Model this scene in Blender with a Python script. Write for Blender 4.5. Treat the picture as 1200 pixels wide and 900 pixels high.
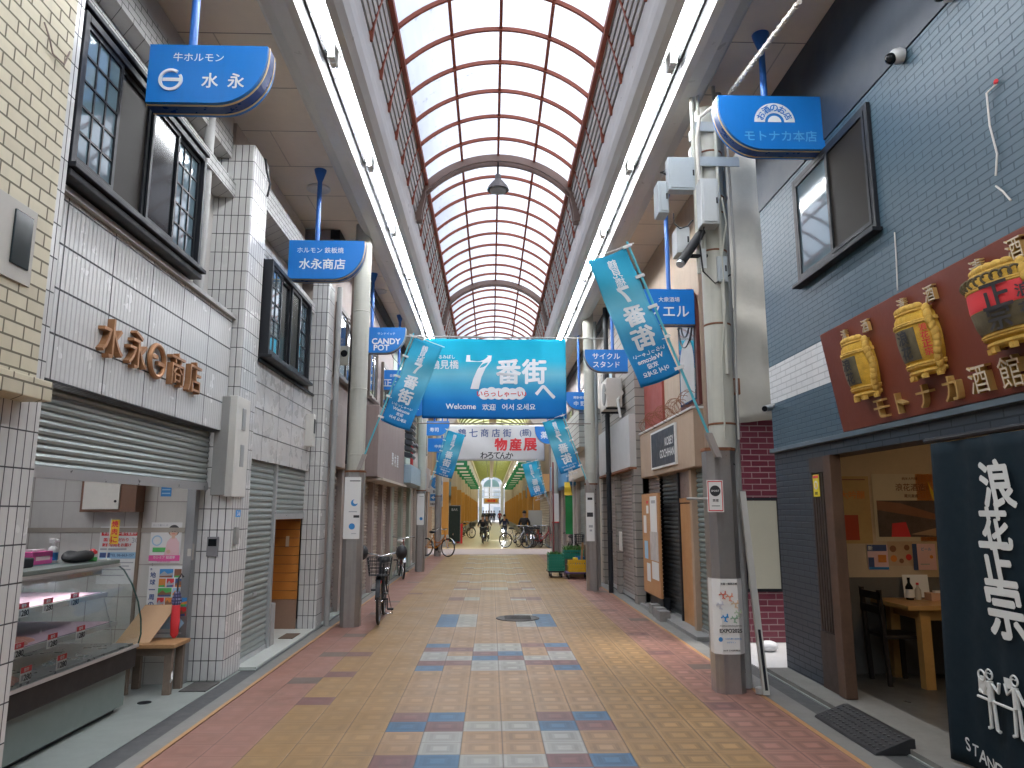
import bpy, math, random
from mathutils import Vector, Matrix
random.seed(7)
for _o in list(bpy.data.objects): bpy.data.objects.remove(_o)
SC = bpy.context.scene
COL = SC.collection
# ------------------------------------------------------------------ camera
FPX, EYE = 865.0, 1.6
PIT = math.atan(150 / FPX); YAW = math.atan(25 / FPX * math.cos(PIT))
DV = Vector((math.sin(YAW) * math.cos(PIT), math.cos(YAW) * math.cos(PIT), math.sin(PIT)))
RV = Vector((math.cos(YAW), -math.sin(YAW), 0)); UV_ = RV.cross(DV)
cam = bpy.data.cameras.new('camera'); camo = bpy.data.objects.new('camera', cam); COL.objects.link(camo)
cam.sensor_width = 36; cam.lens = FPX / 1200 * 36; cam.clip_start = 0.05; cam.clip_end = 900
camo.matrix_world = Matrix(((RV.x, UV_.x, -DV.x, 0), (RV.y, UV_.y, -DV.y, 0), (RV.z, UV_.z, -DV.z, EYE), (0, 0, 0, 1)))
SC.camera = camo
# ------------------------------------------------------------------ light
SUN_EL, SUN_AZ = 70, 108
wd = bpy.data.worlds.new('World'); SC.world = wd; wd.use_nodes = True
_n = wd.node_tree; _bg = _n.nodes['Background']; _sk = _n.nodes.new('ShaderNodeTexSky'); _sk.sky_type = 'NISHITA'
_sk.sun_disc = False; _sk.sun_elevation = math.radians(SUN_EL); _sk.sun_rotation = math.radians(SUN_AZ)
_sk.air_density = 1.4; _sk.dust_density = 4.0; _sk.ozone_density = 1.0
_n.links.new(_sk.outputs[0], _bg.inputs[0]); _bg.inputs[1].default_value = 0.12
sl = bpy.data.lights.new('sun', 'SUN'); sl.energy = 1.05; sl.angle = math.radians(18); sl.color = (1.0, 0.98, 0.95)
so = bpy.data.objects.new('sun', sl); COL.objects.link(so); so.location = (0, 0, 40)
_el, _az = math.radians(SUN_EL), math.radians(SUN_AZ)
_dir = Vector((math.sin(_az) * math.cos(_el), math.cos(_az) * math.cos(_el), math.sin(_el)))
so.rotation_euler = _dir.to_track_quat('Z', 'Y').to_euler()
vs = SC.view_settings; SC.display_settings.display_device = 'sRGB'
vs.view_transform = 'Standard'; vs.look = 'None'; vs.exposure = 1.28; vs.gamma = 1.0; vs.use_curve_mapping = False
SC.render.engine = 'CYCLES'
SC.cycles.use_denoising = True; SC.cycles.max_bounces = 10; SC.cycles.diffuse_bounces = 5; SC.cycles.transparent_max_bounces = 24
SC.cycles.transmission_bounces = 8; SC.cycles.glossy_bounces = 4; SC.cycles.caustics_reflective = False; SC.cycles.caustics_refractive = False
SC.cycles.sample_clamp_indirect = 6.0
TUBE = 46.0

def at(px, py, Y):
    "the point of the plane at distance Y along the street seen at a pixel of the 1200x900 photograph"
    d = DV * FPX + RV * (px - 600) - UV_ * (py - 450); t = Y / d.y
    return Vector((0, 0, EYE)) + d * t
def atx(px, py, X):
    d = DV * FPX + RV * (px - 600) - UV_ * (py - 450); t = X / d.x
    return Vector((0, 0, EYE)) + d * t
# ------------------------------------------------------------------ materials
def newmat(name):
    m = bpy.data.materials.new(name); m.use_nodes = True
    nt = m.node_tree; b = nt.nodes['Principled BSDF']
    return m, nt, b
def nd(nt, t, **kw):
    n = nt.nodes.new(t)
    for k, v in kw.items(): setattr(n, k, v)
    return n
def mth(nt, op, a, b=None, c=None):
    n = nt.nodes.new('ShaderNodeMath'); n.operation = op
    for i, v in enumerate((a, b, c)):
        if v is None: continue
        if isinstance(v, (int, float)): n.inputs[i].default_value = v
        else: nt.links.new(v, n.inputs[i])
    return n.outputs[0]
def mixc(nt, fac, a, b, mode='MIX'):
    n = nt.nodes.new('ShaderNodeMix'); n.data_type = 'RGBA'; n.blend_type = mode; n.clamp_factor = True
    for s, v in ((n.inputs[0], fac), (n.inputs[6], a), (n.inputs[7], b)):
        if isinstance(v, (int, float)): s.default_value = v
        elif isinstance(v, (tuple, list)): s.default_value = (*v[:3], 1)
        else: nt.links.new(v, s)
    return n.outputs[2]
def pos(nt, scale=(1, 1, 1), obj=False):
    src = nd(nt, 'ShaderNodeTexCoord').outputs['Object'] if obj else nd(nt, 'ShaderNodeNewGeometry').outputs['Position']
    mp = nd(nt, 'ShaderNodeMapping'); mp.inputs['Scale'].default_value = scale
    nt.links.new(src, mp.inputs[0]); return mp.outputs[0]
def noise(nt, vec, scale, detail=4, rough=.6):
    n = nd(nt, 'ShaderNodeTexNoise'); n.inputs['Scale'].default_value = scale; n.inputs['Detail'].default_value = detail
    n.inputs['Roughness'].default_value = rough; nt.links.new(vec, n.inputs['Vector']); return n.outputs['Fac']
def ramp(nt, fac, lo, hi):
    n = nd(nt, 'ShaderNodeMapRange'); n.inputs['From Min'].default_value = lo; n.inputs['From Max'].default_value = hi
    nt.links.new(fac, n.inputs['Value']); return n.outputs[0]
def weather(nt, col, amt, scale, obj=False, streak=0.0):
    "uneven tone, fine grain and faint vertical dirt runs"
    a = noise(nt, pos(nt, obj=obj), scale, 5, .65); b = noise(nt, pos(nt, obj=obj), scale * 9, 3)
    v = mth(nt, 'ADD', mth(nt, 'MULTIPLY', mth(nt, 'SUBTRACT', a, .5), amt * 2.4), mth(nt, 'MULTIPLY', mth(nt, 'SUBTRACT', b, .5), amt * 1.1))
    if streak:
        s = noise(nt, pos(nt, (9, 9, .5), obj), 1.6, 4); v = mth(nt, 'SUBTRACT', v, mth(nt, 'MULTIPLY', ramp(nt, s, .5, .8), streak))
    v = mth(nt, 'ADD', v, 1.0)
    cmb = nd(nt, 'ShaderNodeCombineColor')
    for i in range(3): nt.links.new(v, cmb.inputs[i])
    return mixc(nt, 1.0, col, cmb.outputs[0], 'MULTIPLY')
def bump(nt, b, h, dist, strength=.6):
    n = nd(nt, 'ShaderNodeBump'); n.inputs['Distance'].default_value = dist; n.inputs['Strength'].default_value = strength
    nt.links.new(h, n.inputs['Height']); nt.links.new(n.outputs[0], b.inputs['Normal'])
_MC = {}
def M(name, col, rough=.6, metal=0.0, amt=.12, scale=3.0, streak=0.0, obj=False, bmp=0.0, spec=.5):
    if name in _MC: return _MC[name]
    m, nt, b = newmat(name); _MC[name] = m
    b.inputs['Metallic'].default_value = metal; b.inputs['Specular IOR Level'].default_value = spec
    nt.links.new(weather(nt, (*col, 1), amt, scale, obj, streak), b.inputs['Base Color'])
    r = noise(nt, pos(nt, obj=obj), scale * 3, 3)
    nt.links.new(mth(nt, 'ADD', mth(nt, 'MULTIPLY', mth(nt, 'SUBTRACT', r, .5), .3), rough), b.inputs['Roughness'])
    if bmp: bump(nt, b, noise(nt, pos(nt, obj=obj), scale * 14, 4), bmp)
    return m
def emit(name, col, s):
    m, nt, b = newmat(name); b.inputs['Base Color'].default_value = (*col, 1)
    b.inputs['Emission Color'].default_value = (*col, 1); b.inputs['Emission Strength'].default_value = s
    return m
def brick(name, c1, c2, mortar, bw, bh, ms, off=.5, rough=.5, bmp=.004, rib=0.0, amt=.1, shift=(0, 0), streak=.08, spec=.5, ribc=0.0):
    "tiles or bricks laid on upright walls: runs along the wall, courses in height"
    m, nt, b = newmat(name); b.inputs['Specular IOR Level'].default_value = spec
    sp = nd(nt, 'ShaderNodeSeparateXYZ'); nt.links.new(nd(nt, 'ShaderNodeNewGeometry').outputs['Position'], sp.inputs[0])
    h = mth(nt, 'ADD', mth(nt, 'ADD', sp.outputs[0], sp.outputs[1]), shift[0]); v = mth(nt, 'ADD', sp.outputs[2], shift[1])
    cb = nd(nt, 'ShaderNodeCombineXYZ'); nt.links.new(h, cb.inputs[0]); nt.links.new(v, cb.inputs[1])
    t = nd(nt, 'ShaderNodeTexBrick'); t.offset = off; t.squash = 1; nt.links.new(cb.outputs[0], t.inputs['Vector'])
    t.inputs['Scale'].default_value = 1; t.inputs['Brick Width'].default_value = bw; t.inputs['Row Height'].default_value = bh
    t.inputs['Mortar Size'].default_value = ms; t.inputs['Mortar Smooth'].default_value = .15
    t.inputs['Color1'].default_value = (*c1, 1); t.inputs['Color2'].default_value = (*c2, 1); t.inputs['Mortar'].default_value = (*mortar, 1)
    bc = weather(nt, t.outputs['Color'], amt, 1.4, False, streak)
    if ribc:
        w_ = mth(nt, 'ABSOLUTE', mth(nt, 'SUBTRACT', mth(nt, 'FRACT', mth(nt, 'DIVIDE', h, rib)), .5)); bc = mixc(nt, mth(nt, 'MULTIPLY', ramp(nt, w_, .40, .5), ribc * 2.4), bc, (.16, .16, .165))
    nt.links.new(bc, b.inputs['Base Color'])
    hgt = mth(nt, 'SUBTRACT', 1.0, t.outputs['Fac'])
    if rib:
        w = mth(nt, 'ABSOLUTE', mth(nt, 'SUBTRACT', mth(nt, 'FRACT', mth(nt, 'DIVIDE', h, rib)), .5))
        hgt = mth(nt, 'ADD', hgt, mth(nt, 'MULTIPLY', ramp(nt, w, .3, .5), -.7))
    bump(nt, b, hgt, bmp, 1.0)
    r = noise(nt, pos(nt), 5, 3)
    nt.links.new(mth(nt, 'ADD', mth(nt, 'MULTIPLY', mth(nt, 'SUBTRACT', r, .5), .10), mth(nt, 'ADD', rough, mth(nt, 'MULTIPLY', t.outputs['Fac'], .3))), b.inputs['Roughness'])
    return m
def glass_dark(name, col, rough=.04, coat=.6):
    m, nt, b = newmat(name); b.inputs['Base Color'].default_value = (*col, 1); b.inputs['Specular IOR Level'].default_value = .9 if coat > .5 else .12
    b.inputs['Roughness'].default_value = rough; b.inputs['Coat Weight'].default_value = coat; b.inputs['Coat Roughness'].default_value = .02
    bump(nt, b, noise(nt, pos(nt), 1.3, 2), .004, .25)
    return m
def clear_glass(name, tint=(.93, .97, .96), refl=.12):
    m, nt, b = newmat(name); nt.nodes.remove(b); out = nt.nodes['Material Output']
    tr = nd(nt, 'ShaderNodeBsdfTransparent'); tr.inputs[0].default_value = (*tint, 1)
    gl = nd(nt, 'ShaderNodeBsdfGlossy'); gl.inputs['Roughness'].default_value = .03
    fr = nd(nt, 'ShaderNodeFresnel'); fr.inputs[0].default_value = 1.45
    mx = nd(nt, 'ShaderNodeMixShader'); nt.links.new(mth(nt, 'ADD', mth(nt, 'MULTIPLY', fr.outputs[0], .8), refl * .3), mx.inputs[0])
    nt.links.new(tr.outputs[0], mx.inputs[1]); nt.links.new(gl.outputs[0], mx.inputs[2]); nt.links.new(mx.outputs[0], out.inputs[0])
    return m
def glazing(name, col, clear, dirt=.25, cell=.70):
    "milky corrugated roof sheet that lets the sky through, a little dirty, each sheet its own tone"
    m, nt, b = newmat(name); nt.nodes.remove(b); out = nt.nodes['Material Output']
    p = nd(nt, 'ShaderNodeNewGeometry').outputs['Position']; sp = nd(nt, 'ShaderNodeSeparateXYZ'); nt.links.new(p, sp.inputs[0])
    cy = mth(nt, 'FLOOR', mth(nt, 'DIVIDE', mth(nt, 'SUBTRACT', sp.outputs[1], 12.0), cell)); cx = mth(nt, 'FLOOR', mth(nt, 'DIVIDE', mth(nt, 'SUBTRACT', sp.outputs[0], .1), .62))
    cb = nd(nt, 'ShaderNodeCombineXYZ'); nt.links.new(cx, cb.inputs[0]); nt.links.new(cy, cb.inputs[1])
    wn = nd(nt, 'ShaderNodeTexWhiteNoise'); wn.noise_dimensions = '2D'; nt.links.new(cb.outputs[0], wn.inputs['Vector'])
    d1 = ramp(nt, noise(nt, pos(nt), 7, 6, .75), .58, .74); d2 = ramp(nt, noise(nt, pos(nt, (2, .5, 1)), 1.1, 3), .35, .75)
    v = mth(nt, 'SUBTRACT', mth(nt, 'SUBTRACT', mth(nt, 'ADD', .84, mth(nt, 'MULTIPLY', wn.outputs[0], .16)), mth(nt, 'MULTIPLY', d1, dirt)), mth(nt, 'MULTIPLY', d2, dirt * .45))
    cc = nd(nt, 'ShaderNodeCombineColor')
    for i in range(3): nt.links.new(v, cc.inputs[i])
    c = mixc(nt, 1.0, (*col, 1), cc.outputs[0], 'MULTIPLY')
    tl = nd(nt, 'ShaderNodeBsdfTranslucent'); nt.links.new(c, tl.inputs[0])
    tr = nd(nt, 'ShaderNodeBsdfTransparent'); nt.links.new(c, tr.inputs[0])
    mx = nd(nt, 'ShaderNodeMixShader'); mx.inputs[0].default_value = clear
    nt.links.new(tl.outputs[0], mx.inputs[1]); nt.links.new(tr.outputs[0], mx.inputs[2]); nt.links.new(mx.outputs[0], out.inputs[0])
    return m
def cloth_grad(name, stops, h0, h1, rough=.75):
    "dyed cloth printed with colour bands down its own length (object z)"
    m, nt, b = newmat(name); b.inputs['Roughness'].default_value = rough; b.inputs['Specular IOR Level'].default_value = .2
    sp = nd(nt, 'ShaderNodeSeparateXYZ'); nt.links.new(nd(nt, 'ShaderNodeTexCoord').outputs['Object'], sp.inputs[0])
    f = ramp(nt, sp.outputs[2], h0, h1); r = nd(nt, 'ShaderNodeValToRGB'); nt.links.new(f, r.inputs[0])
    e = r.color_ramp.elements
    e[0].position, e[0].color = stops[0][0], (*stops[0][1], 1); e[1].position, e[1].color = stops[-1][0], (*stops[-1][1], 1)
    for p_, c_ in stops[1:-1]: q = e.new(p_); q.color = (*c_, 1)
    nt.links.new(weather(nt, r.outputs[0], .06, 4, True), b.inputs['Base Color'])
    return m
# ------------------------------------------------------------------ mesh builder
WL = {}
class MB:
    def __init__(s): s.v, s.f, s.m = [], [], []
    def add(s, vs, fs, mi=0, mat=None):
        k = len(s.v)
        for p in vs: s.v.append(tuple(mat @ Vector(p)) if mat is not None else tuple(p))
        for f in fs: s.f.append([i + k for i in f]); s.m.append(mi)
        return s
    def box(s, x0, x1, y0, y1, z0, z1, mi=0, mat=None):
        x0, x1 = min(x0, x1), max(x0, x1); y0, y1 = min(y0, y1), max(y0, y1); z0, z1 = min(z0, z1), max(z0, z1)
        vs = [(x0, y0, z0), (x1, y0, z0), (x1, y1, z0), (x0, y1, z0), (x0, y0, z1), (x1, y0, z1), (x1, y1, z1), (x0, y1, z1)]
        return s.add(vs, [(0, 3, 2, 1), (4, 5, 6, 7), (0, 1, 5, 4), (1, 2, 6, 5), (2, 3, 7, 6), (3, 0, 4, 7)], mi, mat)
    def obox(s, O, A, B, Cv, mi=0):
        O, A, B, Cv = map(Vector, (O, A, B, Cv))
        if A.cross(B).dot(Cv) < 0: A, B = B, A
        vs = [O, O + A, O + A + B, O + B, O + Cv, O + A + Cv, O + A + B + Cv, O + B + Cv]
        return s.add(vs, [(0, 3, 2, 1), (4, 5, 6, 7), (0, 1, 5, 4), (1, 2, 6, 5), (2, 3, 7, 6), (3, 0, 4, 7)], mi)
    def quad(s, a, b, c, d, mi=0): return s.add([a, b, c, d], [(0, 1, 2, 3)], mi)
    def tube(s, pts, r, n=8, mi=0, cap=True, r1=None):
        pts = [Vector(p) for p in pts]; k = len(s.v); N = len(pts); prev = None
        for i, p in enumerate(pts):
            t = (pts[min(i + 1, N - 1)] - pts[max(i - 1, 0)]).normalized()
            if prev is None: a = t.orthogonal().normalized()
            else:
                a = prev - t * prev.dot(t); a = a.normalized() if a.length > 1e-6 else t.orthogonal().normalized()
            prev = a; b = t.cross(a); rr = r if r1 is None else r + (r1 - r) * i / max(1, N - 1)
            for j in range(n):
                q = 2 * math.pi * j / n; s.v.append(tuple(p + (a * math.cos(q) + b * math.sin(q)) * rr))
        for i in range(N - 1):
            for j in range(n):
                s.f.append([k + i * n + j, k + i * n + (j + 1) % n, k + (i + 1) * n + (j + 1) % n, k + (i + 1) * n + j]); s.m.append(mi)
        if cap:
            s.f.append([k + j for j in range(n)][::-1]); s.m.append(mi)
            s.f.append([k + (N - 1) * n + j for j in range(n)]); s.m.append(mi)
        return s
    def ring(s, c, axis, R, r, n=32, k=6, mi=0, a0=0, a1=2 * math.pi):
        c = Vector(c); ax = Vector(axis).normalized(); u = ax.orthogonal().normalized(); w = ax.cross(u)
        full = abs(a1 - a0 - 2 * math.pi) < 1e-6
        pts = [c + (u * math.cos(a0 + (a1 - a0) * i / n) + w * math.sin(a0 + (a1 - a0) * i / n)) * R for i in range(n + 1)]
        return s.tube(pts, r, k, mi, not full)
    def prism(s, poly, plane, a0, a1, mi=0, mi_cap=None):
        "poly in the plane ('xz','yz','xy'), extruded along the remaining axis"
        def P(u, v, a): return {'xz': (u, a, v), 'yz': (a, u, v), 'xy': (u, v, a)}[plane]
        ar = sum(poly[i][0] * poly[(i + 1) % len(poly)][1] - poly[(i + 1) % len(poly)][0] * poly[i][1] for i in range(len(poly)))
        if ar < 0: poly = poly[::-1]
        lo, hi = min(a0, a1), max(a0, a1); n = len(poly); k = len(s.v)
        s.v += [P(u, v, lo) for u, v in poly] + [P(u, v, hi) for u, v in poly]
        flip = plane == 'xz'
        for i in range(n):
            j = (i + 1) % n; f = [k + i, k + j, k + n + j, k + n + i]
            s.f.append(f[::-1] if flip else f); s.m.append(mi)
        c0 = [k + i for i in range(n)][::-1]; c1 = [k + n + i for i in range(n)]
        for f in (c0, c1): s.f.append(f[::-1] if flip else f); s.m.append(mi if mi_cap is None else mi_cap)
        return s
    def lathe(s, prof, c, axis='z', n=24, mi=0, a0=0, a1=2 * math.pi, sx=1.0, sy=1.0):
        "prof: (radius, height) pairs"
        k = len(s.v); c = Vector(c); full = abs(a1 - a0 - 2 * math.pi) < 1e-6; nn = n if full else n + 1
        for r, h in prof:
            for j in range(nn):
                q = a0 + (a1 - a0) * j / n; x, y = math.cos(q) * r * sx, math.sin(q) * r * sy
                p = {'z': (x, y, h), 'x': (h, x, y), 'y': (y, h, x)}[axis]; s.v.append(tuple(c + Vector(p)))
        for i in range(len(prof) - 1):
            for j in range(n):
                j2 = (j + 1) % nn; s.f.append([k + i * nn + j, k + i * nn + j2, k + (i + 1) * nn + j2, k + (i + 1) * nn + j]); s.m.append(mi)
        if full:
            if prof[0][0] > 1e-5: s.f.append([k + j for j in range(nn)][::-1]); s.m.append(mi)
            if prof[-1][0] > 1e-5: s.f.append([k + (len(prof) - 1) * nn + j for j in range(nn)]); s.m.append(mi)
        return s
    def ball(s, c, r, n=10, mi=0, sc=(1, 1, 1)):
        k = len(s.v)
        for i in range(n + 1):
            t = math.pi * i / n
            for j in range(n * 2):
                q = math.pi * j / n; s.v.append((c[0] + r * sc[0] * math.sin(t) * math.cos(q), c[1] + r * sc[1] * math.sin(t) * math.sin(q), c[2] + r * sc[2] * math.cos(t)))
        for i in range(n):
            for j in range(n * 2):
                a = k + i * n * 2 + j; b = k + i * n * 2 + (j + 1) % (n * 2); s.f.append([a, a + n * 2, b + n * 2, b]); s.m.append(mi)
        return s
    def sheet(s, fn, nu, nv, mi=0):
        k = len(s.v)
        for i in range(nu + 1):
            for j in range(nv + 1): s.v.append(tuple(fn(i / nu, j / nv)))
        for i in range(nu):
            for j in range(nv):
                a = k + i * (nv + 1) + j; s.f.append([a, a + nv + 1, a + nv + 2, a + 1]); s.m.append(mi)
        return s
    def build(s, name, mat, parent=None, smooth=False, bevel=0.0, origin=None, solid=0.0):
        mats = mat if isinstance(mat, (list, tuple)) else [mat]
        if parent is not None: o0 = WL[parent.name]
        elif origin is not None: o0 = Vector(origin)
        else:
            xs = [p[0] for p in s.v]; ys = [p[1] for p in s.v]; zs = [p[2] for p in s.v]
            o0 = Vector(((min(xs) + max(xs)) / 2, (min(ys) + max(ys)) / 2, min(zs)))
        me = bpy.data.meshes.new(name); me.from_pydata([tuple(Vector(p) - o0) for p in s.v], [], s.f)
        for m in mats: me.materials.append(m)
        me.polygons.foreach_set('material_index', s.m)
        if smooth:
            me.polygons.foreach_set('use_smooth', [True] * len(s.f))
            try: me.set_sharp_from_angle(angle=math.radians(38))
            except Exception: pass
        me.update(); me.validate()
        o = bpy.data.objects.new(name, me); COL.objects.link(o)
        if parent is None: o.location = o0
        else: o.parent = parent
        WL[o.name] = o0
        if bevel:
            b = o.modifiers.new('edge', 'BEVEL'); b.width = bevel; b.segments = 2; b.limit_method = 'ANGLE'; b.angle_limit = math.radians(50)
        if solid:
            b = o.modifiers.new('thick', 'SOLIDIFY'); b.thickness = solid; b.offset = 0
        return o
def tag(o, label, cat, group=None):
    o['label'] = label; o['category'] = cat
    if group: o['group'] = group
    return o
def thing(name, label, cat, loc=(0, 0, 0), group=None):
    o = bpy.data.objects.new(name, None); COL.objects.link(o); o.location = loc; o.empty_display_size = .1
    WL[o.name] = Vector(loc); return tag(o, label, cat, group)
def struct(o, kind='structure'): o['kind'] = kind; return o
def dup(root, loc, rotz=0.0, label=None, group=None):
    def cp(o, par):
        c = o.copy(); COL.objects.link(c)
        if par: c.parent = par
        for ch in list(o.children): cp(ch, c)
        return c
    r = cp(root, None); r.location = loc; r.rotation_euler = (root.rotation_euler[0], root.rotation_euler[1], rotz)
    if label: r['label'] = label
    if group: r['group'] = group
    WL[r.name] = Vector(loc); return r
_TX = {}
def text_geo(s, bold=.012, ext=0.0, res=3):
    k = (s, bold, ext, res)
    if k in _TX: return _TX[k]
    c = bpy.data.curves.new('t', 'FONT'); c.body = s; c.size = 1; c.offset = bold; c.extrude = ext; c.resolution_u = res
    c.align_x = 'CENTER'; c.align_y = 'CENTER'
    o = bpy.data.objects.new('t', c); COL.objects.link(o)
    dg = bpy.context.evaluated_depsgraph_get(); dg.update(); me = bpy.data.meshes.new_from_object(o.evaluated_get(dg))
    V = [v.co.copy() for v in me.vertices]; Fc = [list(p.vertices) for p in me.polygons]
    bpy.data.objects.remove(o); bpy.data.curves.remove(c); bpy.data.meshes.remove(me)
    xs = [v.x for v in V]; ys = [v.y for v in V]
    cx, cy = (min(xs) + max(xs)) / 2, (min(ys) + max(ys)) / 2
    V = [Vector((v.x - cx, v.y - cy, v.z)) for v in V]
    _TX[k] = (V, Fc, max(xs) - min(xs), max(ys) - min(ys)); return _TX[k]
def seven(mb, C, RU, h, off=0.0, mi=0):
    "a heavy slanted numeral 7"
    R, U = RU; n = R.cross(U); C = Vector(C)
    P = [(-.36, .50), (.38, .50), (.36, .34), (.20, .12), (.08, -.15), (.0, -.50), (-.24, -.50), (-.16, -.20), (-.04, .08), (.12, .30), (-.38, .30)]
    A = [C + R * (u * h) + U * (v * h) + n * off for u, v in P]
    mb.add(A, [(0, 1, 2, 9, 10), (2, 3, 8, 9), (3, 4, 7, 8), (4, 5, 6, 7)], mi)
X_, Y_, Z_ = Vector((1, 0, 0)), Vector((0, 1, 0)), Vector((0, 0, 1))
FRONT = (X_, Z_)                 # reads towards the camera (faces -y)
LEFTW = (Y_, Z_)                 # on the left wall (faces +x)
RIGHTW = (-Y_, Z_)               # on the right wall (faces -x)
def write(mb, s, C, RU, h=None, w=None, bold=.012, ext=0.0, mi=0, stretch=1.0, shear=0.0, off=.003):
    "lettering centred on C; h = full height of the line, or w = full width"
    fat = bold
    V, Fc, tw, th = text_geo(s, 0.0, ext)
    if any(ord(c) > 0x2e7f for c in s): th = max(th, .78)
    sc = h / th if h else w / tw / stretch
    R, U = RU[0].normalized(), RU[1].normalized(); n = R.cross(U)
    C = Vector(C)
    # heavier strokes are struck several times, a hair apart
    dirs = ((0, 0),) if fat < .006 or ext else ((0, 0), (-1, 0), (1, 0), (0, 1), (0, -1)) if fat < .018 else ((0, 0), (-1, 0), (1, 0), (0, 1), (0, -1), (-.7, .7), (.7, .7), (-.7, -.7), (.7, -.7))
    for k, (du, dv) in enumerate(dirs):
        du, dv = du * fat * sc, dv * fat * sc
        mb.add([C + R * ((v.x * stretch + v.y * shear) * sc + du) + U * (v.y * sc + dv) + n * (v.z * (sc if ext else 1) + off + k * .0002) for v in V], Fc, mi)
    return mb
def panel(name, label, cat, O, RU, w, h, base, els, th=.006, group=None, parent=None, bevel=0.0, print_name='print'):
    "flat sign or sheet: O = lower left corner; els = ('r',u0,v0,u1,v1,mat) patches and ('t',text,u,v,height,mat[,bold]) in fractions"
    R, U = RU[0].normalized(), RU[1].normalized(); n = R.cross(U); O = Vector(O)
    mb = MB().obox(O, R * w, U * h, n * th)
    o = mb.build(name, base, parent, origin=O, bevel=bevel)
    if label: tag(o, label, cat, group)
    mats, pm = [], MB()
    def mi(m):
        if m not in mats: mats.append(m)
        return mats.index(m)
    for k, e in enumerate(els):
        z = th + .0012 + .0004 * k
        if e[0] == 'r':
            u0, v0, u1, v1 = e[1] * w, e[2] * h, e[3] * w, e[4] * h
            a = O + n * z; pm.quad(a + R * u0 + U * v0, a + R * u1 + U * v0, a + R * u1 + U * v1, a + R * u0 + U * v1, mi(e[5]))
        elif e[0] == 'c':
            c = O + R * (e[1] * w) + U * (e[2] * h) + n * z; r = e[3] * h
            pm.add([c + R * math.cos(2 * math.pi * i / 28) * r + U * math.sin(2 * math.pi * i / 28) * r for i in range(28)], [list(range(28))], mi(e[4]))
        elif e[0] == 'p':
            pm.add([O + R * (u * w) + U * (v * h) + n * z for u, v in e[1]], [list(range(len(e[1])))], mi(e[2]))
        else:
            bold = e[6] if len(e) > 6 else .015
            hh = e[4] * h
            write(pm, e[1], O + R * (e[2] * w) + U * (e[3] * h), RU, h=hh, bold=bold, mi=mi(e[5]), off=z + .0006)
    if els: pm.build(print_name, mats, o)
    return o
# ------------------------------------------------------------------ palette
WHITE = M('white_paint', (.72, .72, .70), .4, amt=.05)
BLUE = M('sign_blue', (.010, .19, .62), .34, amt=.05, scale=5, streak=.06, obj=True)
BLUE_DK = M('sign_edge_blue', (.012, .06, .24), .3, amt=.05, obj=True)
BLUE_POLE = M('pole_blue', (.035, .15, .50), .35, amt=.06, obj=True)
GOLD = M('gold_trim', (.75, .58, .32), .35, .3, amt=.05, obj=True)
LETTER = M('letter_white', (.78, .82, .86), .4, amt=.03, obj=True)
STEEL = M('brushed_steel', (.40, .38, .37), .34, .75, amt=.14, scale=2.5, streak=.22, bmp=.0004)
CREAM = M('cream_paint', (.47, .47, .415), .5, amt=.10, scale=2.4, streak=.2)
GREYPIPE = M('grey_pipe', (.36, .36, .35), .5, amt=.1, scale=3, streak=.12)
BROWNPIPE = M('brown_pipe', (.24, .19, .165), .5, amt=.12)
DARK = M('dark_metal', (.014, .016, .021), .45, amt=.15, spec=.35)
BLACK = M('black_rubber', (.018, .018, .02), .6, amt=.2, obj=True)
ALU = M('aluminium', (.55, .56, .57), .33, .7, amt=.07, scale=4)
SHUT = M('shutter_grey', (.36, .395, .385), .36, .45, amt=.10, scale=1.6, streak=.10)
SHUT_B = M('shutter_beige', (.47, .40, .34), .5, .1, amt=.08, scale=2.4, streak=.1)
SHUT_D = M('shutter_brown', (.36, .31, .29), .45, .25, amt=.1, scale=2.4, streak=.16)
SHUT_G = M('shutter_green', (.20, .245, .235), .5, .1, amt=.1, scale=2.4, streak=.1)
RUST = M('rust', (.22, .09, .045), .8, amt=.3, scale=9)
PAPER = M('paper', (.80, .80, .79), .6, amt=.03)
PINKP = M('pink_print', (.80, .12, .38), .6, amt=.03); REDP = M('red_print', (.68, .04, .05), .6, amt=.04)
BLKP = M('black_print', (.03, .03, .035), .6, amt=.04); GREYP = M('grey_print', (.42, .43, .46), .6, amt=.05)
NAVYP = M('navy_print', (.05, .09, .24), .6, amt=.04); BLUEP = M('blue_print', (.05, .27, .62), .6, amt=.05)
GREENP = M('green_print', (.08, .42, .10), .6, amt=.06); YELP = M('yellow_print', (.85, .60, .05), .6, amt=.05)
SKINP = M('skin_print', (.70, .45, .34), .6, amt=.05); ORGP = M('orange_print', (.68, .24, .05), .6, amt=.1)
LBLUEP = M('light_blue_print', (.35, .58, .78), .6, amt=.08); BRNP = M('brown_print', (.25, .11, .06), .6, amt=.2)
PALEP = M('pale_pink_print', (.80, .55, .58), .6, amt=.05)
GLASSD = glass_dark('window_glass', (.010, .012, .014), .12, .06)
GLASSB = glass_dark('window_glass_sky_tint', (.13, .20, .24), .05, 1.0)  # blue base colour adds to the look of skylight mirrored in the panes
GLASSR = glass_dark('window_glass_brown', (.020, .017, .014), .5, .0)
CLEAR = clear_glass('clear_glass')
TUBE_M = emit('fluorescent_light', (.93, .96, 1.0), TUBE)
# ------------------------------------------------------------------ the setting
asph = M('asphalt', (.075, .072, .072), .85, amt=.25, scale=1.2, bmp=.002)
struct(MB().quad((-300, -120, -.02), (300, -120, -.02), (300, 500, -.02), (-300, 500, -.02)).build('ground', asph, origin=(0, 0, 0)))
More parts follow.
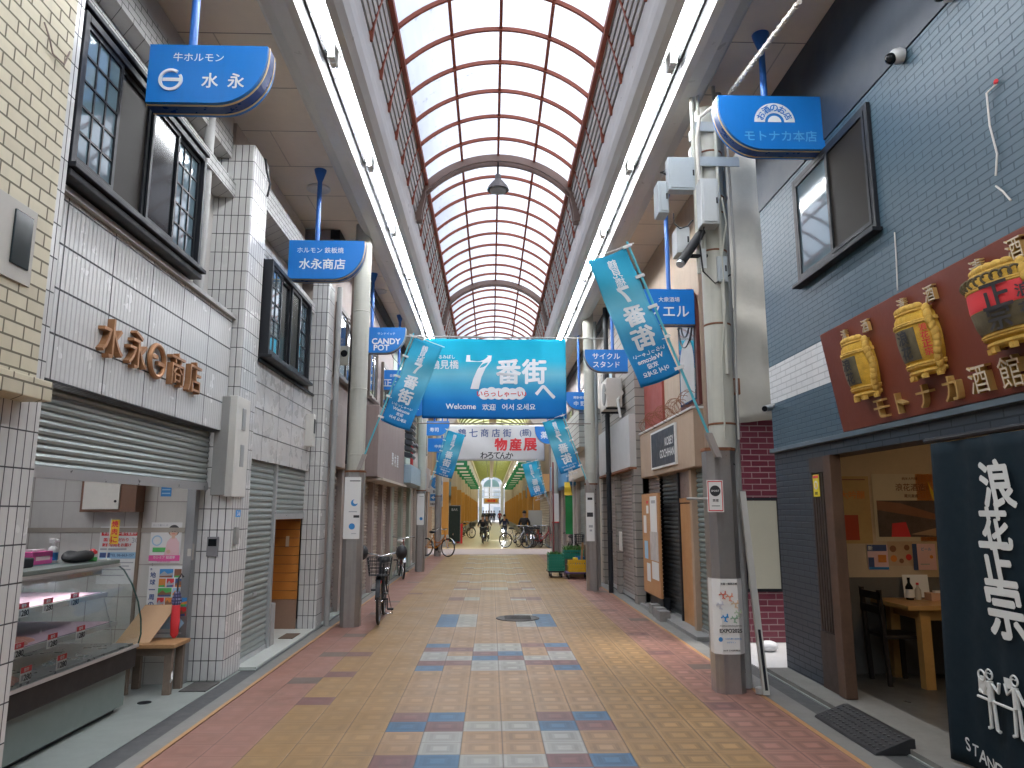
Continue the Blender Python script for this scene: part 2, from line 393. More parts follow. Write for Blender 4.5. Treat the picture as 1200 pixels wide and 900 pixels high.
# tiled pavement of the arcade: 16 files of square tiles
TX0, TW, TH = -2.21, .2875, .265
def tile_mat(name, col, amt=.1, ring=.46):
    m, nt, b = newmat(name)
    sp = nd(nt, 'ShaderNodeSeparateXYZ'); nt.links.new(nd(nt, 'ShaderNodeNewGeometry').outputs['Position'], sp.inputs[0])
    gx = mth(nt, 'DIVIDE', mth(nt, 'SUBTRACT', sp.outputs[0], TX0), TW); gy = mth(nt, 'DIVIDE', sp.outputs[1], TH)
    fx, fy = mth(nt, 'FRACT', gx), mth(nt, 'FRACT', gy)
    ax, ay = mth(nt, 'ABSOLUTE', mth(nt, 'SUBTRACT', fx, .5)), mth(nt, 'ABSOLUTE', mth(nt, 'SUBTRACT', fy, .5))
    jx, jy = ramp(nt, ax, .484, .497), ramp(nt, ay, .482, .497)
    mxx = mth(nt, 'MAXIMUM', ax, ay)
    inner = mth(nt, 'SUBTRACT', 1.0, ramp(nt, mxx, .15, .18))
    band = mth(nt, 'MULTIPLY', ramp(nt, mxx, .40, .42), mth(nt, 'SUBTRACT', 1.0, ramp(nt, mxx, .46, .475)))
    mid = mth(nt, 'MULTIPLY', ramp(nt, mxx, .22, .24), mth(nt, 'SUBTRACT', 1.0, ramp(nt, mxx, .31, .33)))
    # the relief is worn away along the left half and crisp along the right
    wear = mth(nt, 'MULTIPLY', ramp(nt, mth(nt, 'ADD', sp.outputs[0], mth(nt, 'MULTIPLY', noise(nt, pos(nt), .7, 3), 1.2)), -1.0, 2.2), ramp(nt, noise(nt, pos(nt), 1.7, 4), .2, .6))
    wear = mth(nt, 'ADD', mth(nt, 'MULTIPLY', wear, .85), .20)
    rel = mth(nt, 'MULTIPLY', mth(nt, 'SUBTRACT', mth(nt, 'ADD', inner, mth(nt, 'MULTIPLY', band, .7)), mth(nt, 'MULTIPLY', mid, .5)), mth(nt, 'MULTIPLY', wear, ring))
    cb = nd(nt, 'ShaderNodeCombineXYZ'); nt.links.new(mth(nt, 'FLOOR', gx), cb.inputs[0]); nt.links.new(mth(nt, 'FLOOR', gy), cb.inputs[1])
    wn = nd(nt, 'ShaderNodeTexWhiteNoise'); wn.noise_dimensions = '2D'; nt.links.new(cb.outputs[0], wn.inputs['Vector'])
    v = mth(nt, 'ADD', mth(nt, 'ADD', 1.0, rel), mth(nt, 'MULTIPLY', mth(nt, 'SUBTRACT', wn.outputs[0], .5), .12))
    cc = nd(nt, 'ShaderNodeCombineColor')
    for i in range(3): nt.links.new(v, cc.inputs[i])
    c = mixc(nt, 1.0, weather(nt, (*col, 1), amt, .55), cc.outputs[0], 'MULTIPLY')
    c = mixc(nt, mth(nt, 'MULTIPLY', ramp(nt, noise(nt, pos(nt), 1.9, 7, .75), .52, .78), .42), c, (.085, .07, .06))
    c = mixc(nt, mth(nt, 'MULTIPLY', jx, .8), c, (.07, .05, .04)); c = mixc(nt, mth(nt, 'MULTIPLY', jy, .58), c, (.10, .075, .06))
    nt.links.new(c, b.inputs['Base Color'])
    b.inputs['Specular IOR Level'].default_value = .45
    nt.links.new(mth(nt, 'ADD', .30, mth(nt, 'MULTIPLY', noise(nt, pos(nt), 1.6, 5, .7), .32)), b.inputs['Roughness'])
    h = mth(nt, 'SUBTRACT', mth(nt, 'MULTIPLY', rel, 2.0), mth(nt, 'MAXIMUM', jx, jy)); bump(nt, b, h, .0015, .8)
    return m
OCH, PNK, BLU, WHT, RBR, TAN, DRK = 0, 1, 2, 3, 4, 5, 6
tiles = [tile_mat('tile_ochre', (.285, .172, .074)), tile_mat('tile_pink', (.270, .138, .108)), tile_mat('tile_blue', (.048, .118, .205)),
         tile_mat('tile_white', (.295, .288, .265)), tile_mat('tile_red_brown', (.165, .08, .074)), tile_mat('tile_tan', (.30, .185, .098)), tile_mat('drain_lid', (.13, .10, .085), .2, .05)]
T1 = ["rb....", "br.w..", ]  # readable sketch only
PAT = {}
def setp(r, cols):
    for c, t in enumerate(cols):
        if t is not None: PAT[(r, 5 + c)] = t
r0 = 18                                        # first course of the near motif (y about 4.8)
n_ = None
setp(18, (BLU, RBR, n_, n_, BLU, RBR)); setp(19, (RBR, BLU, WHT, WHT, RBR, BLU)); setp(20, (n_, WHT, n_, n_, WHT, n_)); setp(21, (n_, WHT, n_, n_, WHT, n_))
setp(22, (BLU, RBR, WHT, WHT, BLU, RBR)); setp(23, (RBR, BLU, n_, n_, RBR, BLU))
setp(30, (BLU, n_, WHT, WHT, n_, BLU)); setp(31, (RBR, RBR, WHT, WHT, RBR, RBR)); setp(32, (WHT, WHT, BLU, RBR, WHT, WHT)); setp(33, (WHT, n_, RBR, BLU, n_, WHT))
setp(34, (RBR, RBR, WHT, WHT, n_, RBR)); setp(35, (BLU, n_, WHT, WHT, RBR, BLU))
for r in range(41, 46): setp(r, (BLU if r != 43 else BLU, WHT, n_, n_, WHT, BLU))
setp(52, (n_, n_, n_, n_, n_, n_)); setp(53, (RBR, WHT, n_, n_, WHT, RBR)); setp(54, (RBR, WHT, n_, n_, RBR, RBR)); setp(60, (WHT, RBR, WHT, WHT, RBR, WHT)); setp(61, (RBR, n_, WHT, WHT, n_, RBR))
for k in range(66, 108, 8):
    setp(k, (RBR, WHT, n_, n_, WHT, RBR)); setp(k + 1, (WHT, n_, WHT, WHT, n_, WHT))
for (c, r) in ((1, 28), (2, 25), (1, 33), (2, 33), (1, 38), (2, 29), (1, 46), (1, 52), (2, 57), (14, 24), (14, 33), (15, 30), (14, 38), (15, 43), (14, 47), (14, 52), (15, 58), (1, 66), (14, 66)): PAT[(r, c)] = DRK if c in (1, 15) else RBR
fl = MB()
for r in range(-30, 109):
    for c in range(16):
        t = PAT.get((r, c))
        if t is None: t = PNK if c in (0, 1, 14, 15) or (c == 13 and False) else (TAN if 5 <= c <= 10 else OCH)
        x, y = TX0 + c * TW, r * TH; fl.quad((x, y, 0), (x + TW, y, 0), (x + TW, y + TH, 0), (x, y + TH, 0), t)
struct(fl.build('arcade_pavement', tiles, origin=(0, 10, 0)))
kerbm = M('kerb_granite', (.21, .21, .20), .6, amt=.16, scale=2, bmp=.002)
kerbo = M('kerb_orange_tile', (.44, .24, .11), .6, amt=.12)
grate = brick('drain_grating', (.10, .10, .10), (.12, .12, .12), (.025, .025, .025), .03, .03, .006, 0, .5)
for nm, x0, x1, mt, z in (('kerb_strip', -2.37, -2.21, kerbm, .004), ('drain_strip', -2.54, -2.37, M('drain_cover', (.075, .078, .08), .6, amt=.2, scale=4), .002),
                          ('kerb_strip', 2.43, 2.62, kerbm, .004), ('drain_strip', 2.62, 2.78, M('drain_cover', (.09, .09, .09)), .002), ('gutter_tile', 2.39, 2.43, kerbo, .002), ('gutter_tile', -2.245, -2.21, kerbo, .006)):
    struct(MB().box(x0, x1, -8, 28.8, -.015, z).build(nm, mt))
slabm = M('shop_floor_tile', (.30, .33, .31), .45, amt=.16, scale=1.2)
for nm, x0, x1, y0, y1, z in (('shop_floor', -5.0, -2.545, -6, 8.0, .003), ('shop_floor', -5.0, -2.40, 8.0, 29, .012), ('shop_floor', 2.785, 7.5, -6, 7.8, .012), ('shop_floor', 2.785, 7, 9.4, 29, .014)):
    struct(MB().box(x0, x1, y0, y1, -.015, z).build(nm, slabm))
struct(MB().box(2.785, 9, 7.8, 9.4, -.015, .01).build('alley_path', M('alley_concrete', (.5, .5, .5), .7, amt=.12)))
# cross street and the second arcade's floor
struct(MB().box(-40, 40, 28.81, 33.2, -.015, .004).build('cross_street', M('cross_street_paving', (.21, .18, .18), .7, amt=.15)))
struct(MB().box(-4, 4.2, 33.21, 122, -.015, .006).build('far_arcade_pavement', M('far_paving', (.40, .30, .19), .35, amt=.1)))
struct(MB().box(-20, 20, 122.01, 149, -.015, .004).build('far_street', M('pale_concrete', (.55, .55, .54), .7)))
# manhole
mh = thing('manhole_cover', 'round dark iron manhole cover set in the tiled pavement', 'manhole cover', (.42, 11.7, .002))
m_ = MB(); m_.lathe([(.33, 0), (.33, .008), (.3, .012), (.29, .009), (0, .009)], (.42, 11.7, .002), n=36)
m_.build('lid', M('manhole_iron', (.10, .09, .085), .6, .3, amt=.25, scale=14), mh); 
m2 = MB()
for k in range(7): m2.box(.42 - .2, .42 + .2, 11.52 + k * .06, 11.54 + k * .06, .0105, .0155)
m2.build('raised_bars', M('manhole_iron', (.1, .09, .085)), mh)

# ------------------------------------------------------------------ arcade roof
CX = .1; RY0, RY1 = -7.0, 28.4
roof = thing('arcade_roof', 'barrel vault arcade roof of milky sheets on rust red ribs with white fascia beams', 'roof', (CX, 10, 0))
ribm = M('rib_red_oxide', (.36, .10, .06), .55, amt=.2, scale=5)
ribg = M('rib_grey_brown', (.27, .19, .16), .5, amt=.15, scale=5)
beamm = M('beam_white', (.56, .56, .53), .33, amt=.05, scale=1.2, streak=.04)
soffm = brick('soffit_panel', (.34, .29, .25), (.37, .315, .275), (.10, .085, .075), 40, .91, .008, 0, .7, .001)
# soffit boards run in rows across; drive the joints by distance along the street
def soffit_mat():
    m, nt, b = newmat('soffit_board')
    sp = nd(nt, 'ShaderNodeSeparateXYZ'); nt.links.new(nd(nt, 'ShaderNodeNewGeometry').outputs['Position'], sp.inputs[0])
    row = mth(nt, 'DIVIDE', sp.outputs[1], .91); fy = mth(nt, 'ABSOLUTE', mth(nt, 'SUBTRACT', mth(nt, 'FRACT', row), .5))
    odd = mth(nt, 'MULTIPLY', mth(nt, 'FRACT', mth(nt, 'MULTIPLY', mth(nt, 'FLOOR', row), .5)), .9)
    fx = mth(nt, 'ABSOLUTE', mth(nt, 'SUBTRACT', mth(nt, 'FRACT', mth(nt, 'ADD', mth(nt, 'DIVIDE', sp.outputs[0], 1.82), odd)), .5))
    j = mth(nt, 'MAXIMUM', ramp(nt, fy, .490, .496), mth(nt, 'MULTIPLY', ramp(nt, fx, .495, .498), .5))
    nt.links.new(mixc(nt, mth(nt, 'MULTIPLY', j, .75), weather(nt, (.78, .71, .60, 1), .08, 1.1), (.06, .05, .045)), b.inputs['Base Color'])
    b.inputs['Roughness'].default_value = .7; bump(nt, b, mth(nt, 'SUBTRACT', 1.0, j), .004, 1.0); return m
soffm = soffit_mat()
bp = [(2.16, 6.2), (2.16, 6.05), (2.13, 5.93), (2.06, 5.83), (1.95, 5.77), (1.82, 5.755), (1.75, 5.765), (1.72, 5.80), (1.72, 5.93), (1.53, 5.93), (1.53, 5.82), (1.50, 5.79), (1.44, 5.83),
      (1.39, 5.92), (1.365, 6.03), (1.36, 6.13), (1.37, 6.22), (1.385, 6.235), (1.40, 6.55), (1.5, 6.6)]
for s in (-1, 1):
    mb = MB(); P = [(CX + s * x, z) for x, z in bp]
    for (a, b) in zip(P, P[1:]):
        q = [(a[0], RY0, a[1]), (b[0], RY0, b[1]), (b[0], RY1, b[1]), (a[0], RY1, a[1])]
        mb.add(q if s > 0 else q[::-1], [(0, 1, 2, 3)])
    k = len(mb.v); mb.add([(x, RY1, z) for x, z in P] + [(CX + s * 2.0, RY1, 6.5)], [list(range(len(P) + 1))])
    fb = mb.build('fascia_beam', [beamm, M('trough_grey', (.09, .09, .092), .45, .2)], roof, smooth=True)
    for i in (7, 8, 9): fb.data.polygons[i].material_index = 1
    MB().box(CX + s * 2.1, 3.06 if s > 0 else -4.6, RY0, RY1, 6.052, 6.12).build('soffit', soffm, roof)
    # louvred side strip
    lv = MB()
    for i in range(6):
        f = (i + .5) / 6; x = CX + s * (1.405 - .16 * f); z = 6.56 + .58 * f
        lv.obox((x, RY0, z), (0, RY1 - RY0, 0), (s * -.02, 0, .05), (s * .018, 0, .006))
    lv.build('louvre', M('louvre_grey', (.58, .57, .55), .5, .2, amt=.06), roof)
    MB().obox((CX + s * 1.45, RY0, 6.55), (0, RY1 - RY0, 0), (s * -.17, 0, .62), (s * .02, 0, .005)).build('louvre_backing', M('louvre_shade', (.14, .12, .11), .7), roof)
    MB().box(CX + s * 1.195, CX + s * 1.25, RY0, RY1, 7.10, 7.19).build('rail', ribm, roof)
# vault line: flattened arc from rail to rail
Rv = 1.71; zc = 7.66 - Rv
def arc(x, dr=0.0): return zc + math.sqrt((Rv + dr) ** 2 - x * x)
def vault_pts(n, dr, xm): return [(CX + xm * (2 * i / n - 1), arc(xm * (2 * i / n - 1), dr)) for i in range(n + 1)]
gl = MB(); P = vault_pts(28, .06, 1.245)
for (a, b) in zip(P, P[1:]): gl.quad((a[0], RY0, a[1]), (b[0], RY0, b[1]), (b[0], RY1, b[1]), (a[0], RY1, a[1]))
gl.build('glazing', glazing('milky_roof_sheet', (.73, .755, .80), .13, .40), roof, smooth=True)
def rib_mesh(w, d, y=0.0):
    mb = MB(); A = vault_pts(24, .03, 1.235); B = vault_pts(24, .03 - d, 1.235)
    A = [(CX - 1.42, 6.5)] + [(CX - 1.40, 6.72), (CX - 1.345, 6.95)] + A + [(CX + 1.345, 6.95), (CX + 1.40, 6.72), (CX + 1.42, 6.5)]
    B = [(CX - 1.42 + d, 6.5)] + [(CX - 1.40 + d, 6.70), (CX - 1.345 + d * .9, 6.91)] + B + [(CX + 1.345 - d * .9, 6.91), (CX + 1.40 - d, 6.70), (CX + 1.42 - d, 6.5)]
    n = len(A); V = []
    for (p, q) in zip(A, B): V += [(p[0], y - w / 2, p[1]), (p[0], y + w / 2, p[1]), (q[0], y + w / 2, q[1]), (q[0], y - w / 2, q[1])]
    F = []
    for i in range(n - 1):
        for j in range(4):
            a, b = i * 4 + j, i * 4 + (j + 1) % 4; F.append((a, a + 4, b + 4, b))
    F += [(0, 1, 2, 3), tuple(range(4 * n - 4, 4 * n))[::-1]]
    return mb.add(V, F)
RIBS = [12.0 + .70 * k for k in range(-26, 24) if k % 10]
BIGS = [12.0 + 7.0 * k for k in (-2, -1, 0, 1, 2)]
first = rib_mesh(.034, .05, RIBS[0]).build('rib', ribm, roof)
for y in RIBS[1:]:
    c = first.copy(); COL.objects.link(c); c.location.y = y - RIBS[0]
first = None
for y in BIGS:
    mb = rib_mesh(.05, .12, y - .09); mb2 = rib_mesh(.05, .12, y + .09); mb.add(mb2.v, mb2.f)
    o = mb.build('truss_rib', ribg, roof)
    if first is None: first = o
for x in (-.62, 0, .62):
    MB().box(CX + x - .02, CX + x + .02, RY0, RY1, arc(x) + .005, arc(x) + .055).build('purlin', ribm, roof)
# fluorescent fittings in the beam troughs
endm = M('lamp_holder', (.62, .62, .6), .4); refl = M('lamp_reflector', (.32, .325, .33), .3, .8, amt=.03)
proto = None
for s in (-1, 1):
    for k in range(15):
        y = -4.6 + 2.2 * k
        lab = 'white fluorescent tube fitting in the row above the %s' % ('butcher side' if s < 0 else 'bar side')
        g = 'tube fittings in the arcade beams'
        x = CX + s * 1.61
        if proto is None:
            proto = thing('tube_light', lab, 'light fitting', (x, y, 5.805), g)
            MB().tube([(x, y + .09, 5.805), (x, y + 2.11, 5.805)], .019, 10).build('tube', TUBE_M, proto, smooth=True)
            for yy in (y + .01, y + 2.10): MB().box(x - .03, x + .03, yy, yy + .08, 5.78, 5.93).build('holder', endm, proto)
            MB().box(x - .075, x - .05, y + .04, y + 2.16, 5.86, 5.93).build('reflector', refl, proto)
            MB().box(x + .05, x + .075, y + .04, y + 2.16, 5.86, 5.93).build('reflector', refl, proto)
        else: dup(proto, (x, y, 5.805), 0, lab, g)
# pendant lamp below the big rib
pl = thing('pendant_lamp', 'grey bell shaped factory lamp hanging under the arched roof', 'lamp', (.1, 12.0, 7.2))
MB().lathe([(.05, .28), (.055, .2), (.10, .15), (.17, .06), (.19, 0), (.17, 0.0), (.10, .10), (.04, .14)], (.1, 12, 7.08), n=24).build('shade', M('lamp_grey', (.16, .15, .15), .45, .4), pl, smooth=True)
MB().tube([(.1, 12, 7.34), (.1, 12, 7.6)], .014).build('stem', DARK, pl)
MB().lathe([(.0, -.02), (.14, -.02), (.15, .01), (.14, .02)], (.1, 12, 7.08), n=24).build('lens', M('lamp_lens', (.4, .4, .38), .2), pl, smooth=True)
for (x, y, lab) in ((-2.42, 9.75, 'round grey vent in the ceiling boards behind the second blue sign'), (-2.3, 14.6, 'round grey vent in the ceiling boards near the CANDY POT sign')):
    v_ = thing('ceiling_vent', lab, 'vent', (x, y, 6.03)); MB().lathe([(.16, 6.051), (.165, 6.03), (.14, 6.018), (.12, 6.03)], (x, y, 0), n=28).build('ring', endm, v_, smooth=True); MB().lathe([(.12, 6.032), (0, 6.030)], (x, y, 0), n=28).build('grille', M('vent_grey', (.25, .24, .23), .5), v_)
# ------------------------------------------------------------------ arcade posts
def post(name, label, x, y, top=6.0, w=.27, r=.125, g='arcade posts', lean=0.0):
    t = thing(name, label, 'post', (x, y, 0), g)
    h = 2.17; c = w * .22; q = w / 2
    oc = [(x - q, y - q + c), (x - q + c, y - q), (x + q - c, y - q), (x + q, y - q + c), (x + q, y + q - c), (x + q - c, y + q), (x - q + c, y + q), (x - q, y + q - c)]
    MB().prism(oc, 'xy', 0, h).build('steel_cladding', STEEL, t)
    MB().prism([(x + (a - x) * 1.06, y + (b - y) * 1.06) for a, b in oc], 'xy', h + .001, h + .03).build('collar', RUST, t)
    x += lean; MB().lathe([(r, h + .03), (r, top)], (x, y, 0), n=28).build('shaft', CREAM, t, smooth=True)
    for z in ((h + .25, 3.4, 4.6) if not lean else (h + .25, 3.4, 4.15, 4.55, 4.72, 5.2)): MB().lathe([(r, z), (r + .006, z + .004), (r + .006, z + .016), (r, z + .02)], (x, y, 0), n=28).build('band', RUST if x > 0 and y < 8 else CREAM, t, smooth=True)
    return t
post('arcade_post', 'cream arcade post with steel base wrapped in a swirl print poster', 2.17, 7.02, top=5.70, lean=.055)
post('arcade_post', 'cream arcade post with steel base behind the bicycle with handlebar mitts', -1.99, 11.0)
post('arcade_post', 'cream arcade post with steel base beside the green and yellow crates', 2.13, 15.8, w=.25, r=.115)
post('arcade_post', 'cream arcade post with steel base beside the bicycle with a white seat cover', -1.93, 20.8, w=.25, r=.115)
post('arcade_post', 'farthest cream arcade post on the crate side, before the cross street', 2.12, 24.6, w=.24, r=.115)
post('arcade_post', 'farthest cream arcade post on the bicycle side, before the cross street', -1.95, 27.9, w=.24, r=.115)
# ------------------------------------------------------------------ helpers for shop fronts
def shutter(parent, side, X, y0, y1, z0, z1, mat, name='shutter', pitch=.066, slot=True):
    "rolling shutter of curved slats; side +1 = faces +x (left wall), -1 = faces -x"
    prof = []; z = z0
    while z < z1 - 1e-6:
        zt = min(z + pitch, z1)
        for f, d in ((.0, -.008), (.10, -.008), (.22, .008), (.55, .012), (.86, .006)):
            prof.append((X + side * d, z + (zt - z) * f))
        z = zt
    prof.append((X, z1)); mb = MB()
    for (a, b) in zip(prof, prof[1:]):
        q = [(a[0], y0, a[1]), (a[0], y1, a[1]), (b[0], y1, b[1]), (b[0], y0, b[1])]
        mb.add(q if side > 0 else q[::-1], [(0, 1, 2, 3)])
    o = mb.build(name, mat, parent)
    MB().box(X - .012, X + side * .022, y0, y1, z0 - .05, z0 + .02).build('bottom_bar', ALU, o)
    if slot: MB().box(X + side * .011, X + side * .024, (y0 + y1) / 2 - .06, (y0 + y1) / 2 + .06, z0 + .62, z0 + .66).build('slot_cover', ALU, o)
    return o
def window(parent, X, side, y0, y1, z0, z1, panes, frame=DARK, d=.09, name='window', fw=.05):
    "panes: list of (glass material, bars across, bars up) equal widths or (.., share)"
    mb = MB(); Xo = X + side * d
    mb.box(X, Xo, y0, y0 + fw, z0, z1).box(X, Xo, y1 - fw, y1, z0, z1).box(X, Xo, y0 + fw, y1 - fw, z0, z0 + fw).box(X, Xo, y0 + fw, y1 - fw, z1 - fw, z1)
    mb.box(X, Xo + side * .05, y0 - .03, y1 + .03, z0 - .035, z0 - .002)
    o = mb.build(name, frame, parent, bevel=.004)
    n = len(panes); w = (y1 - y0 - 2 * fw) / n
    for k, (gm, bx, bz) in enumerate(panes):
        a = y0 + fw + k * w; xx = X + side * (d * (.35 if k % 2 else .6))
        MB().box(xx - .004, xx + .004, a, a + w, z0 + fw, z1 - fw).build('pane', gm, o)
        sb = MB(); x1 = xx + side * .02; s = .032
        sb.box(xx + side * .005, x1, a, a + s, z0 + fw, z1 - fw).box(xx + side * .005, x1, a + w - s, a + w, z0 + fw, z1 - fw)
        sb.box(xx + side * .005, x1, a + s, a + w - s, z0 + fw, z0 + fw + s).box(xx + side * .005, x1, a + s, a + w - s, z1 - fw - s, z1 - fw)
        for i in range(1, bx): q = a + s + (w - 2 * s) * i / bx; sb.box(xx + side * .005, xx + side * .013, q - .008, q + .008, z0 + fw + s, z1 - fw - s)
        for i in range(1, bz): q = z0 + fw + s + (z1 - z0 - 2 * fw - 2 * s) * i / bz; sb.box(xx + side * .0052, xx + side * .0128, a + s, a + w - s, q - .008, q + .008)
        sb.build('sash', frame, o)
    return o
tilep = brick('white_column_tile', (.64, .64, .63), (.58, .58, .57), (.035, .035, .04), .072, .205, .0042, 0, .26, .005, shift=(.02, .01), streak=.03)
tilef = brick('white_panel_tile', (.63, .635, .63), (.60, .605, .60), (.03, .03, .034), .60, .285, .007, 0, .26, .007, rib=.05, shift=(-4.49 + 2.68 + .6, -2.39 + .285), streak=.03, ribc=.16)
tilef2 = brick('white_panel_tile_far', (.59, .585, .575), (.55, .545, .535), (.035, .035, .04), .60, .285, .007, 0, .28, .007, rib=.05, shift=(.2, .12), streak=.05, ribc=.14)
brickc = brick('cream_brick', (.62, .565, .42), (.53, .475, .345), (.16, .14, .10), .165, .078, .006, .5, .55, .006, amt=.14)
cornice = brick('cornice_tile', (.38, .38, .37), (.34, .34, .33), (.06, .06, .06), .19, .06, .004, .5, .4, .004)
upw = M('upper_wall_grey', (.46, .44, .42), .7, amt=.12, scale=1, streak=.1)
itile = brick('inside_wall_tile', (.60, .585, .55), (.56, .545, .51), (.33, .30, .27), .30, .30, .004, 0, .3, .002, shift=(.05, .1))
itile2 = brick('inside_back_tile', (.55, .56, .66), (.52, .53, .63), (.38, .38, .42), .20, .20, .004, 0, .3, .002)
# ---- cream brick building, nearest on the left
b0 = thing('brick_building', 'cream brick building with a dark glazed panel beside the tiled butcher shop', 'building', (-3, 2, 0))
MB().box(-5, -2.48, -6, 4.03, 2.2, 6.04).build('wall', brickc, b0)
MB().box(-4.8, -2.72, -6, 3.70, .003, 2.199).build('lower_wall', brickc, b0)
MB().box(-2.74, -2.40, 1, 4.06, 2.19, 2.30).build('ledge', brickc, b0, bevel=.006)
mp = panel('wall_meter', 'beige wall meter with a dark glass slot on the cream brick wall', 'meter', (-2.4795, 3.42, 2.78), LEFTW, .45, .42, M('panel_beige', (.42, .40, .36), .45, amt=.06), [], th=.012, bevel=.003)
MB().box(-2.468, -2.458, 3.68, 3.83, 2.86, 3.15).build('dark_glass', glass_dark('meter_glass', (.02, .03, .034), .15, .1), mp, bevel=.004)
MB().tube([(-2.472, 3.74, 4.26), (-2.455, 3.77, 4.19), (-2.465, 3.83, 4.13), (-2.458, 3.93, 4.13), (-2.47, 3.99, 4.25)], .005, 6).build('loose_wire', BROWNPIPE)
tag(bpy.data.objects['loose_wire'], 'short loose brown wire looping on the cream brick wall', 'wire')
# ---- butcher shop building
b1 = thing('butcher_building', 'white tiled butcher building with copper characters and a half raised shutter', 'building', (-3.2, 6, 0))
MB().box(-3.1, -2.56, 3.78, 4.235, .003, 5.5).build('pillar', tilep, b1)
MB().box(-3.06, -2.56, 7.50, 8.02, .003, 5.52).build('pillar', tilep, b1, bevel=.02)
MB().box(-2.95, -2.68, 4.26, 7.49, 2.39, 3.56).build('fascia', tilef, b1)
MB().box(-2.97, -2.64, 4.26, 7.49, 3.562, 3.60).build('fascia_cap', GREYPIPE, b1)
MB().box(-5.0, -2.96, 3.8, 7.9, 2.45, 6.04).build('upper_wall', upw, b1)
MB().box(-2.955, -2.74, 4.26, 7.49, 4.90, 5.06).build('cornice', cornice, b1)
MB().box(-2.955, -2.80, 4.26, 7.49, 5.35, 5.62).build('cornice', cornice, b1)
shutter(b1, 1, -2.80, 4.32, 7.40, 1.86, 2.385, SHUT, slot=False, pitch=.052)
MB().box(-2.965, -2.885, 7.39, 7.495, .004, 2.385).build('jamb', M('jamb_grey', (.27, .28, .285), .35, .5), b1)
MB().box(-2.86, -2.76, 4.255, 4.315, .004, 2.385).build('jamb', M('jamb_grey', (.2, .2, .2)), b1)
# bay window
by = thing('bay_window', 'dark steel bay window with gridded panes over the copper characters', 'bay window', (-2.7, 5.1, 3.5))
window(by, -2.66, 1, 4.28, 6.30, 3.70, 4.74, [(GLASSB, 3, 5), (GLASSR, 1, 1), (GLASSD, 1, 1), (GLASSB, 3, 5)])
MB().box(-2.96, -2.665, 4.30, 6.28, 3.68, 4.76).build('casing', DARK, by)
MB().box(-2.96, -2.555, 4.26, 6.33, 3.615, 3.66).build('base', DARK, by, bevel=.006)
MB().box(-2.96, -2.56, 4.26, 6.33, 4.765, 4.80).build('hood', DARK, by, bevel=.006)
MB().tube([(-2.80, 6.86, 3.61), (-2.80, 6.86, 5.75)], .05, 12).build('drain_pipe', GREYPIPE, smooth=True)
tag(bpy.data.objects['drain_pipe'], 'grey drain pipe running up between the bay window and the tall tiled pillar', 'pipe')
# copper characters and emblem, each its own thing
COP = M('copper', (.42, .215, .105), .42, .55, amt=.25, scale=6)
def copper(name, ch, y0, y1, z0, z1, lab):
    mb = MB(); C = Vector((-2.675, (y0 + y1) / 2, (z0 + z1) / 2))
    if ch == '*':
        R = (z1 - z0) / 2
        mb.ring(C + Vector((.02, 0, 0)), X_, R * .86, .021, 40, 8)
        mb.box(-2.67, -2.64, C.y - R * .82, C.y - .01, C.z + .012, C.z + .042); mb.box(-2.67, -2.64, C.y + .0, C.y + R * .82, C.z - .03, C.z + .0)
    else: write(mb, ch, C, LEFTW, h=z1 - z0, bold=.03, ext=.10, off=.012)
    tag(mb.build(name, COP), lab, 'sign lettering', 'copper lettering of the butcher shop')
copper('copper_character', '水', 4.94, 5.26, 2.65, 2.93, 'first copper character of the butcher sign, nearest the cream brick wall')
copper('copper_character', '永', 5.33, 5.62, 2.65, 2.93, 'second copper character, left of the round copper emblem')
copper('copper_emblem', '*', 5.66, 5.98, 2.635, 2.925, 'round copper ring emblem in the middle of the butcher sign')
copper('copper_character', '商', 6.02, 6.34, 2.64, 2.92, 'copper character just right of the round copper emblem')
copper('copper_character', '店', 6.39, 6.70, 2.64, 2.92, 'last copper character of the butcher sign, nearest the tall tiled pillar')
# inside of the shop
MB().box(-4.62, -4.52, 4.0, 7.42, .004, 2.44).build('back_wall', itile2, b1)
MB().box(-4.52, -4.50, 4.0, 7.40, 1.47, 1.53).build('frieze', M('frieze_band', (.36, .33, .36), .4), b1)
MB().box(-4.50, -2.90, 7.41, 7.494, .004, 2.44).build('side_wall', itile, b1)
MB().box(-4.50, -2.97, 7.398, 7.409, 1.405, 1.45).build('frieze', M('frieze_tile', (.36, .32, .27), .4), b1)
MB().box(-3.42, -3.39, 7.392, 7.41, .004, 2.3).build('corner_strip', M('strip_brown', (.20, .14, .10), .5), b1)
MB().box(-4.5, -2.8, 4.0, 7.40, 2.40, 2.44).build('ceiling', WHITE, b1)
MB().box(-4.5, -2.8, 3.98, 4.05, .004, 2.44).build('side_wall', itile, b1)
YW = 7.405
cl_ = thing('ceiling_lamp', 'white tube lamp under the ceiling inside the butcher shop', 'lamp', (-3.7, 5.8, 2.3))
MB().box(-3.78, -3.62, 5.0, 6.6, 2.36, 2.399).build('housing', WHITE, cl_); MB().tube([(-3.70, 5.05, 2.335), (-3.70, 6.55, 2.335)], .018, 8).build('tube', emit('shop_tube_light', (.95, .96, 1), 22), cl_, smooth=True)
cab = thing('wall_cabinet', 'small white wall cabinet with brown side panels under the half raised shutter', 'cabinet', (-3.65, 7.3, 1.6))
MB().box(-3.90, -3.38, 7.22, 7.40, 1.60, 2.02).build('body', M('cab_brown', (.16, .075, .04), .5), cab)
MB().box(-3.87, -3.53, 7.20, 7.218, 1.625, 1.99).build('door', M('cab_white', (.68, .66, .60), .4), cab, bevel=.003)
MB().ball((-3.56, 7.19, 1.70), .012, 6).build('knob', DARK, cab)
FW = (X_, Z_)
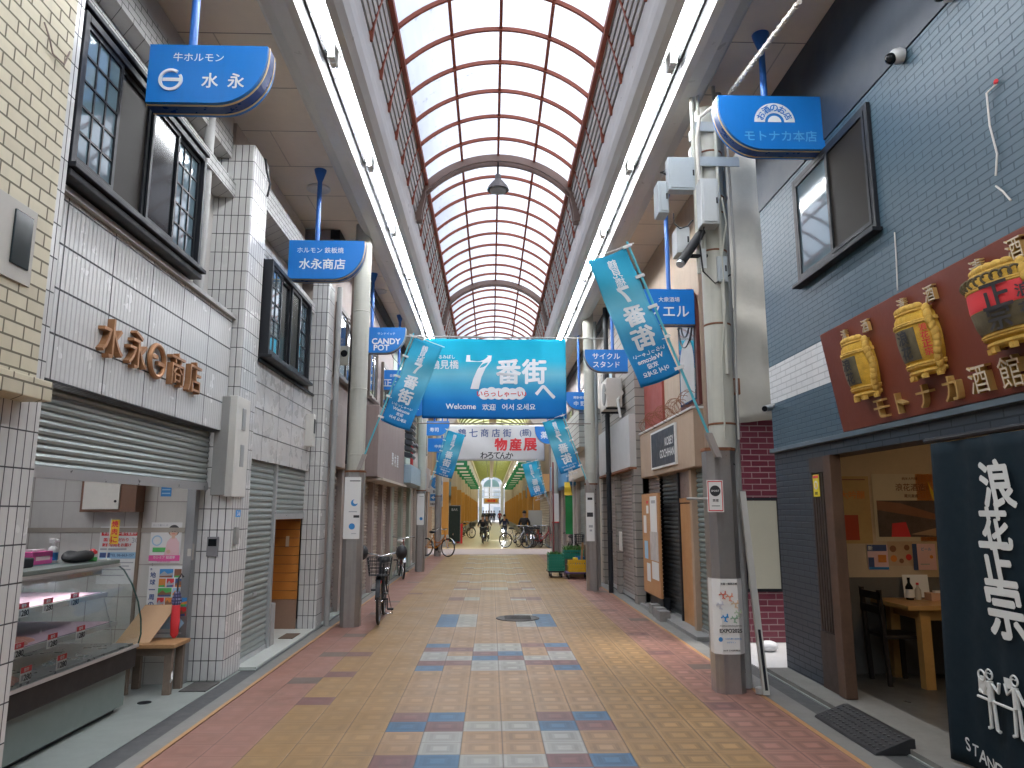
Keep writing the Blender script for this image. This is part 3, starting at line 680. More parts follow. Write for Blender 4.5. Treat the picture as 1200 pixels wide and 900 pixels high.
panel('poster', 'white notice poster with red headings behind the glass showcase', 'poster', (-3.78, YW, .92), FW, .38, .54, PAPER,
      [('r', .03, .955, .97, .965, BLKP), ('r', .04, .84, .96, .92, REDP), ('t', '牛ホルモン一筋で営業中', .5, .88, .05, PAPER), ('t', '国産にこだわり', .42, .77, .06, REDP, .03), ('t', '30', .9, .76, .09, GREYP), ('t', '新鮮な肉をお届け', .45, .68, .06, REDP, .03),
       ('r', .04, .59, .7, .62, GREYP), ('r', .04, .44, .96, .55, LBLUEP), ('r', .04, .46, .3, .54, NAVYP), ('t', 'TEL 06-663-157', .6, .50, .045, NAVYP), ('r', .1, .36, .9, .38, GREYP), ('r', .1, .30, .8, .32, GREYP), ('r', .1, .24, .85, .26, GREYP), ('r', .1, .14, .7, .16, GREYP)], th=.002)
panel('poster', 'pink and white poster of a woman in a pink top above the photo grid poster', 'poster', (-3.295, YW, 1.115), FW, .295, .385, PAPER,
      [('t', 'ひとり暮らしの', .3, .93, .05, GREYP), ('t', '出前まる', .3, .80, .07, REDP), ('c', .22, .55, .13, LBLUEP), ('c', .22, .55, .10, PAPER), ('r', .10, .27, .52, .38, GREENP), ('p', [(.48, .18), (.55, .52), (.66, .62), (.84, .62), (.95, .5), (.97, .18)], PALEP), ('r', .69, .60, .8, .68, SKINP),
       ('c', .745, .80, .14, BLKP), ('c', .745, .76, .105, SKINP), ('p', [(.62, .80), (.68, .90), (.82, .90), (.87, .80), (.80, .85), (.70, .85)], BLKP), ('c', .71, .775, .012, BLKP), ('c', .785, .775, .012, BLKP), ('r', .70, .71, .79, .725, REDP), ('c', .62, .28, .05, SKINP), ('r', 0, .05, 1, .19, PINKP), ('t', 'カシミア 総選挙', .5, .14, .07, PAPER), ('t', '0120-555-222', .5, .045, .04, PINKP)], th=.002)
cells = []
gcol = [BLUEP, BRNP, LBLUEP, ORGP, REDP, NAVYP, GREENP, LBLUEP, BRNP, REDP, ORGP, BLUEP, NAVYP, LBLUEP, REDP, BRNP]
gx = [(.26, .58), (.61, .78), (.81, .97)]
for r in range(5):
    for c in range(3):
        u0, u1 = gx[(c + (r % 2)) % 3] if r % 2 == 0 else [(.26, .42), (.45, .62), (.65, .97)][c]
        v1 = .96 - r * .135; m = gcol[(r * 3 + c) % 16]
        cells += [('r', u0, v1 - .12, u1, v1, m), ('r', u0 + .01, v1 - .12, u1 - .02, v1 - .075, [BRNP, GREENP, NAVYP, ORGP][(r + c) % 4]), ('p', [(u0, v1 - .08), (u0 + (u1 - u0) * .35, v1 - .03), (u0 + (u1 - u0) * .6, v1 - .07), (u1, v1 - .05), (u1, v1 - .09), (u0, v1 - .1)], [GREYP, BRNP, ORGP][(r * 2 + c) % 3])]
panel('poster', 'ship cruise poster of small photo squares with blue upright writing above the red umbrella', 'poster', (-3.285, YW, .43), FW, .40, .655, PAPER,
      cells + [('t', c_, .13, .88 - i * .105, .075, NAVYP, .03) for i, c_ in enumerate('地球一周の船旅')] + [('t', '第', .08, .96, .03, NAVYP), ('p', [(.1, .12), (.2, .26), (.8, .30), (.95, .2), (.85, .12)], LBLUEP), ('r', .08, .05, .9, .07, GREYP)], th=.002)
panel('sticker', 'small red sticker on the lilac back wall tiles', 'sticker', (-4.498, 6.50, 1.70), LEFTW, .12, .13, REDP, [('t', '火', .5, .5, .6, YELP)], th=.002)
panel('sticker', 'small blue striped sticker on the wall right of the white cabinet', 'sticker', (-3.23, YW, 1.75), FW, .10, .12, BLUEP, [('r', .1, .2, .9, .3, LBLUEP), ('r', .1, .5, .9, .6, LBLUEP), ('r', .1, .78, .9, .86, PAPER)], th=.002)
sw_ = panel('light_switch', 'grey light switch plate beside the woman poster', 'switch', (-2.945, YW, 1.14), FW, .075, .155, M('switch_grey', (.30, .28, .25), .4), [], th=.008, bevel=.003)
MB().box(-2.925, -2.89, 7.385, 7.3965, 1.18, 1.25).build('rocker', M('switch_white', (.5, .48, .44), .35), sw_)
# refrigerated showcase
sc_ = thing('showcase', 'curved glass refrigerated meat showcase with pink lined shelves and price cards', 'showcase', (-3.3, 5.5, 0))
Y0, Y1 = 4.28, 6.50
caseg = M('case_green_grey', (.17, .205, .19), .4, .1, amt=.08); casel = M('case_rail', (.50, .51, .50), .35, .4)
MB().box(-4.05, -2.99, Y0, Y1 - .03, .05, .34).build('plinth', caseg, sc_, bevel=.004)
MB().box(-4.0, -3.05, Y0, Y1 - .06, .004, .049).build('foot', BLACK, sc_)
MB().box(-4.05, -2.93, Y0, Y1, .342, .50).build('bumper', M('bumper_brown', (.018, .015, .014), .5, amt=.1, spec=.3), sc_, bevel=.01)
MB().box(-2.93, -2.915, Y0, Y1, .50, .525).build('glass_channel', ALU, sc_)
MB().box(-4.05, -2.955, Y0, Y1 - .02, .502, .53).build('bottom_deck', M('deck_steel', (.42, .43, .43), .3, .5), sc_)
MB().box(-4.05, -3.97, Y0, Y1, .531, 1.15).build('back_panel', M('case_back', (.30, .34, .36), .4), sc_)
gp = [(-2.92, .525), (-2.905, .60), (-2.915, .72), (-2.95, .86), (-3.01, 1.00), (-3.09, 1.12), (-3.16, 1.17)]
mb = MB()
for a, b in zip(gp, gp[1:]): mb.quad((a[0], Y0, a[1]), (a[0], Y1 - .012, a[1]), (b[0], Y1 - .012, b[1]), (b[0], Y0, b[1]))
mb.build('front_glass', CLEAR, sc_, smooth=True)
k_ = MB(); pe = gp + [(-3.96, 1.17), (-3.96, .54)]
k_.add([(x, Y1 - .008, z) for x, z in pe], [list(range(len(pe)))]); k_.build('end_glass', CLEAR, sc_)
MB().tube([(x, Y1 - .006, z) for x, z in gp], .007, 6).build('glass_edge', M('glass_edge_dark', (.03, .08, .07), .15), sc_, smooth=True)
MB().box(-4.05, -3.13, Y0, Y1, 1.172, 1.205).build('top_slab', caseg, sc_, bevel=.006)
MB().box(-3.17, -3.125, Y0, Y1, 1.15, 1.171).build('top_rail', casel, sc_)
mb = MB()
for z, xf in ((.93, -3.17), (.70, -3.07)): mb.box(-3.95, xf, Y0, Y1 - .12, z, z + .018)
mb.build('shelf', M('shelf_glass', (.34, .42, .44), .2, .2), sc_)
PINKL = M('pink_liner', (.72, .50, .60), .5, amt=.03)
mb = MB()
for z, xf in ((.949, -3.19), (.719, -3.09)): mb.box(-3.93, xf, Y0, Y1 - .16, z, z + .004)
mb.build('pink_liner', PINKL, sc_)
mb = MB()
for z, xf in ((.915, -3.165), (.685, -3.065)): mb.box(xf - .01, xf + .012, Y0, Y1 - .12, z, z + .035)
mb.build('price_rail', casel, sc_)
MB().box(-3.24, -3.225, Y0, Y1 - .1, 1.09, 1.17).build('lamp_shade', casel, sc_); MB().tube([(-3.29, Y0, 1.14), (-3.29, Y1 - .2, 1.14)], .011, 8).build('case_light', emit('case_tube_light', (1, .93, .94), 16), sc_)
mb = MB()
for z in (.6, .75, .85): mb.tube([(-3.0, Y1 - .3, .56), (-3.02, Y1 - .29, .70), (-3.09, Y1 - .30, .92)], .004, 5)
mb.build('bracket_wire', ALU, sc_)
def price(y, x, z, g='price cards in the showcase', lab=''):
    t = panel('price_card', lab, 'price card', (x, y, z), LEFTW, .115, .095, PAPER, [('r', 0, .62, 1, 1, REDP), ('t', '和牛', .5, .80, .26, PAPER), ('t', '280', .64, .30, .4, BLKP, .03), ('r', .08, .12, .28, .5, GREYP)], th=.003, group=g)
lab1 = ['red topped price card on the upper showcase shelf, %s', 'red topped price card on the middle showcase shelf, %s', 'red topped price card standing on the showcase floor, %s']
for y, w_ in ((5.20, 'nearest the tiled pillar'), (5.48, 'in the middle of its row'), (5.82, 'nearest the glass end')): price(y, -3.150, .90, lab=lab1[0] % w_)
for y, w_ in ((5.02, 'nearest the tiled pillar'), (5.40, 'in front of the meat'), (5.76, 'nearest the glass end')): price(y, -3.050, .67, lab=lab1[1] % w_)
for y, w_ in ((4.98, 'nearest the tiled pillar'), (5.38, 'nearest the glass end')): price(y, -2.96, .535, lab=lab1[2] % w_)
meatm = M('raw_meat', (.50, .22, .17), .4, amt=.35, scale=16, bmp=.004)
def meat(x, y, z, a, b, h, lab):
    def f(u, v):
        q = 2 * math.pi * u; r = math.sin(v * math.pi / 2); w = 1 + .12 * math.sin(3 * q + x) + .08 * math.sin(7 * q)
        return (x + a * r * w * math.cos(q), y + b * r * w * math.sin(q), z + h * math.cos(v * math.pi / 2) * (1 + .2 * math.sin(9 * q) * r) + .001)
    tag(MB().sheet(f, 36, 7).build('meat_portion', meatm, smooth=True), lab, 'meat')
meat(-3.2, 5.22, .723, .10, .22, .045, 'heap of pink raw meat on the middle showcase shelf')
meat(-3.05, 4.92, .532, .08, .16, .05, 'pale meat portion on the showcase floor beside the tiled pillar')
# things on top of the showcase
ZT = 1.206
tv = thing('cash_register', 'black cash register with a lit blue screen on top of the showcase', 'cash register', (-3.4, 5.3, ZT))
MB().box(-3.62, -3.30, 5.28, 5.58, ZT, ZT + .07).build('base', DARK, tv, bevel=.01)
MB().obox((-3.42, 5.29, ZT + .07), (.03, 0, 0), (0, .27, 0), (-.05, 0, .17)).build('display', DARK, tv, bevel=.006)
MB().obox((-3.388, 5.36, ZT + .095), (.002, 0, 0), (0, .16, 0), (-.03, 0, .11)).build('screen', emit('screen_blue', (.01, .05, .75), .6), tv)
tb = thing('tissue_box', 'pink tissue box on top of the showcase beside the register', 'tissue box', (-3.45, 5.90, ZT))
MB().box(-3.56, -3.40, 5.72, 5.98, ZT, ZT + .095).build('carton', PINKP, tb, bevel=.004)
MB().box(-3.53, -3.43, 5.76, 5.94, ZT + .0955, ZT + .11).build('tissue', PAPER, tb)
MB().box(-3.399, -3.397, 5.76, 5.94, ZT + .03, ZT + .06).build('label_band', PALEP, tb)
tag(MB().box(-3.6, -3.35, 5.66, 6.0, ZT, ZT + .002).build('tray_mat', M('mat_teal', (.10, .22, .24), .5)), 'flat teal counter mat under the tissue box', 'mat')
bpy.data.objects['tissue_box'].location.z += .003; WL['tissue_box'] = Vector((-3.45, 5.90, ZT + .003))
sb = thing('spray_bottle', 'white pump spray bottle with a blue label on the showcase', 'bottle', (-3.46, 6.08, ZT))
MB().lathe([(.035, 0), (.038, .01), (.038, .09), (.03, .115), (.013, .13), (.013, .15)], (-3.46, 6.08, ZT), n=16).build('body', WHITE, sb, smooth=True)
MB().lathe([(.0388, .02), (.0388, .08)], (-3.46, 6.08, ZT), n=16).build('label_band', BLUEP, sb, smooth=True)
MB().box(-3.49, -3.44, 6.065, 6.095, ZT + .15, ZT + .185).box(-3.44, -3.415, 6.07, 6.09, ZT + .16, ZT + .18).build('trigger_head', WHITE, sb, bevel=.004)
def bag(u, v):
    q = 2 * math.pi * u; r = .5 - .5 * math.cos(v * math.pi); rr = math.sin(v * math.pi) ** .6
    return (-3.28 + .10 * rr * math.cos(q) * (1 + .15 * math.sin(3 * q)), 6.10 + .15 * rr * math.sin(q), ZT + .001 + .085 * r * (1 + .25 * math.sin(2 * q + 1) * rr))
tag(MB().sheet(bag, 28, 10).build('black_pouch', BLACK, smooth=True), 'soft black pouch lying on top of the showcase', 'pouch')
mt = thing('toadstool_ornament', 'tiny red and white toadstool ornament on a green foot on the showcase', 'ornament', (-3.25, 6.28, ZT))
MB().lathe([(.035, 0), (.035, .03), (.012, .035), (.012, .07)], (-3.25, 6.28, ZT), n=14).build('foot', GREENP, mt, smooth=True)
MB().lathe([(.012, .05), (.034, .06), (.03, .085), (.0, .10)], (-3.25, 6.28, ZT), n=14).build('cap', REDP, mt, smooth=True)
mb = MB()
for q in range(5): mb.ball((-3.25 + .025 * math.cos(q * 1.26), 6.28 + .025 * math.sin(q * 1.26), ZT + .085), .006, 5)
mb.build('cap_dots', PAPER, mt)
fg = thing('flag_stick', 'little yellow paper banner on a white stick on the showcase', 'mini banner', (-3.2, 6.40, ZT))
MB().tube([(-3.2, 6.40, ZT + .004), (-3.2, 6.43, ZT + .34)], .005, 6).build('stick', WHITE, fg)
MB().box(-3.23, -3.17, 6.36, 6.42, ZT, ZT + .012).build('foot', WHITE, fg)
pa = MB().box(-3.195, -3.125, 6.422, 6.425, ZT + .13, ZT + .33).build('banner', YELP, fg)
mb = MB()
for i, c_ in enumerate('焼肉に'): write(mb, c_, (-3.16, 6.4215, ZT + .295 - i * .064), FW, h=.05, bold=.03)
mb.build('lettering', REDP, pa)
# bench, cardboard, umbrella, mat
WOOD = M('bench_wood', (.36, .20, .09), .55, amt=.3, scale=6, obj=True); WOODD = M('worn_wood', (.20, .15, .115), .65, amt=.3, scale=6)
bn = thing('wooden_bench', 'small wooden bench against the shop side wall under the cruise poster', 'bench', (-3.0, 7.1, 0))
MB().box(-3.35, -2.80, 6.93, 7.30, .405, .44).build('seat', WOOD, bn, bevel=.005)
for x in (-3.28, -2.90):
    for y in (6.98, 7.22): MB().box(x, x + .065, y, y + .05, .004, .404).build('leg', WOODD, bn)
MB().box(-3.28, -2.84, 7.0, 7.02, .33, .40).build('apron', WOODD, bn)
MB().tube([(-2.86, 7.0, .08), (-2.82, 6.98, .14), (-2.84, 7.02, .20)], .008).build('hook_wire', WHITE, bn)
cbm = M('cardboard', (.44, .28, .16), .75, amt=.08, obj=True)
cb_ = MB().obox((-3.36, 7.02, .441), (.30, .0, 0), (0, .02, .004), (.10, .30, .29)).build('cardboard_sheet', cbm)
tag(cb_, 'bent brown cardboard sheet leaning on the wooden bench', 'cardboard')
um = thing('folded_umbrella', 'folded red umbrella with a dark checked sleeve standing on the bench', 'umbrella', (-2.95, 7.28, .441))
MB().lathe([(.012, 0), (.035, .03), (.042, .15), (.036, .30)], (-2.95, 7.28, .441), n=12).build('canopy', REDP, um, smooth=True)
MB().lathe([(.037, .30), (.047, .34), (.026, .42)], (-2.95, 7.28, .441), n=12).build('sleeve', brick('checked_cloth', (.10, .10, .22), (.3, .3, .42), (.03, .03, .08), .03, .03, .006, 0, .7, .001), um, smooth=True)
MB().tube([(-2.95, 7.28, .86), (-2.948, 7.285, .98), (-2.93, 7.30, 1.02), (-2.91, 7.30, .99)], .009).build('handle', BLKP, um, smooth=True)
tag(MB().box(-2.80, -2.56, 7.10, 7.46, .0035, .013).build('door_mat', M('mat_grey', (.09, .085, .08), .9, amt=.3, scale=14)), 'small dark mat on the shop floor by the tiled pillar', 'mat')
tag(MB().lathe([(.055, 0), (.055, .006), (0, .006)], (-2.93, 6.72, .0035), n=18).build('floor_drain', DARK), 'small round drain in the shop floor by the showcase', 'drain')
# on the tall tiled pillar
bx_ = thing('sign_box', 'tall grey lantern sign box fixed to the tall tiled pillar', 'sign box', (-2.6, 7.65, 1.75))
MB().box(-2.74, -2.60, 7.36, 7.499, 1.76, 2.74).build('body', M('box_grey', (.30, .30, .29), .45, amt=.1, streak=.1), bx_, bevel=.006)
MB().box(-2.615, -2.53, 7.365, 7.77, 1.75, 2.75).build('front_box', M('box_white', (.62, .61, .57), .45, amt=.08, streak=.12), bx_, bevel=.006)
mb = MB()
for z in (2.42, 2.05): mb.box(-2.529, -2.523, 7.53, 7.63, z, z + .22)
mb.build('vent_slot', M('slot_grey', (.30, .31, .31), .4), bx_)
it = thing('intercom', 'grey intercom unit at the tall tiled pillar corner', 'intercom', (-2.75, 7.48, 1.2))
MB().box(-2.78, -2.67, 7.475, 7.499, 1.17, 1.36).build('housing', M('icom_grey', (.2, .2, .21), .4, .3), it, bevel=.004)
MB().box(-2.765, -2.685, 7.470, 7.4745, 1.27, 1.34).build('screen', GLASSD, it)
tag(MB().box(-2.559, -2.53, 7.56, 7.66, 1.28, 1.45).build('junction_box', M('jbox_grey', (.27, .27, .26), .5), bevel=.004), 'little grey junction box on the tall tiled pillar', 'box')
panel('number_plate', 'tiny blue house number plate on the tall tiled pillar', 'plate', (-2.559, 7.60, 1.55), LEFTW, .14, .07, BLUEP, [('t', '2-6', .5, .5, .6, PAPER)], th=.003)
# ---- second tiled building (shutter with orange door)
b2 = thing('shutter_building', 'white tiled building with grey shutters and an orange wooden entrance recess', 'building', (-3, 9.5, 0))
MB().box(-2.95, -2.58, 8.03, 10.59, 2.17, 3.24).build('fascia', tilef2, b2)
MB().box(-2.97, -2.55, 8.03, 10.59, 3.242, 3.27).build('fascia_cap', DARK, b2)
MB().box(-5.0, -2.96, 8.0, 11.2, 2.3, 6.04).build('upper_wall', M('upper_wall_beige', (.48, .42, .37), .7, amt=.1, streak=.1), b2)
MB().box(-2.955, -2.66, 8.03, 11.2, 5.12, 5.42).build('cornice', cornice, b2)
MB().box(-2.955, -2.6, 8.03, 10.59, 4.46, 4.62).build('cornice', cornice, b2)
MB().box(-2.655, -2.40, 10.62, 11.0, .003, 4.98).build('pillar', tilep, b2, bevel=.02)
shutter(b2, 1, -2.64, 8.06, 9.09, .06, 2.165, SHUT)
shutter(b2, 1, -2.64, 9.17, 10.61, 1.56, 2.165, SHUT, slot=False)
MB().box(-2.70, -2.60, 9.095, 9.165, .004, 2.168).build('mullion', ALU, b2)
ord_ = M('orange_plank', (.46, .175, .03), .45, amt=.1, scale=5); mb = MB()
for k in range(15): mb.box(-3.11, -3.085, 9.0, 10.57, .42 + k * .118, .42 + k * .118 + .112)
mb.build('wood_lining', ord_, b2)
MB().box(-3.12, -3.085, 9.0, 10.57, .014, .415).build('skirting', M('skirting_tan', (.26, .16, .11), .6), b2)
mb = MB()
for k in range(15): mb.box(-3.08, -2.66, 10.572, 10.59, .42 + k * .118, .42 + k * .118 + .112)
mb.build('wood_lining', ord_, b2); MB().box(-3.08, -2.66, 10.565, 10.59, .014, .415).build('skirting', M('skirting_tan', (.26, .16, .11)), b2)
MB().box(-2.84, -2.80, 10.55, 10.571, 1.13, 1.27).build('switch_plate', M('plate_beige', (.6, .5, .35), .4), b2)
MB().box(-3.3, -2.7, 8.1, 9.0, .013, 2.3).build('inner_wall', DARK, b2)
struct(MB().box(-3.1, -2.40, 8.04, 10.58, .0125, .03).build('doorstep', M('doorstep_pale', (.48, .50, .47), .6, amt=.12)))
tag(MB().box(-2.72, -2.60, 9.20, 9.36, .031, .52).build('leaning_board', M('board_grey', (.34, .33, .32), .6), bevel=.01), 'grey board leaning inside the orange entrance recess', 'board')
tag(MB().box(-2.66, -2.48, 9.75, 10.15, .031, .038).build('door_mat', M('mat_brown', (.11, .075, .05), .9, amt=.2, scale=14)), 'small brown mat on the pale step of the orange entrance', 'mat')
w2 = thing('sliding_window', 'dark framed sliding window of gridded and plain sashes beside the narrow tiled pillar', 'window', (-2.55, 9, 3.3))
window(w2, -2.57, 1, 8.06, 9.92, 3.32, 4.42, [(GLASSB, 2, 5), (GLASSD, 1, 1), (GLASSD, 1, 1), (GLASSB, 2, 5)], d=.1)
MB().box(-2.96, -2.572, 8.08, 9.90, 3.31, 4.43).build('casing', DARK, w2)
bt = thing('wall_lantern', 'white box lantern with a dark slot on the tiled front beside the pipes', 'lantern', (-2.5, 10.45, 2.6))
MB().box(-2.579, -2.47, 10.28, 10.42, 2.50, 2.95).build('body', M('box_white', (.6, .6, .57)), bt, bevel=.004); MB().box(-2.469, -2.465, 10.31, 10.39, 2.68, 2.88).build('slot', DARK, bt)
def pipe(x, y, z0, z1, r, mat, lab, name='drain_pipe'):
    t = thing(name, lab, 'pipe', (x, y, z0)); MB().tube([(x, y, z0), (x, y, z1)], r, 12).build('tube', mat, t, smooth=True)
    mb = MB()
    for k in range(1, 5): z = z0 + (z1 - z0) * k / 5; mb.lathe([(r, 0), (r + .008, .002), (r + .008, .035), (r, .037)], (x, y, z), n=14)
    mb.build('clip', mat, t, smooth=True)
pipe(-2.33, 11.0, .004, 5.0, .04, GREYPIPE, 'grey drain pipe against the narrow tiled pillar')
pipe(-2.24, 11.75, .004, 5.9, .055, BROWNPIPE, 'brown drain pipe just behind the mitt bicycle post')
pipe(-2.14, 11.2, .004, 2.6, .035, GREYPIPE, 'short grey pipe touching the post with the mitt bicycle')
wire_ = lambda n, pts, r, m, lab: tag(MB().tube(pts, r, 6).build(n, m, smooth=True), lab, 'cable')
wire_('hanging_cable', [(-2.60, 7.80, 5.53), (-2.548, 7.82, 5.50), (-2.53, 7.84, 5.36), (-2.50, 7.88, 5.24), (-2.545, 7.95, 5.12)], .012, DARK, 'short black cable hanging over the top of the tall tiled pillar')
wire_('wall_cable', [(-2.28, 11.1, 4.55), (-2.2, 11.05, 4.42), (-2.12, 11.0, 4.2), (-2.14, 11.0, 3.2), (-2.14, 11.0, 2.3)], .012, DARK, 'black cable running down beside the post with the mitt bicycle')
wire_('overhead_wire', [(-2.0, 11.05, 5.1), (-2.1, 15.5, 4.85), (-1.95, 20.75, 5.05)], .008, DARK, 'thin overhead wire sagging between two posts on the bicycle side')
wc_ = thing('wall_camera', 'small black ball camera on a bracket beside the brown drain pipe', 'security camera', (-2.2, 11.4, 3.7))
MB().ball((-2.16, 11.4, 3.66), .075, 10).build('dome', BLACK, wc_, smooth=True); MB().box(-2.22, -2.10, 11.35, 11.45, 3.74, 3.86).build('mount', GREYPIPE, wc_, bevel=.006)
em = thing('meter_box', 'small cream electric meter box between the two drain pipes on the bicycle side', 'meter', (-2.3, 11.35, 3.85))
MB().box(-2.36, -2.22, 11.30, 11.36, 3.85, 4.15).build('case', CREAM, em, bevel=.006); MB().lathe([(.05, -.01), (.055, 0), (0, -.012)], (-2.29, 11.295, 4.03), axis='y', n=18).build('dial', GLASSD, em)
# ---- further buildings on the left
def block(name, label, side, X, y0, y1, wallm, fz0, fz1, fasm, shm, shz=2.3, fX=None, uz=None, win=None, ns=2, eaves=True, pier=.25):
    t = thing(name, label, 'building', (X, (y0 + y1) / 2, 0)); s = side; fX = X + s * .12 if fX is None else fX
    MB().box(X, X - s * 2.5, y0 + .01, y1 - .01, fz0, 6.04).build('upper_wall', wallm, t)
    MB().box(X - s * .3, fX, y0 + .015, y1 - .015, fz0 + .001, fz1).build('fascia', fasm, t, bevel=.01)
    for k in range(ns + 1):
        q = y0 + .012 + (y1 - y0 - .024 - pier) * k / ns; MB().box(X - s * .1, X + s * .05, q, q + pier, .014, fz0 - .002).build('pier', wallm, t)
    for k in range(ns):
        a = y0 + .012 + (y1 - y0 - .024 - pier) * k / ns + pier + .004; b = y0 + .012 + (y1 - y0 - .024 - pier) * (k + 1) / ns - .004
        shutter(t, s, X - s * .05, a, b, .07, fz0 - .01, shm)
    MB().box(X - s * 2.5, X - s * .4, y0 + .05, y1 - .05, .015, fz0 - .01).build('inner_wall', DARK, t)
    if win:
        for (a, b, z0, z1, gm) in win: window(t, X + s * .002, s, a, b, z0, z1, [(gm, 1, 1), (gm, 1, 1)], frame=M('win_alu_brown', (.16, .13, .11), .4, .4), d=.06)
    if eaves: MB().box(X - s * .05, X + s * .10, y0, y1, 5.88, 6.03).build('eaves_beam', DARK, t)
    return t
wb = lambda n, c: M(n, c, .7, amt=.12, scale=1.0, streak=.16)
block('shop_building', 'grey brown rendered building with a brown shutter behind the two drain pipes', 1, -2.52, 11.25, 13.9, wb('wall_taupe', (.33, .28, .255)), 2.3, 3.3, wb('fascia_taupe', (.36, .31, .285)), SHUT_D, win=[(11.6, 13.2, 3.75, 4.95, GLASSD)])
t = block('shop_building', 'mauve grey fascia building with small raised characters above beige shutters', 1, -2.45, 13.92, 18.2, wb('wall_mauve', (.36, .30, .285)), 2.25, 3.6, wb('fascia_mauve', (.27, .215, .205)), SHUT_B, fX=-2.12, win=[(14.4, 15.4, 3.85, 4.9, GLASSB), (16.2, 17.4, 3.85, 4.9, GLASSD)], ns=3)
mb = MB()
for i, c_ in enumerate('野村屋'): write(mb, c_, (-2.115, 16.0 + i * .42, 2.72), LEFTW, h=.26, bold=.02)
mb.build('lettering', LETTER, t)
MB().obox((-2.4, 14.1, 2.19), (.36, 0, 0), (0, 4.0, 0), (0, 0, .05)).build('canopy', wb('canopy_cream', (.5, .46, .4)), t)
mint = wb('wall_mint', (.40, .46, .40))
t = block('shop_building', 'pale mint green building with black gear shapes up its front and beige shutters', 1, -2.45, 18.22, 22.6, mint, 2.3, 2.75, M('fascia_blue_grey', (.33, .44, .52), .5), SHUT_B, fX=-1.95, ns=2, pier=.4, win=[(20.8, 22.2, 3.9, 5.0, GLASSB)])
mb = MB()
MB().box(-2.44, -2.2, 18.4, 19.3, 2.78, 4.3).build('sign_column', mint, t)
for k in range(9): mb.prism([(-2.18, 4.22 - k * .155), (-1.98, 4.17 - k * .155), (-1.94, 4.22 - k * .155), (-1.98, 4.28 - k * .155), (-2.18, 4.33 - k * .155)], 'xz', 18.42, 19.2)
MB().add(mb.v, mb.f).build('chevron_ornament', M('chevron_black', (.06, .065, .075), .5), t)
mb = MB()
for y in (18.6, 18.9): mb.tube([(-2.0, y, 2.75), (-2.0, y, 2.9), (-2.0, y, 3.3)], .02)
mb.build('red_bar', REDP, t)
block('shop_building', 'last pale building of the left row, cream walls and white shutters by the cross street', 1, -2.45, 22.62, 28.7, wb('wall_pale', (.42, .37, .33)), 2.35, 3.2, wb('fascia_pale', (.46, .40, .36)), SHUT_B, ns=4, win=[(23.4, 25, 3.7, 4.9, GLASSD), (26, 27.6, 3.7, 4.9, GLASSD)])
# ------------------------------------------------------------------ right: dark bar building
XR = 3.02
slate = brick('slate_painted_brick', (.043, .086, .120), (.040, .080, .113), (.030, .060, .084), .21, .050, .0045, .5, .40, .008, amt=.1, streak=.02)
slate_lo = brick('slate_lower_brick', (.027, .040, .058), (.025, .037, .054), (.016, .024, .034), .25, .058, .006, .5, .45, .007, amt=.12)
bandw = brick('white_painted_brick', (.66, .67, .68), (.62, .63, .64), (.45, .46, .47), .25, .062, .006, .5, .45, .006)
smooth_ = M('smooth_slate', (.022, .032, .050), .5, amt=.1, scale=1)
br = thing('bar_building', 'slate painted brick bar building with a barrel signboard over a dim doorway', 'building', (3.4, 5, 0))
MB().box(XR, XR + .25, -6, 7.8, 2.26, 4.93).build('wall', slate, br)
MB().box(XR - .012, XR + .25, -6, 7.802, 4.932, 6.04).build('upper_band', smooth_, br)
MB().box(XR + .002, XR + .25, 6.93, 7.798, .014, 2.258).build('lower_wall', slate_lo, br)
MB().box(XR + .25, 7.2, 7.62, 7.80, .014, 6.04).build('end_wall', slate_lo, br)
MB().box(XR - .003, XR + .05, 6.2, 7.801, 2.74, 3.14).build('white_band', bandw, br)
MB().box(XR - .05, XR + .02, -6, 7.803, 2.215, 2.257).build('ledge', M('ledge_slate', (.09, .125, .155), .4, amt=.08), br, bevel=.004)
MB().box(XR - .001, XR + .24, -6, 6.93, 2.10, 2.214).build('lintel', slate_lo, br)
wdk = M('dark_jamb_wood', (.085, .045, .027), .6, amt=.35, scale=4, streak=.2)
MB().box(XR - .03, XR + .07, 6.46, 6.60, .05, 2.10).build('door_post', wdk, br, bevel=.006)
mb = MB()
for k in range(6): mb.box(XR - .012, XR + .03, 6.62 + k * .052, 6.645 + k * .052, .55, 1.95)
mb.box(XR + .031, XR + .07, 6.605, 6.925, .05, 2.098); mb.box(XR - .014, XR + .03, 6.605, 6.925, .05, .54); mb.box(XR - .014, XR + .03, 6.605, 6.925, 1.96, 2.098)
mb.build('lattice', M('lattice_dark', (.045, .028, .022), .6, amt=.25, scale=5), br)
struct(MB().box(2.80, XR + .26, -6, 7.79, -.01, .045).build('door_sill', M('sill_concrete', (.19, .185, .17), .8, amt=.2, scale=2, bmp=.002)))
# room behind the doorway
plas = M('room_plaster', (.58, .47, .33), .7, amt=.1); dado = M('room_dado', (.14, .135, .125), .7, amt=.15)
MB().box(XR + .255, 7.1, 7.585, 7.615, .95, 2.5).build('room_wall', plas, br); MB().box(XR + .255, 7.1, 7.583, 7.615, .02, .948).build('room_dado', dado, br)
MB().box(7.12, 7.2, -6, 7.6, .014, 2.6).build('room_wall', plas, br); MB().box(XR + .255, 7.1, -6, 7.58, 2.46, 2.52).build('room_ceiling', M('room_ceiling', (.40, .29, .19), .7), br)
MB().box(XR + .255, 7.1, 1.6, 1.7, .014, 2.45).build('room_wall', plas, br)
MB().box(XR + .002, XR + .25, -6, 3.2, .046, 2.098).build('lower_wall', slate_lo, br)
struct(MB().box(XR + .27, 7.1, 1.7, 7.58, .0, .02).build('room_floor', M('room_floor', (.10, .095, .085), .35, amt=.3, scale=1.2)))
YP = 7.58
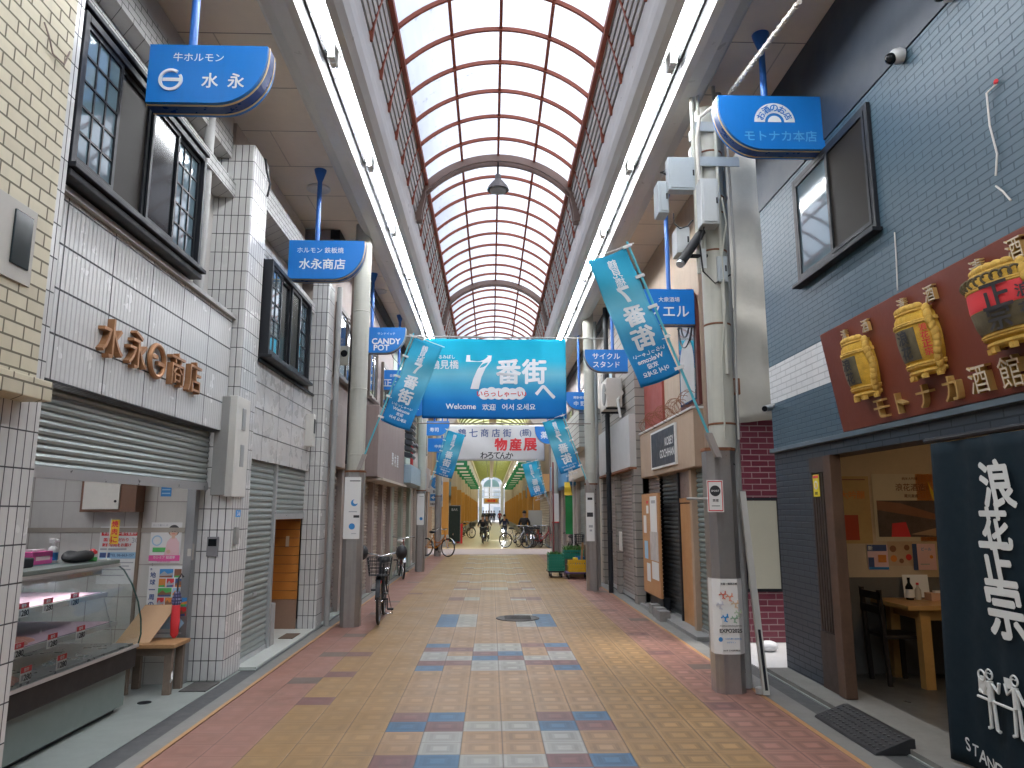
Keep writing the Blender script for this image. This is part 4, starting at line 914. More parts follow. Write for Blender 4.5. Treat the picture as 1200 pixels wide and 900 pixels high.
rl = thing('ceiling_lamp', 'warm round lamp under the ceiling inside the dim bar', 'lamp', (4.6, 5.6, 2.3))
MB().lathe([(.0, 2.34), (.13, 2.34), (.15, 2.37), (.15, 2.41)], (4.6, 5.6, 0), n=24).build('diffuser', emit('bar_lamp_light', (1, .72, .42), 14), rl, smooth=True); MB().lathe([(.16, 2.411), (.16, 2.459), (0, 2.459)], (4.6, 5.6, 0), n=24).build('rim', DARK, rl)
panel('poster', 'sepia poster with a low roofed building photo inside the dim bar', 'poster', at(1027, 634, YP), FRONT, .80, .68, M('poster_cream', (.62, .55, .42), .6, amt=.06), [('t', '純米大吟醸', .5, .93, .045, BRNP), ('t', '浪花酒造', .5, .80, .11, BRNP), ('t', '蔵元直送', .5, .67, .05, BRNP), ('r', .04, .06, .96, .60, M('poster_photo', (.10, .07, .06), .6, amt=.5, scale=6)), ('p', [(.04, .60), (.35, .56), (.96, .34), (.96, .28), (.04, .46)], BRNP), ('p', [(.2, .06), (.45, .06), (.40, .28), (.22, .26)], REDP), ('p', [(.45, .10), (.96, .06), (.96, .24), (.6, .14)], M('poster_tan', (.4, .27, .18), .6))], th=.002)
panel('poster', 'old ochre poster with a red square inside the dim bar', 'poster', at(983, 637, YP), FRONT, .355, .68, M('poster_ochre', (.50, .34, .14), .6, amt=.15, scale=3), [('r', .1, .05, .62, .42, M('poster_red', (.45, .05, .015), .6)), ('t', '大吟醸', .5, .72, .12, ORGP), ('r', .06, .94, .9, .96, BRNP)], th=.002)
panel('poster', 'orange flame coloured poster half hidden by the dark curtain', 'poster', at(1079, 634, YP), FRONT, .36, .68, ORGP, [('p', [(.2, .1), (.5, .5), (.35, .9), (.6, .6), (.8, .2)], YELP), ('t', '酒', .75, .8, .18, BLKP), ('r', .62, .3, .95, .6, BRNP)], th=.002)
panel('menu_sheet', 'blue and cream menu sheet pinned under the ochre poster', 'menu', at(1018, 668, YP), FRONT, .21, .25, PALEP, [('r', 0, .75, .95, 1, NAVYP), ('r', .02, .02, .3, .5, NAVYP), ('r', .02, .02, 1, .12, BLUEP), ('r', .5, .3, .9, .6, ORGP), ('t', '新', .15, .87, .18, PAPER)], th=.002)
panel('menu_sheet', 'menu sheet of small food photos in the middle of the dim bar wall', 'menu', at(1042, 663, YP), FRONT, .26, .24, M('menu_tan', (.55, .4, .27), .6), [('c', .2, .7, .14, BRNP), ('c', .2, .3, .14, ORGP), ('c', .75, .75, .12, BRNP), ('c', .8, .35, .13, REDP), ('c', .5, .2, .1, BRNP)], th=.002)
panel('menu_sheet', 'menu sheet with a navy edge strip beside the dark curtain', 'menu', at(1071, 668, YP), FRONT, .24, .26, PALEP, [('r', 0, 0, .2, 1, NAVYP), ('t', 'ビール', .6, .8, .12, BLUEP), ('c', .8, .5, .07, ORGP), ('r', .3, .2, .7, .24, GREYP)], th=.002)
tw = M('table_wood', (.52, .29, .095), .4, amt=.14, scale=4, obj=True)
tbl = thing('dining_table', 'plain honey coloured wooden table inside the dim bar', 'table', (4.5, 7.2, .02))
MB().box(3.80, 5.3, 6.86, 7.54, .715, .755).build('tabletop', tw, tbl, bevel=.004)
for x in (3.93, 5.1):
    for y in (6.90, 7.42): MB().box(x, x + .09, y, y + .09, .021, .714).build('leg', tw, tbl)
MB().box(4.03, 5.09, 6.93, 6.955, .62, .714).box(3.96, 3.985, 7.0, 7.41, .62, .714).build('apron', tw, tbl)
ch = thing('dining_chair', 'black wooden chair tucked under the end of the bar table', 'chair', (3.75, 7.2, .02))
blkw = M('black_wood', (.022, .018, .016), .45, amt=.1)
MB().box(3.66, 4.02, 7.02, 7.40, .44, .47).build('seat', blkw, ch, bevel=.004)
for y in (7.03, 7.36):
    MB().obox((3.66, y, .021), (.035, 0, 0), (0, .035, 0), (-.04, 0, .86)).build('leg', blkw, ch); MB().box(3.98, 4.015, y, y + .035, .021, .44).build('leg', blkw, ch)
for z in (.66, .79): MB().box(3.622, 3.64, 7.03, 7.395, z, z + .07).build('back_rail', blkw, ch)
ZB = .756
so_ = thing('sauce_bottle', 'dark sauce bottle with a white label on the bar table', 'bottle', (4.10, 7.35, ZB))
MB().lathe([(.035, 0), (.035, .12), (.012, .16), (.012, .19), (.014, .19), (.014, .21), (0, .21)], (4.10, 7.35, ZB), n=14).build('body', GLASSD, so_, smooth=True); MB().lathe([(.0356, .02), (.0356, .10)], (4.10, 7.35, ZB), n=14).build('label_band', PAPER, so_, smooth=True)
so2 = thing('vinegar_bottle', 'small pale vinegar bottle beside the sauce bottle', 'bottle', (4.19, 7.36, ZB))
MB().lathe([(.028, 0), (.028, .09), (.01, .12), (.01, .14)], (4.19, 7.36, ZB), n=12).build('body', M('pale_bottle', (.55, .5, .42), .2), so2, smooth=True); MB().lathe([(.013, .14), (.013, .16), (0, .16)], (4.19, 7.36, ZB), n=12).build('cap', REDP, so2)
tx = thing('tissue_box', 'peach tissue box on the bar table', 'tissue box', (4.36, 7.3, ZB))
MB().box(4.25, 4.48, 7.24, 7.36, ZB, ZB + .07).build('carton', M('peach_card', (.62, .38, .26), .6), tx); MB().box(4.31, 4.42, 7.28, 7.32, ZB + .0705, ZB + .09).build('tissue', PAPER, tx)
cu = thing('chopstick_cup', 'steel chopstick cup on the bar table by the curtain', 'cup', (4.56, 7.3, ZB))
MB().lathe([(.035, 0), (.04, .1)], (4.56, 7.3, ZB), n=16).build('cup', ALU, cu, smooth=True); MB().tube([(4.55, 7.3, ZB + .02), (4.54, 7.29, ZB + .14)], .008).build('chopsticks', WOOD, cu)
me_ = thing('menu_stand', 'white menu card standing at the back of the bar table', 'menu', (4.28, 7.5, ZB)); MB().obox((4.13, 7.50, ZB + .001), (.26, 0, 0), (0, .004, 0), (.02, .05, .22)).build('card', PAPER, me_); MB().box(4.15, 4.40, 7.46, 7.53, ZB, ZB + .004).build('foot', BLKP, me_)
# signboard with barrels
sg = thing('barrel_signboard', 'red brown signboard with three straw barrels and gold characters leaning over the bar door', 'signboard', (2.99, 4.6, 2.27))
Usg = Vector((-.145, 0, .84)).normalized(); Rsg = Vector((0, -1, 0)); nsg = Rsg.cross(Usg)
O = Vector((2.985, 6.15, 2.265))
brd = M('vinyl_red_brown', (.165, .036, .020), .38, amt=.12, scale=2.2, bmp=.0015)
MB().obox(O - nsg * .03, Rsg * 3.3, Usg * .855, nsg * .03).build('board', brd, sg, bevel=.004)
MB().obox((2.99, 2.9, 2.27), (.03, 0, 0), (0, .04, 0), (0, 0, .80)).obox((2.99, 5.9, 2.27), (.03, 0, 0), (0, .04, 0), (0, 0, .80)).build('bracket', DARK, sg)
straw = M('straw', (.62, .37, .035), .7, amt=.45, scale=16, bmp=.012); strawd = M('straw_shade', (.33, .20, .05), .8, amt=.35, scale=18, bmp=.01); rope = M('straw_rope', (.66, .42, .09), .8, amt=.4, scale=24, bmp=.01)
GL2 = M('gold_character', (.56, .37, .13), .45, .25, amt=.15, scale=8)
def onsign(px, py):
    p0 = Vector((0, 0, EYE)); d = DV * FPX + RV * (px - 600) - UV_ * (py - 450)
    t = (O - p0).dot(nsg) / d.dot(nsg); return p0 + d * t
def barrel(px, py, h, w, kind):
    C = onsign(px, py); b = MB()
    prof = [(.60, -.5), (.72, -.47), (.80, -.40), (.95, -.2), (1.0, .02), (.98, .2), (.90, .36), (.74, .45), (.5, .49), (.3, .50)]
    def P(a, t, k=1.0):        # a: angle across, t: height fraction
        for (r0_, t0), (r1_, t1) in zip(prof, prof[1:]):
            if t0 <= t <= t1: r = r0_ + (r1_ - r0_) * (t - t0) / (t1 - t0); break
        else: r = prof[-1][0]
        return C + Rsg * (math.cos(a) * r * w / 2 * k) + Usg * (t * h) + nsg * (math.sin(a) * r * w * .42 * k + .002)
    def surf(u, v):
        t = -.5 + v; a = math.pi * (1 - u); k = 1 + .012 * math.sin(u * 60 + math.sin(v * 9) * 2) + (.02 * math.sin(v * 55) if abs(t) > .3 else 0); return P(a, min(max(t, -.5), .5), k)
    o = b.sheet(surf, 40, 26).build('straw_barrel', straw, sg, smooth=True)
    # label wrapped on the front
    def lab(u0, u1, t0, t1, k): return lambda u, v: P(math.pi * (1 - (u0 + (u1 - u0) * u)), t0 + (t1 - t0) * v, k)
    def tang(a): return (Rsg * math.sin(a) - nsg * math.cos(a) * .8).normalized()
    def on(mb, txt, u, t, hh, k=1.05, bold=.02):
        a = math.pi * (1 - u); R_ = tang(a); U_ = (Usg - R_ * Usg.dot(R_)).normalized(); write(mb, txt, P(a, t, k), (R_, U_), h=hh, bold=bold, off=.006)
    olive = M('label_olive', (.11, .092, .05), .6, amt=.5, scale=16)
    if kind == 'red':
        MB().sheet(lab(.10, .97, -.02, .24, 1.03), 24, 6).build('label', REDP, o, smooth=True)
        MB().sheet(lab(.10, .97, -.30, -.025, 1.03), 24, 6).build('label', olive, o, smooth=True)
        mb = MB(); on(mb, '正', .66, .10, h * .30); on(mb, '宗', .64, -.16, h * .28); mb.build('lettering', BLKP, o)
        mb = MB(); on(mb, '浪', .84, .08, h * .16); on(mb, '花', .84, -.14, h * .16); mb.build('lettering', BLKP, o)
        mb = MB()
        for k in range(13): mb.ring(P(math.pi * (.03 + .07 * k), .33, 1.04), nsg * .5 + Rsg * .5, .028, .007, 12, 5)
        mb.build('rope_chain', M('chain_rope', (.10, .08, .04), .8, amt=.3, scale=12), o)
    else:
        MB().sheet(lab(.36, .70, -.27, .19, 1.03), 14, 8).build('label', olive, o, smooth=True)
        mb = MB(); on(mb, '浪', .55, .07, h * .20); on(mb, '花', .55, -.15, h * .19); mb.build('lettering', BLKP, o)
        if kind == 'redtext':
            mb = MB()
            for k, c_ in enumerate('浪花正宗'): on(mb, c_, .80, .15 - .115 * k, h * .10)
            mb.build('lettering', REDP, o)
    for t, r in ((.42, .010), (.27, .008), (.24, .008), (-.33, .010), (-.36, .010), (-.44, .016)): MB().tube([P(math.pi * (1 - i / 20), t, 1.03) for i in range(21)], r, 6).build('hoop_rope', rope, o, smooth=True)
    mb = MB()
    for k in range(7): q_ = math.pi * (.80 - .10 * k); p_ = P(q_, .47, 1.05); mb.ball(p_, .036, 6, sc=(1, 1.1, .8))
    for k in range(11): mb.ball(P(math.pi * (.10 + .015 * math.sin(k)), .40 - .085 * k, 1.05), .026, 6, sc=(1, 1, 1.5))
    for k in range(4): p_ = P(math.pi * (.12 + .22 * k), -.47, 1.08); mb.tube([p_, p_ - Usg * .03], .024, 6)
    mb.build('straw_braid', rope, o, smooth=True)
barrel(1015, 430, .47, .36, 'plain'); barrel(1085, 399, .47, .38, 'redtext'); barrel(1189, 356, .46, .47, 'red')
for word, arr in (('name_character', (('モ', 1037, 478, .15), ('ト', 1061, 471, .15), ('ナ', 1089, 463, .155), ('カ', 1121, 454, .16), ('酒', 1154, 443, .17), ('館', 1192, 434, .18))), ('sake_character', (('清', 993, 392, .085), ('酒', 1018, 381, .095))), ('sake_character', (('清', 1061, 357, .095), ('酒', 1094, 343, .105))), ('sake_character', (('清', 1150, 314, .11), ('酒', 1195, 290, .12)))):
    for c_, px, py, h in arr:
        lo_ = write(MB(), c_, onsign(px, py), (Rsg, Usg), h=h, bold=.012, ext=.13, off=.02).build(word, GL2, sg)
        write(MB(), c_, onsign(px, py), (Rsg, Usg), h=h, bold=.004, off=.0225 + .13 * h).build('pale_face', M('pale_gold_face', (.62, .55, .42), .5, amt=.1), lo_)
# window, cameras, wires
w3 = thing('bar_window', 'black framed sliding window on the slate brick wall above the white band', 'window', (3.0, 6.1, 3.75))
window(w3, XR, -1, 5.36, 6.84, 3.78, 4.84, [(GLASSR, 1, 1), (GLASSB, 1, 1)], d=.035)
mb_ = M('camera_white', (.55, .56, .57), .35)
def dome(y, z, lab):
    t = thing('dome_camera', lab, 'security camera', (XR - .02, y, z), 'dome cameras on the slate wall')
    MB().lathe([(.055, 0), (.06, -.03), (.05, -.07), (.03, -.09)], (XR - .013, y, z), axis='x', n=20).build('housing', mb_, t, smooth=True)
    MB().ball((XR - .10, y, z - .02), .042, 10).build('lens', GLASSD, t, smooth=True)
dome(4.85, 4.90, 'white dome security camera with a dark lens above the bar window side'); dome(4.24, 4.95, 'dome security camera cut by the top edge, nearer than the other one')
bc = thing('bullet_camera', 'small grey bullet camera on the end of the white brick band', 'security camera', (2.95, 7.72, 2.68))
MB().tube([(2.98, 7.72, 2.70), (2.88, 7.62, 2.67)], .035, 12).build('body', ALU, bc, smooth=True); MB().tube([(2.879, 7.619, 2.6697), (2.872, 7.612, 2.668)], .03, 12).build('lens', GLASSD, bc); MB().tube([(3.02, 7.72, 2.73), (2.97, 7.72, 2.71)], .018).build('bracket', ALU, bc)
def wire(name, pts, r, mat, lab): tag(MB().tube(pts, r, 6).build(name, mat, smooth=True), lab, 'wire')
WIRE = M('cable_white', (.62, .6, .57), .5)
wire('loose_wire', [(XR - .012, 3.95, 4.12), (XR - .03, 4.02, 4.1), (XR - .02, 4.04, 3.9), (XR - .018, 4.01, 3.7), (XR - .012, 4.05, 3.58)], .006, WIRE, 'white wire with a red end dangling on the slate brick wall')
wire('loose_wire', [(XR - .012, 4.06, 3.52), (XR - .02, 4.00, 3.46), (XR - .015, 3.95, 3.38)], .006, WIRE, 'short white wire end just above the red brown signboard')
wire('loose_wire', [(XR - .012, 5.16, 3.66), (XR - .012, 5.17, 3.45), (XR - .013, 5.19, 3.22)], .005, WIRE, 'thin wire hanging below the bar window to the signboard')
tag(MB().tube([(XR - .03, 3.93, 4.125), (XR - .012, 3.96, 4.13)], .012).build('wire_nut', REDP), 'red wire connector at the top of the dangling white wire', 'connector')
# curtain with brushed characters
nor = M('indigo_cloth', (.0075, .017, .025), .85, amt=.14, scale=5, spec=.2)
XN = 2.955
cur = thing('shop_curtain', 'dark indigo shop curtain with white brushed characters and bar figures', 'curtain', (XN, 4.2, 2.07))
cf = lambda y, z: XN + .022 * math.sin(y * 8.5 + .6) * (1 - .4 * (z / 2.05)) + .008 * math.sin(y * 23 + z)
MB().sheet(lambda u, v: (cf(4.87 - 1.75 * u + .02 * math.sin(v * 5), 2.05 - 1.99 * v), 4.87 - 1.75 * u + .07 * v * (1 - u), 2.05 - 1.99 * v), 60, 24).build('cloth', nor, cur, smooth=True, solid=.004)
MB().tube([(XN + .01, 4.95, 2.075), (XN + .01, 3.2, 2.075)], .018).build('rod', DARK, cur)
def onx(px, py): return atx(px, py, XN - .036)
cw = M('brushed_white', (.62, .64, .63), .8, amt=.06)
mb = MB()
for c_, px, py, h in (('浪', 1168, 567, .27), ('花', 1167, 619, .235), ('正', 1169, 661, .235), ('宗', 1178, 716, .30)): write(mb, c_, onx(px, py), RIGHTW, h=h, bold=.032, shear=-.14)
mb.build('brushed_characters', cw, cur); mb = MB()
for i, c_ in enumerate('STANDING BAR'):
    if c_ != ' ': write(mb, c_, onx(1135, 872) + Vector((0, -.068 * i, -.016 * i)), RIGHTW, h=.065 if i % 2 else .075, bold=.012, shear=.15 if i % 3 else -.1)
mb.build('slogan', cw, cur); mb = MB()
def stick(c0, s=1.0, flip=1):
    q = lambda y, z: c0 + Vector((0, -y * s * flip, z * s)); b = lambda pts, r: mb.tube([q(*p) for p in pts], r * s, 6)
    mb.ring(q(0, .36), X_, .045 * s, .009 * s, 20, 5); mb.ball(q(-.015, .37), .008 * s, 5); mb.ball(q(.018, .37), .008 * s, 5)
    b([(0, .30), (.0, .12)], .030); b([(-.03, .12), (-.035, -.12), (-.07, -.13)], .017); b([(.03, .12), (.045, -.12), (.08, -.13)], .017)
    b([(-.03, .28), (-.10, .17), (-.16, .19)], .015); b([(.03, .28), (.11, .22), (.13, .31)], .015)
k1 = onx(1164, 838); stick(k1, .62); mb.build('drinker_figure', cw, cur); mb = MB(); k2 = onx(1194, 848); stick(k2, .62, -1); mb.build('drinker_figure', cw, cur); mb = MB()
b1_ = onx(1146, 815); b2_ = onx(1190, 833); mb.tube([b1_, b2_], .008, 5); mb.build('counter_line', cw, cur); mb = MB()
kt = onx(1151, 798)
mb.prism([(-.04 + kt.y, kt.z - .075), (.04 + kt.y, kt.z - .07), (.036 + kt.y, kt.z + .03), (-.032 + kt.y, kt.z + .03)], 'yz', kt.x, kt.x + .003); mb.ring(kt + Vector((0, 0, .032)), X_, .03, .006, 16, 5, a1=math.pi * 2); mb.build('kettle_drawing', cw, cur); mb = MB()
sp_ = onx(1182, 806); mb.prism([(sp_.y + .03, sp_.z - .01), (sp_.y - .03, sp_.z + .0), (sp_.y - .03, sp_.z + .05), (sp_.y + .035, sp_.z + .05)], 'yz', sp_.x, sp_.x + .003)
mb.build('speech_bubble', cw, cur)
# ramp at the sill
rp = thing('rubber_ramp', 'black dotted rubber ramp on the kerb in front of the bar sill', 'ramp', (2.7, 5.65, .005))
MB().prism([(2.56, .006), (2.84, .006), (2.84, .105), (2.80, .105), (2.57, .022)], 'xz', 5.18, 6.12).build('wedge', BLACK, rp, bevel=.004)
mb = MB()
for i in range(17):
    for j in range(5):
        x = 2.60 + j * .045; z = .022 + (x - 2.57) / .23 * .083
        mb.lathe([(.013, 0), (.011, .008), (0, .008)], (x, 5.22 + i * .053, z - .002), n=10)
mb.build('stud', M('rubber_stud', (.045, .045, .048), .5), rp)
panel('yellow_sticker', 'small yellow sticker with a red top on the dark lattice by the bar door', 'sticker', (XR - .0145, 6.86, 1.74), RIGHTW, .13, .20, M('sticker_yellow', (.80, .66, .03), .45), [('r', .06, .84, .94, .96, REDP), ('c', .5, .52, .2, PAPER), ('c', .5, .52, .13, YELP), ('t', '禁煙', .5, .15, .14, BLKP)], th=.002)
# ------------------------------------------------------------------ alley: maroon wall, tarpaulin
maroon = brick('maroon_tile', (.17, .035, .055), (.145, .03, .048), (.30, .21, .21), .22, .075, .006, .5, .35, .003)
al = thing('alley_wall', 'maroon glazed tile wall at the back of the narrow alley behind the leaning rail', 'wall', (4, 9.45, 0))
MB().box(2.86, 7, 9.42, 9.60, .01, 6.0).build('tiling', maroon, al)
MB().box(3.22, 3.62, 9.385, 9.419, .66, 1.74).build('pale_panel', M('pale_panel', (.42, .41, .33), .5, amt=.06), al)
MB().box(3.19, 3.65, 9.40, 9.4192, .62, .655).box(3.19, 3.65, 9.40, 9.4192, 1.745, 1.78).box(3.19, 3.215, 9.40, 9.4192, .656, 1.744).box(3.625, 3.65, 9.40, 9.4192, .656, 1.744).build('panel_frame', DARK, al)
tp = M('tarpaulin', (.46, .455, .41), .65, amt=.12, scale=1.5, bmp=.004)
tag(MB().sheet(lambda u, v: (3.14 + .78 * u, 9.28 + .03 * math.sin(v * 11 + u * 4) + .03 * math.sin(u * 9) + .02 * math.sin(v * 31 + 5 * u) - .015 * max(0, math.cos(v * 19)) ** 8, 2.72 + 3.9 * v + .08 * u), 16, 30).build('tarpaulin', tp, smooth=True, solid=.006), 'tall white tarpaulin sheet hanging over the maroon alley wall', 'tarpaulin')
tag(MB().ball((3.22, 8.85, .07), .09, 8, sc=(1.3, 1, .7)).build('plastic_bag', M('bag_white', (.75, .75, .77), .35), smooth=True), 'white plastic bag lying in the alley by the slate wall', 'bag')
# ------------------------------------------------------------------ nearest right post: things fixed to it
PXc, PYc = 2.17, 7.02
lr = thing('leaning_rail', 'pale aluminium rail leaning on the poster wrapped post', 'rail', (2.42, 6.95, .01))
MB().obox((2.41, 6.80, .012), (.055, 0, 0), (0, .04, 0), (-.075, .13, 1.78)).build('channel', M('rail_pale', (.58, .58, .55), .45, .3, amt=.08), lr); MB().obox((2.425, 6.797, .05), (.025, 0, 0), (0, .0025, 0), (-.072, .14, 1.66)).build('groove', DARK, lr)
MB().lathe([(.04, 0), (.04, .05), (.02, .06)], (2.40, 6.86, .012), n=14).build('foot', GREYPIPE, lr)
pipe(2.37, 7.10, .01, 5.95, .045, GREYPIPE, 'grey steel pipe standing right behind the poster wrapped post', 'conduit_pipe')
pb = thing('pipe_box', 'small rusty junction box on the grey steel pipe', 'box', (2.33, 7.02, 2.75)); MB().box(2.28, 2.41, 6.98, 7.05, 2.72, 2.88).build('body', RUST, pb, bevel=.005); MB().box(2.30, 2.39, 6.975, 6.98, 2.74, 2.86).build('cover', M('cover_brown', (.25, .18, .14), .5), pb)
# poster wrapped around the post
ex = thing('wrapped_poster', 'white exhibition poster with coloured swirls wrapped round the steel post', 'poster', (PXc, PYc, .35))
q = .27 / 2 + .004; c_ = .27 * .22
mb = MB(); ring_ = [(PXc - q, PYc + .03), (PXc - q, PYc - q + c_), (PXc - q + c_, PYc - q), (PXc + q - c_, PYc - q), (PXc + q, PYc - q + c_), (PXc + q, PYc + .03)]
for (a, b) in zip(ring_, ring_[1:]): mb.quad((*a, .34), (*b, .34), (*b, 1.0), (*a, 1.0))
mb.build('sheet', PAPER, ex)
yf = PYc - q - .002
sw = [((-.055, .86), (.72, .22, .16)), ((.005, .84), (.78, .36, .25)), ((.055, .78), (.72, .55, .38)), ((-.085, .77), (.62, .62, .70)), ((-.045, .66), (.02, .26, .62)), ((.04, .65), (.30, .46, .33)), ((.078, .70), (.45, .55, .42))]
for i, ((dx, z), col) in enumerate(sw):
    mb = MB(); m = M('swirl_%s' % 'abcdefg'[i], col, .6, amt=.02)
    for j, (ox, oz, a0) in enumerate(((0, .022, 0.3), (.020, -.016, 2.4), (-.020, -.016, 4.5))):
        mb.ring((PXc + dx + ox, yf - .0012, z + oz), Y_, .021, .0065, 12, 4, a0=a0, a1=a0 + 3.6)
    mb.build('swirl', m, ex)
mb = MB()
write(mb, '大阪・関西万博', (PXc, yf, .955), FRONT, h=.020, bold=.02); write(mb, 'EXPO2025', (PXc, yf, .545), FRONT, h=.032, bold=.03); write(mb, '2025年 日本国際博覧会', (PXc, yf, .375), FRONT, h=.014)
write(mb, 'OSAKA-KANSAI,JAPAN', (PXc, yf, .585), FRONT, h=.018, bold=.01)
mb.build('lettering', BLKP, ex)
mb = MB(); write(mb, 'いのち輝く未来社会', (PXc + .02, yf, .475), FRONT, h=.015); write(mb, 'のデザイン', (PXc, yf, .445), FRONT, h=.015); mb.lathe([(.02, 0), (.0, .001)], (PXc - .095, yf, .47), axis='y', n=16)
mb.build('lettering', BLUEP, ex)
panel('smoke_notice', 'white notice with a red frame and black disc on the steel post', 'notice', (1.985, 6.80, 1.60), FRONT, .15, .29, PAPER, [('r', .05, .03, .95, .06, REDP), ('r', .05, .94, .95, .97, REDP), ('r', .05, .06, .10, .94, REDP), ('r', .90, .06, .95, .94, REDP), ('c', .5, .66, .17, BLKP), ('t', 'SMART', .5, .66, .06, PAPER), ('t', '禁煙', .5, .36, .09, BLKP), ('r', .25, .18, .75, .2, BLKP)], th=.006)
tag(MB().tube([(1.80, 6.815, 1.72), (2.06, 6.83, 1.72)], .012).build('notice_bar', GREYPIPE), 'thin steel bar holding the red framed notice to the post', 'bar')
# electric gear near the post top
bxw = M('box_pale_grey', (.55, .58, .59), .45, amt=.07); bxg = M('box_blue_grey', (.42, .47, .50), .45, amt=.07)
def gear(name, lab, px0, py0, px1, py1, Y, d, mat, extra=None):
    a, b = at(px0, py1, Y), at(px1, py0, Y); t = thing(name, lab, 'box', (a.x, Y, a.z))
    MB().box(a.x, b.x, Y, Y + d, a.z, b.z).build('body', mat, t, bevel=.006)
    MB().box(a.x + .02, b.x - .02, Y - .012, Y - .0005, a.z + .02, b.z - .02).build('cover', mat, t, bevel=.004)
    MB().box(b.x - .03, b.x - .015, Y - .018, Y - .0125, (a.z + b.z) / 2 - .03, (a.z + b.z) / 2 + .03).build('latch', DARK, t); return t
gear('equipment_box', 'square blue grey equipment box on brackets at the post top', 784, 184, 814, 222, 6.86, .12, bxg)
gear('equipment_box', 'narrow grey box with a white cap at the far side of the black cables', 772, 212, 783, 249, 6.95, .2, bxg)
t = gear('equipment_box', 'large white equipment box on the cream post just under the blue rainbow sign', 823, 209, 841, 262, 6.70, .16, bxw)
t = gear('equipment_box', 'lower white box beside the black floodlight', 794, 266, 808, 296, 6.9, .2, bxw)
for z, lab in ((5.02, 'lower grey steel bracket clamped round the top of the nearest post'), (5.40, 'upper grey steel bracket clamped round the top of the nearest post')):
    tag(MB().box(2.05, 2.48, 6.86, 6.875, z, z + .10).box(2.05, 2.08, 6.8751, 7.10, z, z + .10).build('post_bracket', bxg), lab, 'bracket')
gear('equipment_box', 'little white box at the very top of the nearest post', 810, 172, 820, 192, 6.92, .08, bxw)
gear('equipment_box', 'small grey switch box on the cream post above the rusty band', 842, 300, 852, 330, 6.86, .05, bxg)
wire('post_cable', [at(846, 232, 6.85), at(851, 262, 6.83), at(846, 300, 6.85), at(850, 360, 6.86), at(846, 420, 6.86), at(850, 515, 6.86)], .009, CREAM, 'cream cable snaking down the front of the nearest post')
wire('post_cable', [at(826, 262, 6.78), at(820, 285, 6.8), at(824, 318, 6.84), at(838, 332, 6.86), at(856, 322, 6.9)], .008, BLACK, 'black cable dropping from the large white box to the post')
wire('post_cable', [at(852, 168, 6.9), at(857, 240, 6.9), at(861, 300, 6.92), at(862, 420, 6.92), at(866, 515, 6.92)], .012, GREYPIPE, 'grey conduit down the right flank of the nearest post')
mb = MB(); rr = random.Random(3)
for k in range(14):
    a = Vector((1.72 + rr.random() * .28, 6.9 + rr.random() * .1, 4.86 + rr.random() * .14)); mb.tube([a, a + Vector((rr.uniform(-.1, .12), .02, rr.uniform(-.06, .08))), a + Vector((rr.uniform(-.05, .2), .03, rr.uniform(-.12, .12))), a + Vector((rr.uniform(0, .28), .05, rr.uniform(-.1, .1)))], .009, 6)
for k in range(4): mb.box(1.76 + k * .06, 1.80 + k * .06, 6.92, 6.97, 4.88, 4.96)
tag(mb.build('cable_bundle', BLACK, smooth=True), 'tangle of black cables and connectors between the grey boxes', 'cables')
wire('hanging_cable', [at(789, 250, 6.9), at(790, 262, 6.9), at(797, 268, 6.88), at(806, 265, 6.88), at(812, 258, 6.9)], .007, BLACK, 'black cable looping under the grey boxes to the white box')
fl_ = thing('floodlight', 'slim black floodlight tilted down on the cream post', 'floodlight', at(808, 300, 6.85))
a, b = at(822, 272, 6.9), at(798, 308, 6.7)
MB().tube([a, b], .045, 10).build('body', BLACK, fl_, smooth=True); MB().tube([b, b + (b - a).normalized() * .03], .04, 10).build('lens', ALU, fl_); MB().tube([at(810, 300, 6.8), at(828, 300, 6.95)], .022).build('arm', DARK, fl_); MB().obox(at(819, 314, 6.86), (.08, 0, 0), (0, .04, 0), (0, 0, .2)).build('base', bxw, fl_)
mb = MB()
for x, r in ((2.03, .022), (2.09, .017), (2.26, .020)): mb.tube([(x, 6.88, 3.9 if x < 2.2 else 2.9), (x, 6.88, 5.9)], r, 8)
tag(mb.build('conduit_bundle', CREAM, smooth=True), 'bundle of cream conduits strapped along the nearest post', 'conduits')
# corrugated cable to the soffit
A, B = at(937, 2, 5.0), at(853, 112, 6.7); mb = MB(); mb.tube([A, B], .020, 8)
for k in range(16): p = A.lerp(B, (k + .5) / 16); mb.tube([p, p + (B - A).normalized() * .02], .027, 8)
mb.tube([B, (2.10, 6.86, 5.55), (2.06, 6.86, 5.3), (2.06, 6.86, 4.6)], .02, 8)
tag(mb.build('strapped_cable', M('cable_cream', (.60, .57, .52), .5), smooth=True), 'thick cream cable with ties running from the ceiling to the nearest post', 'cable')
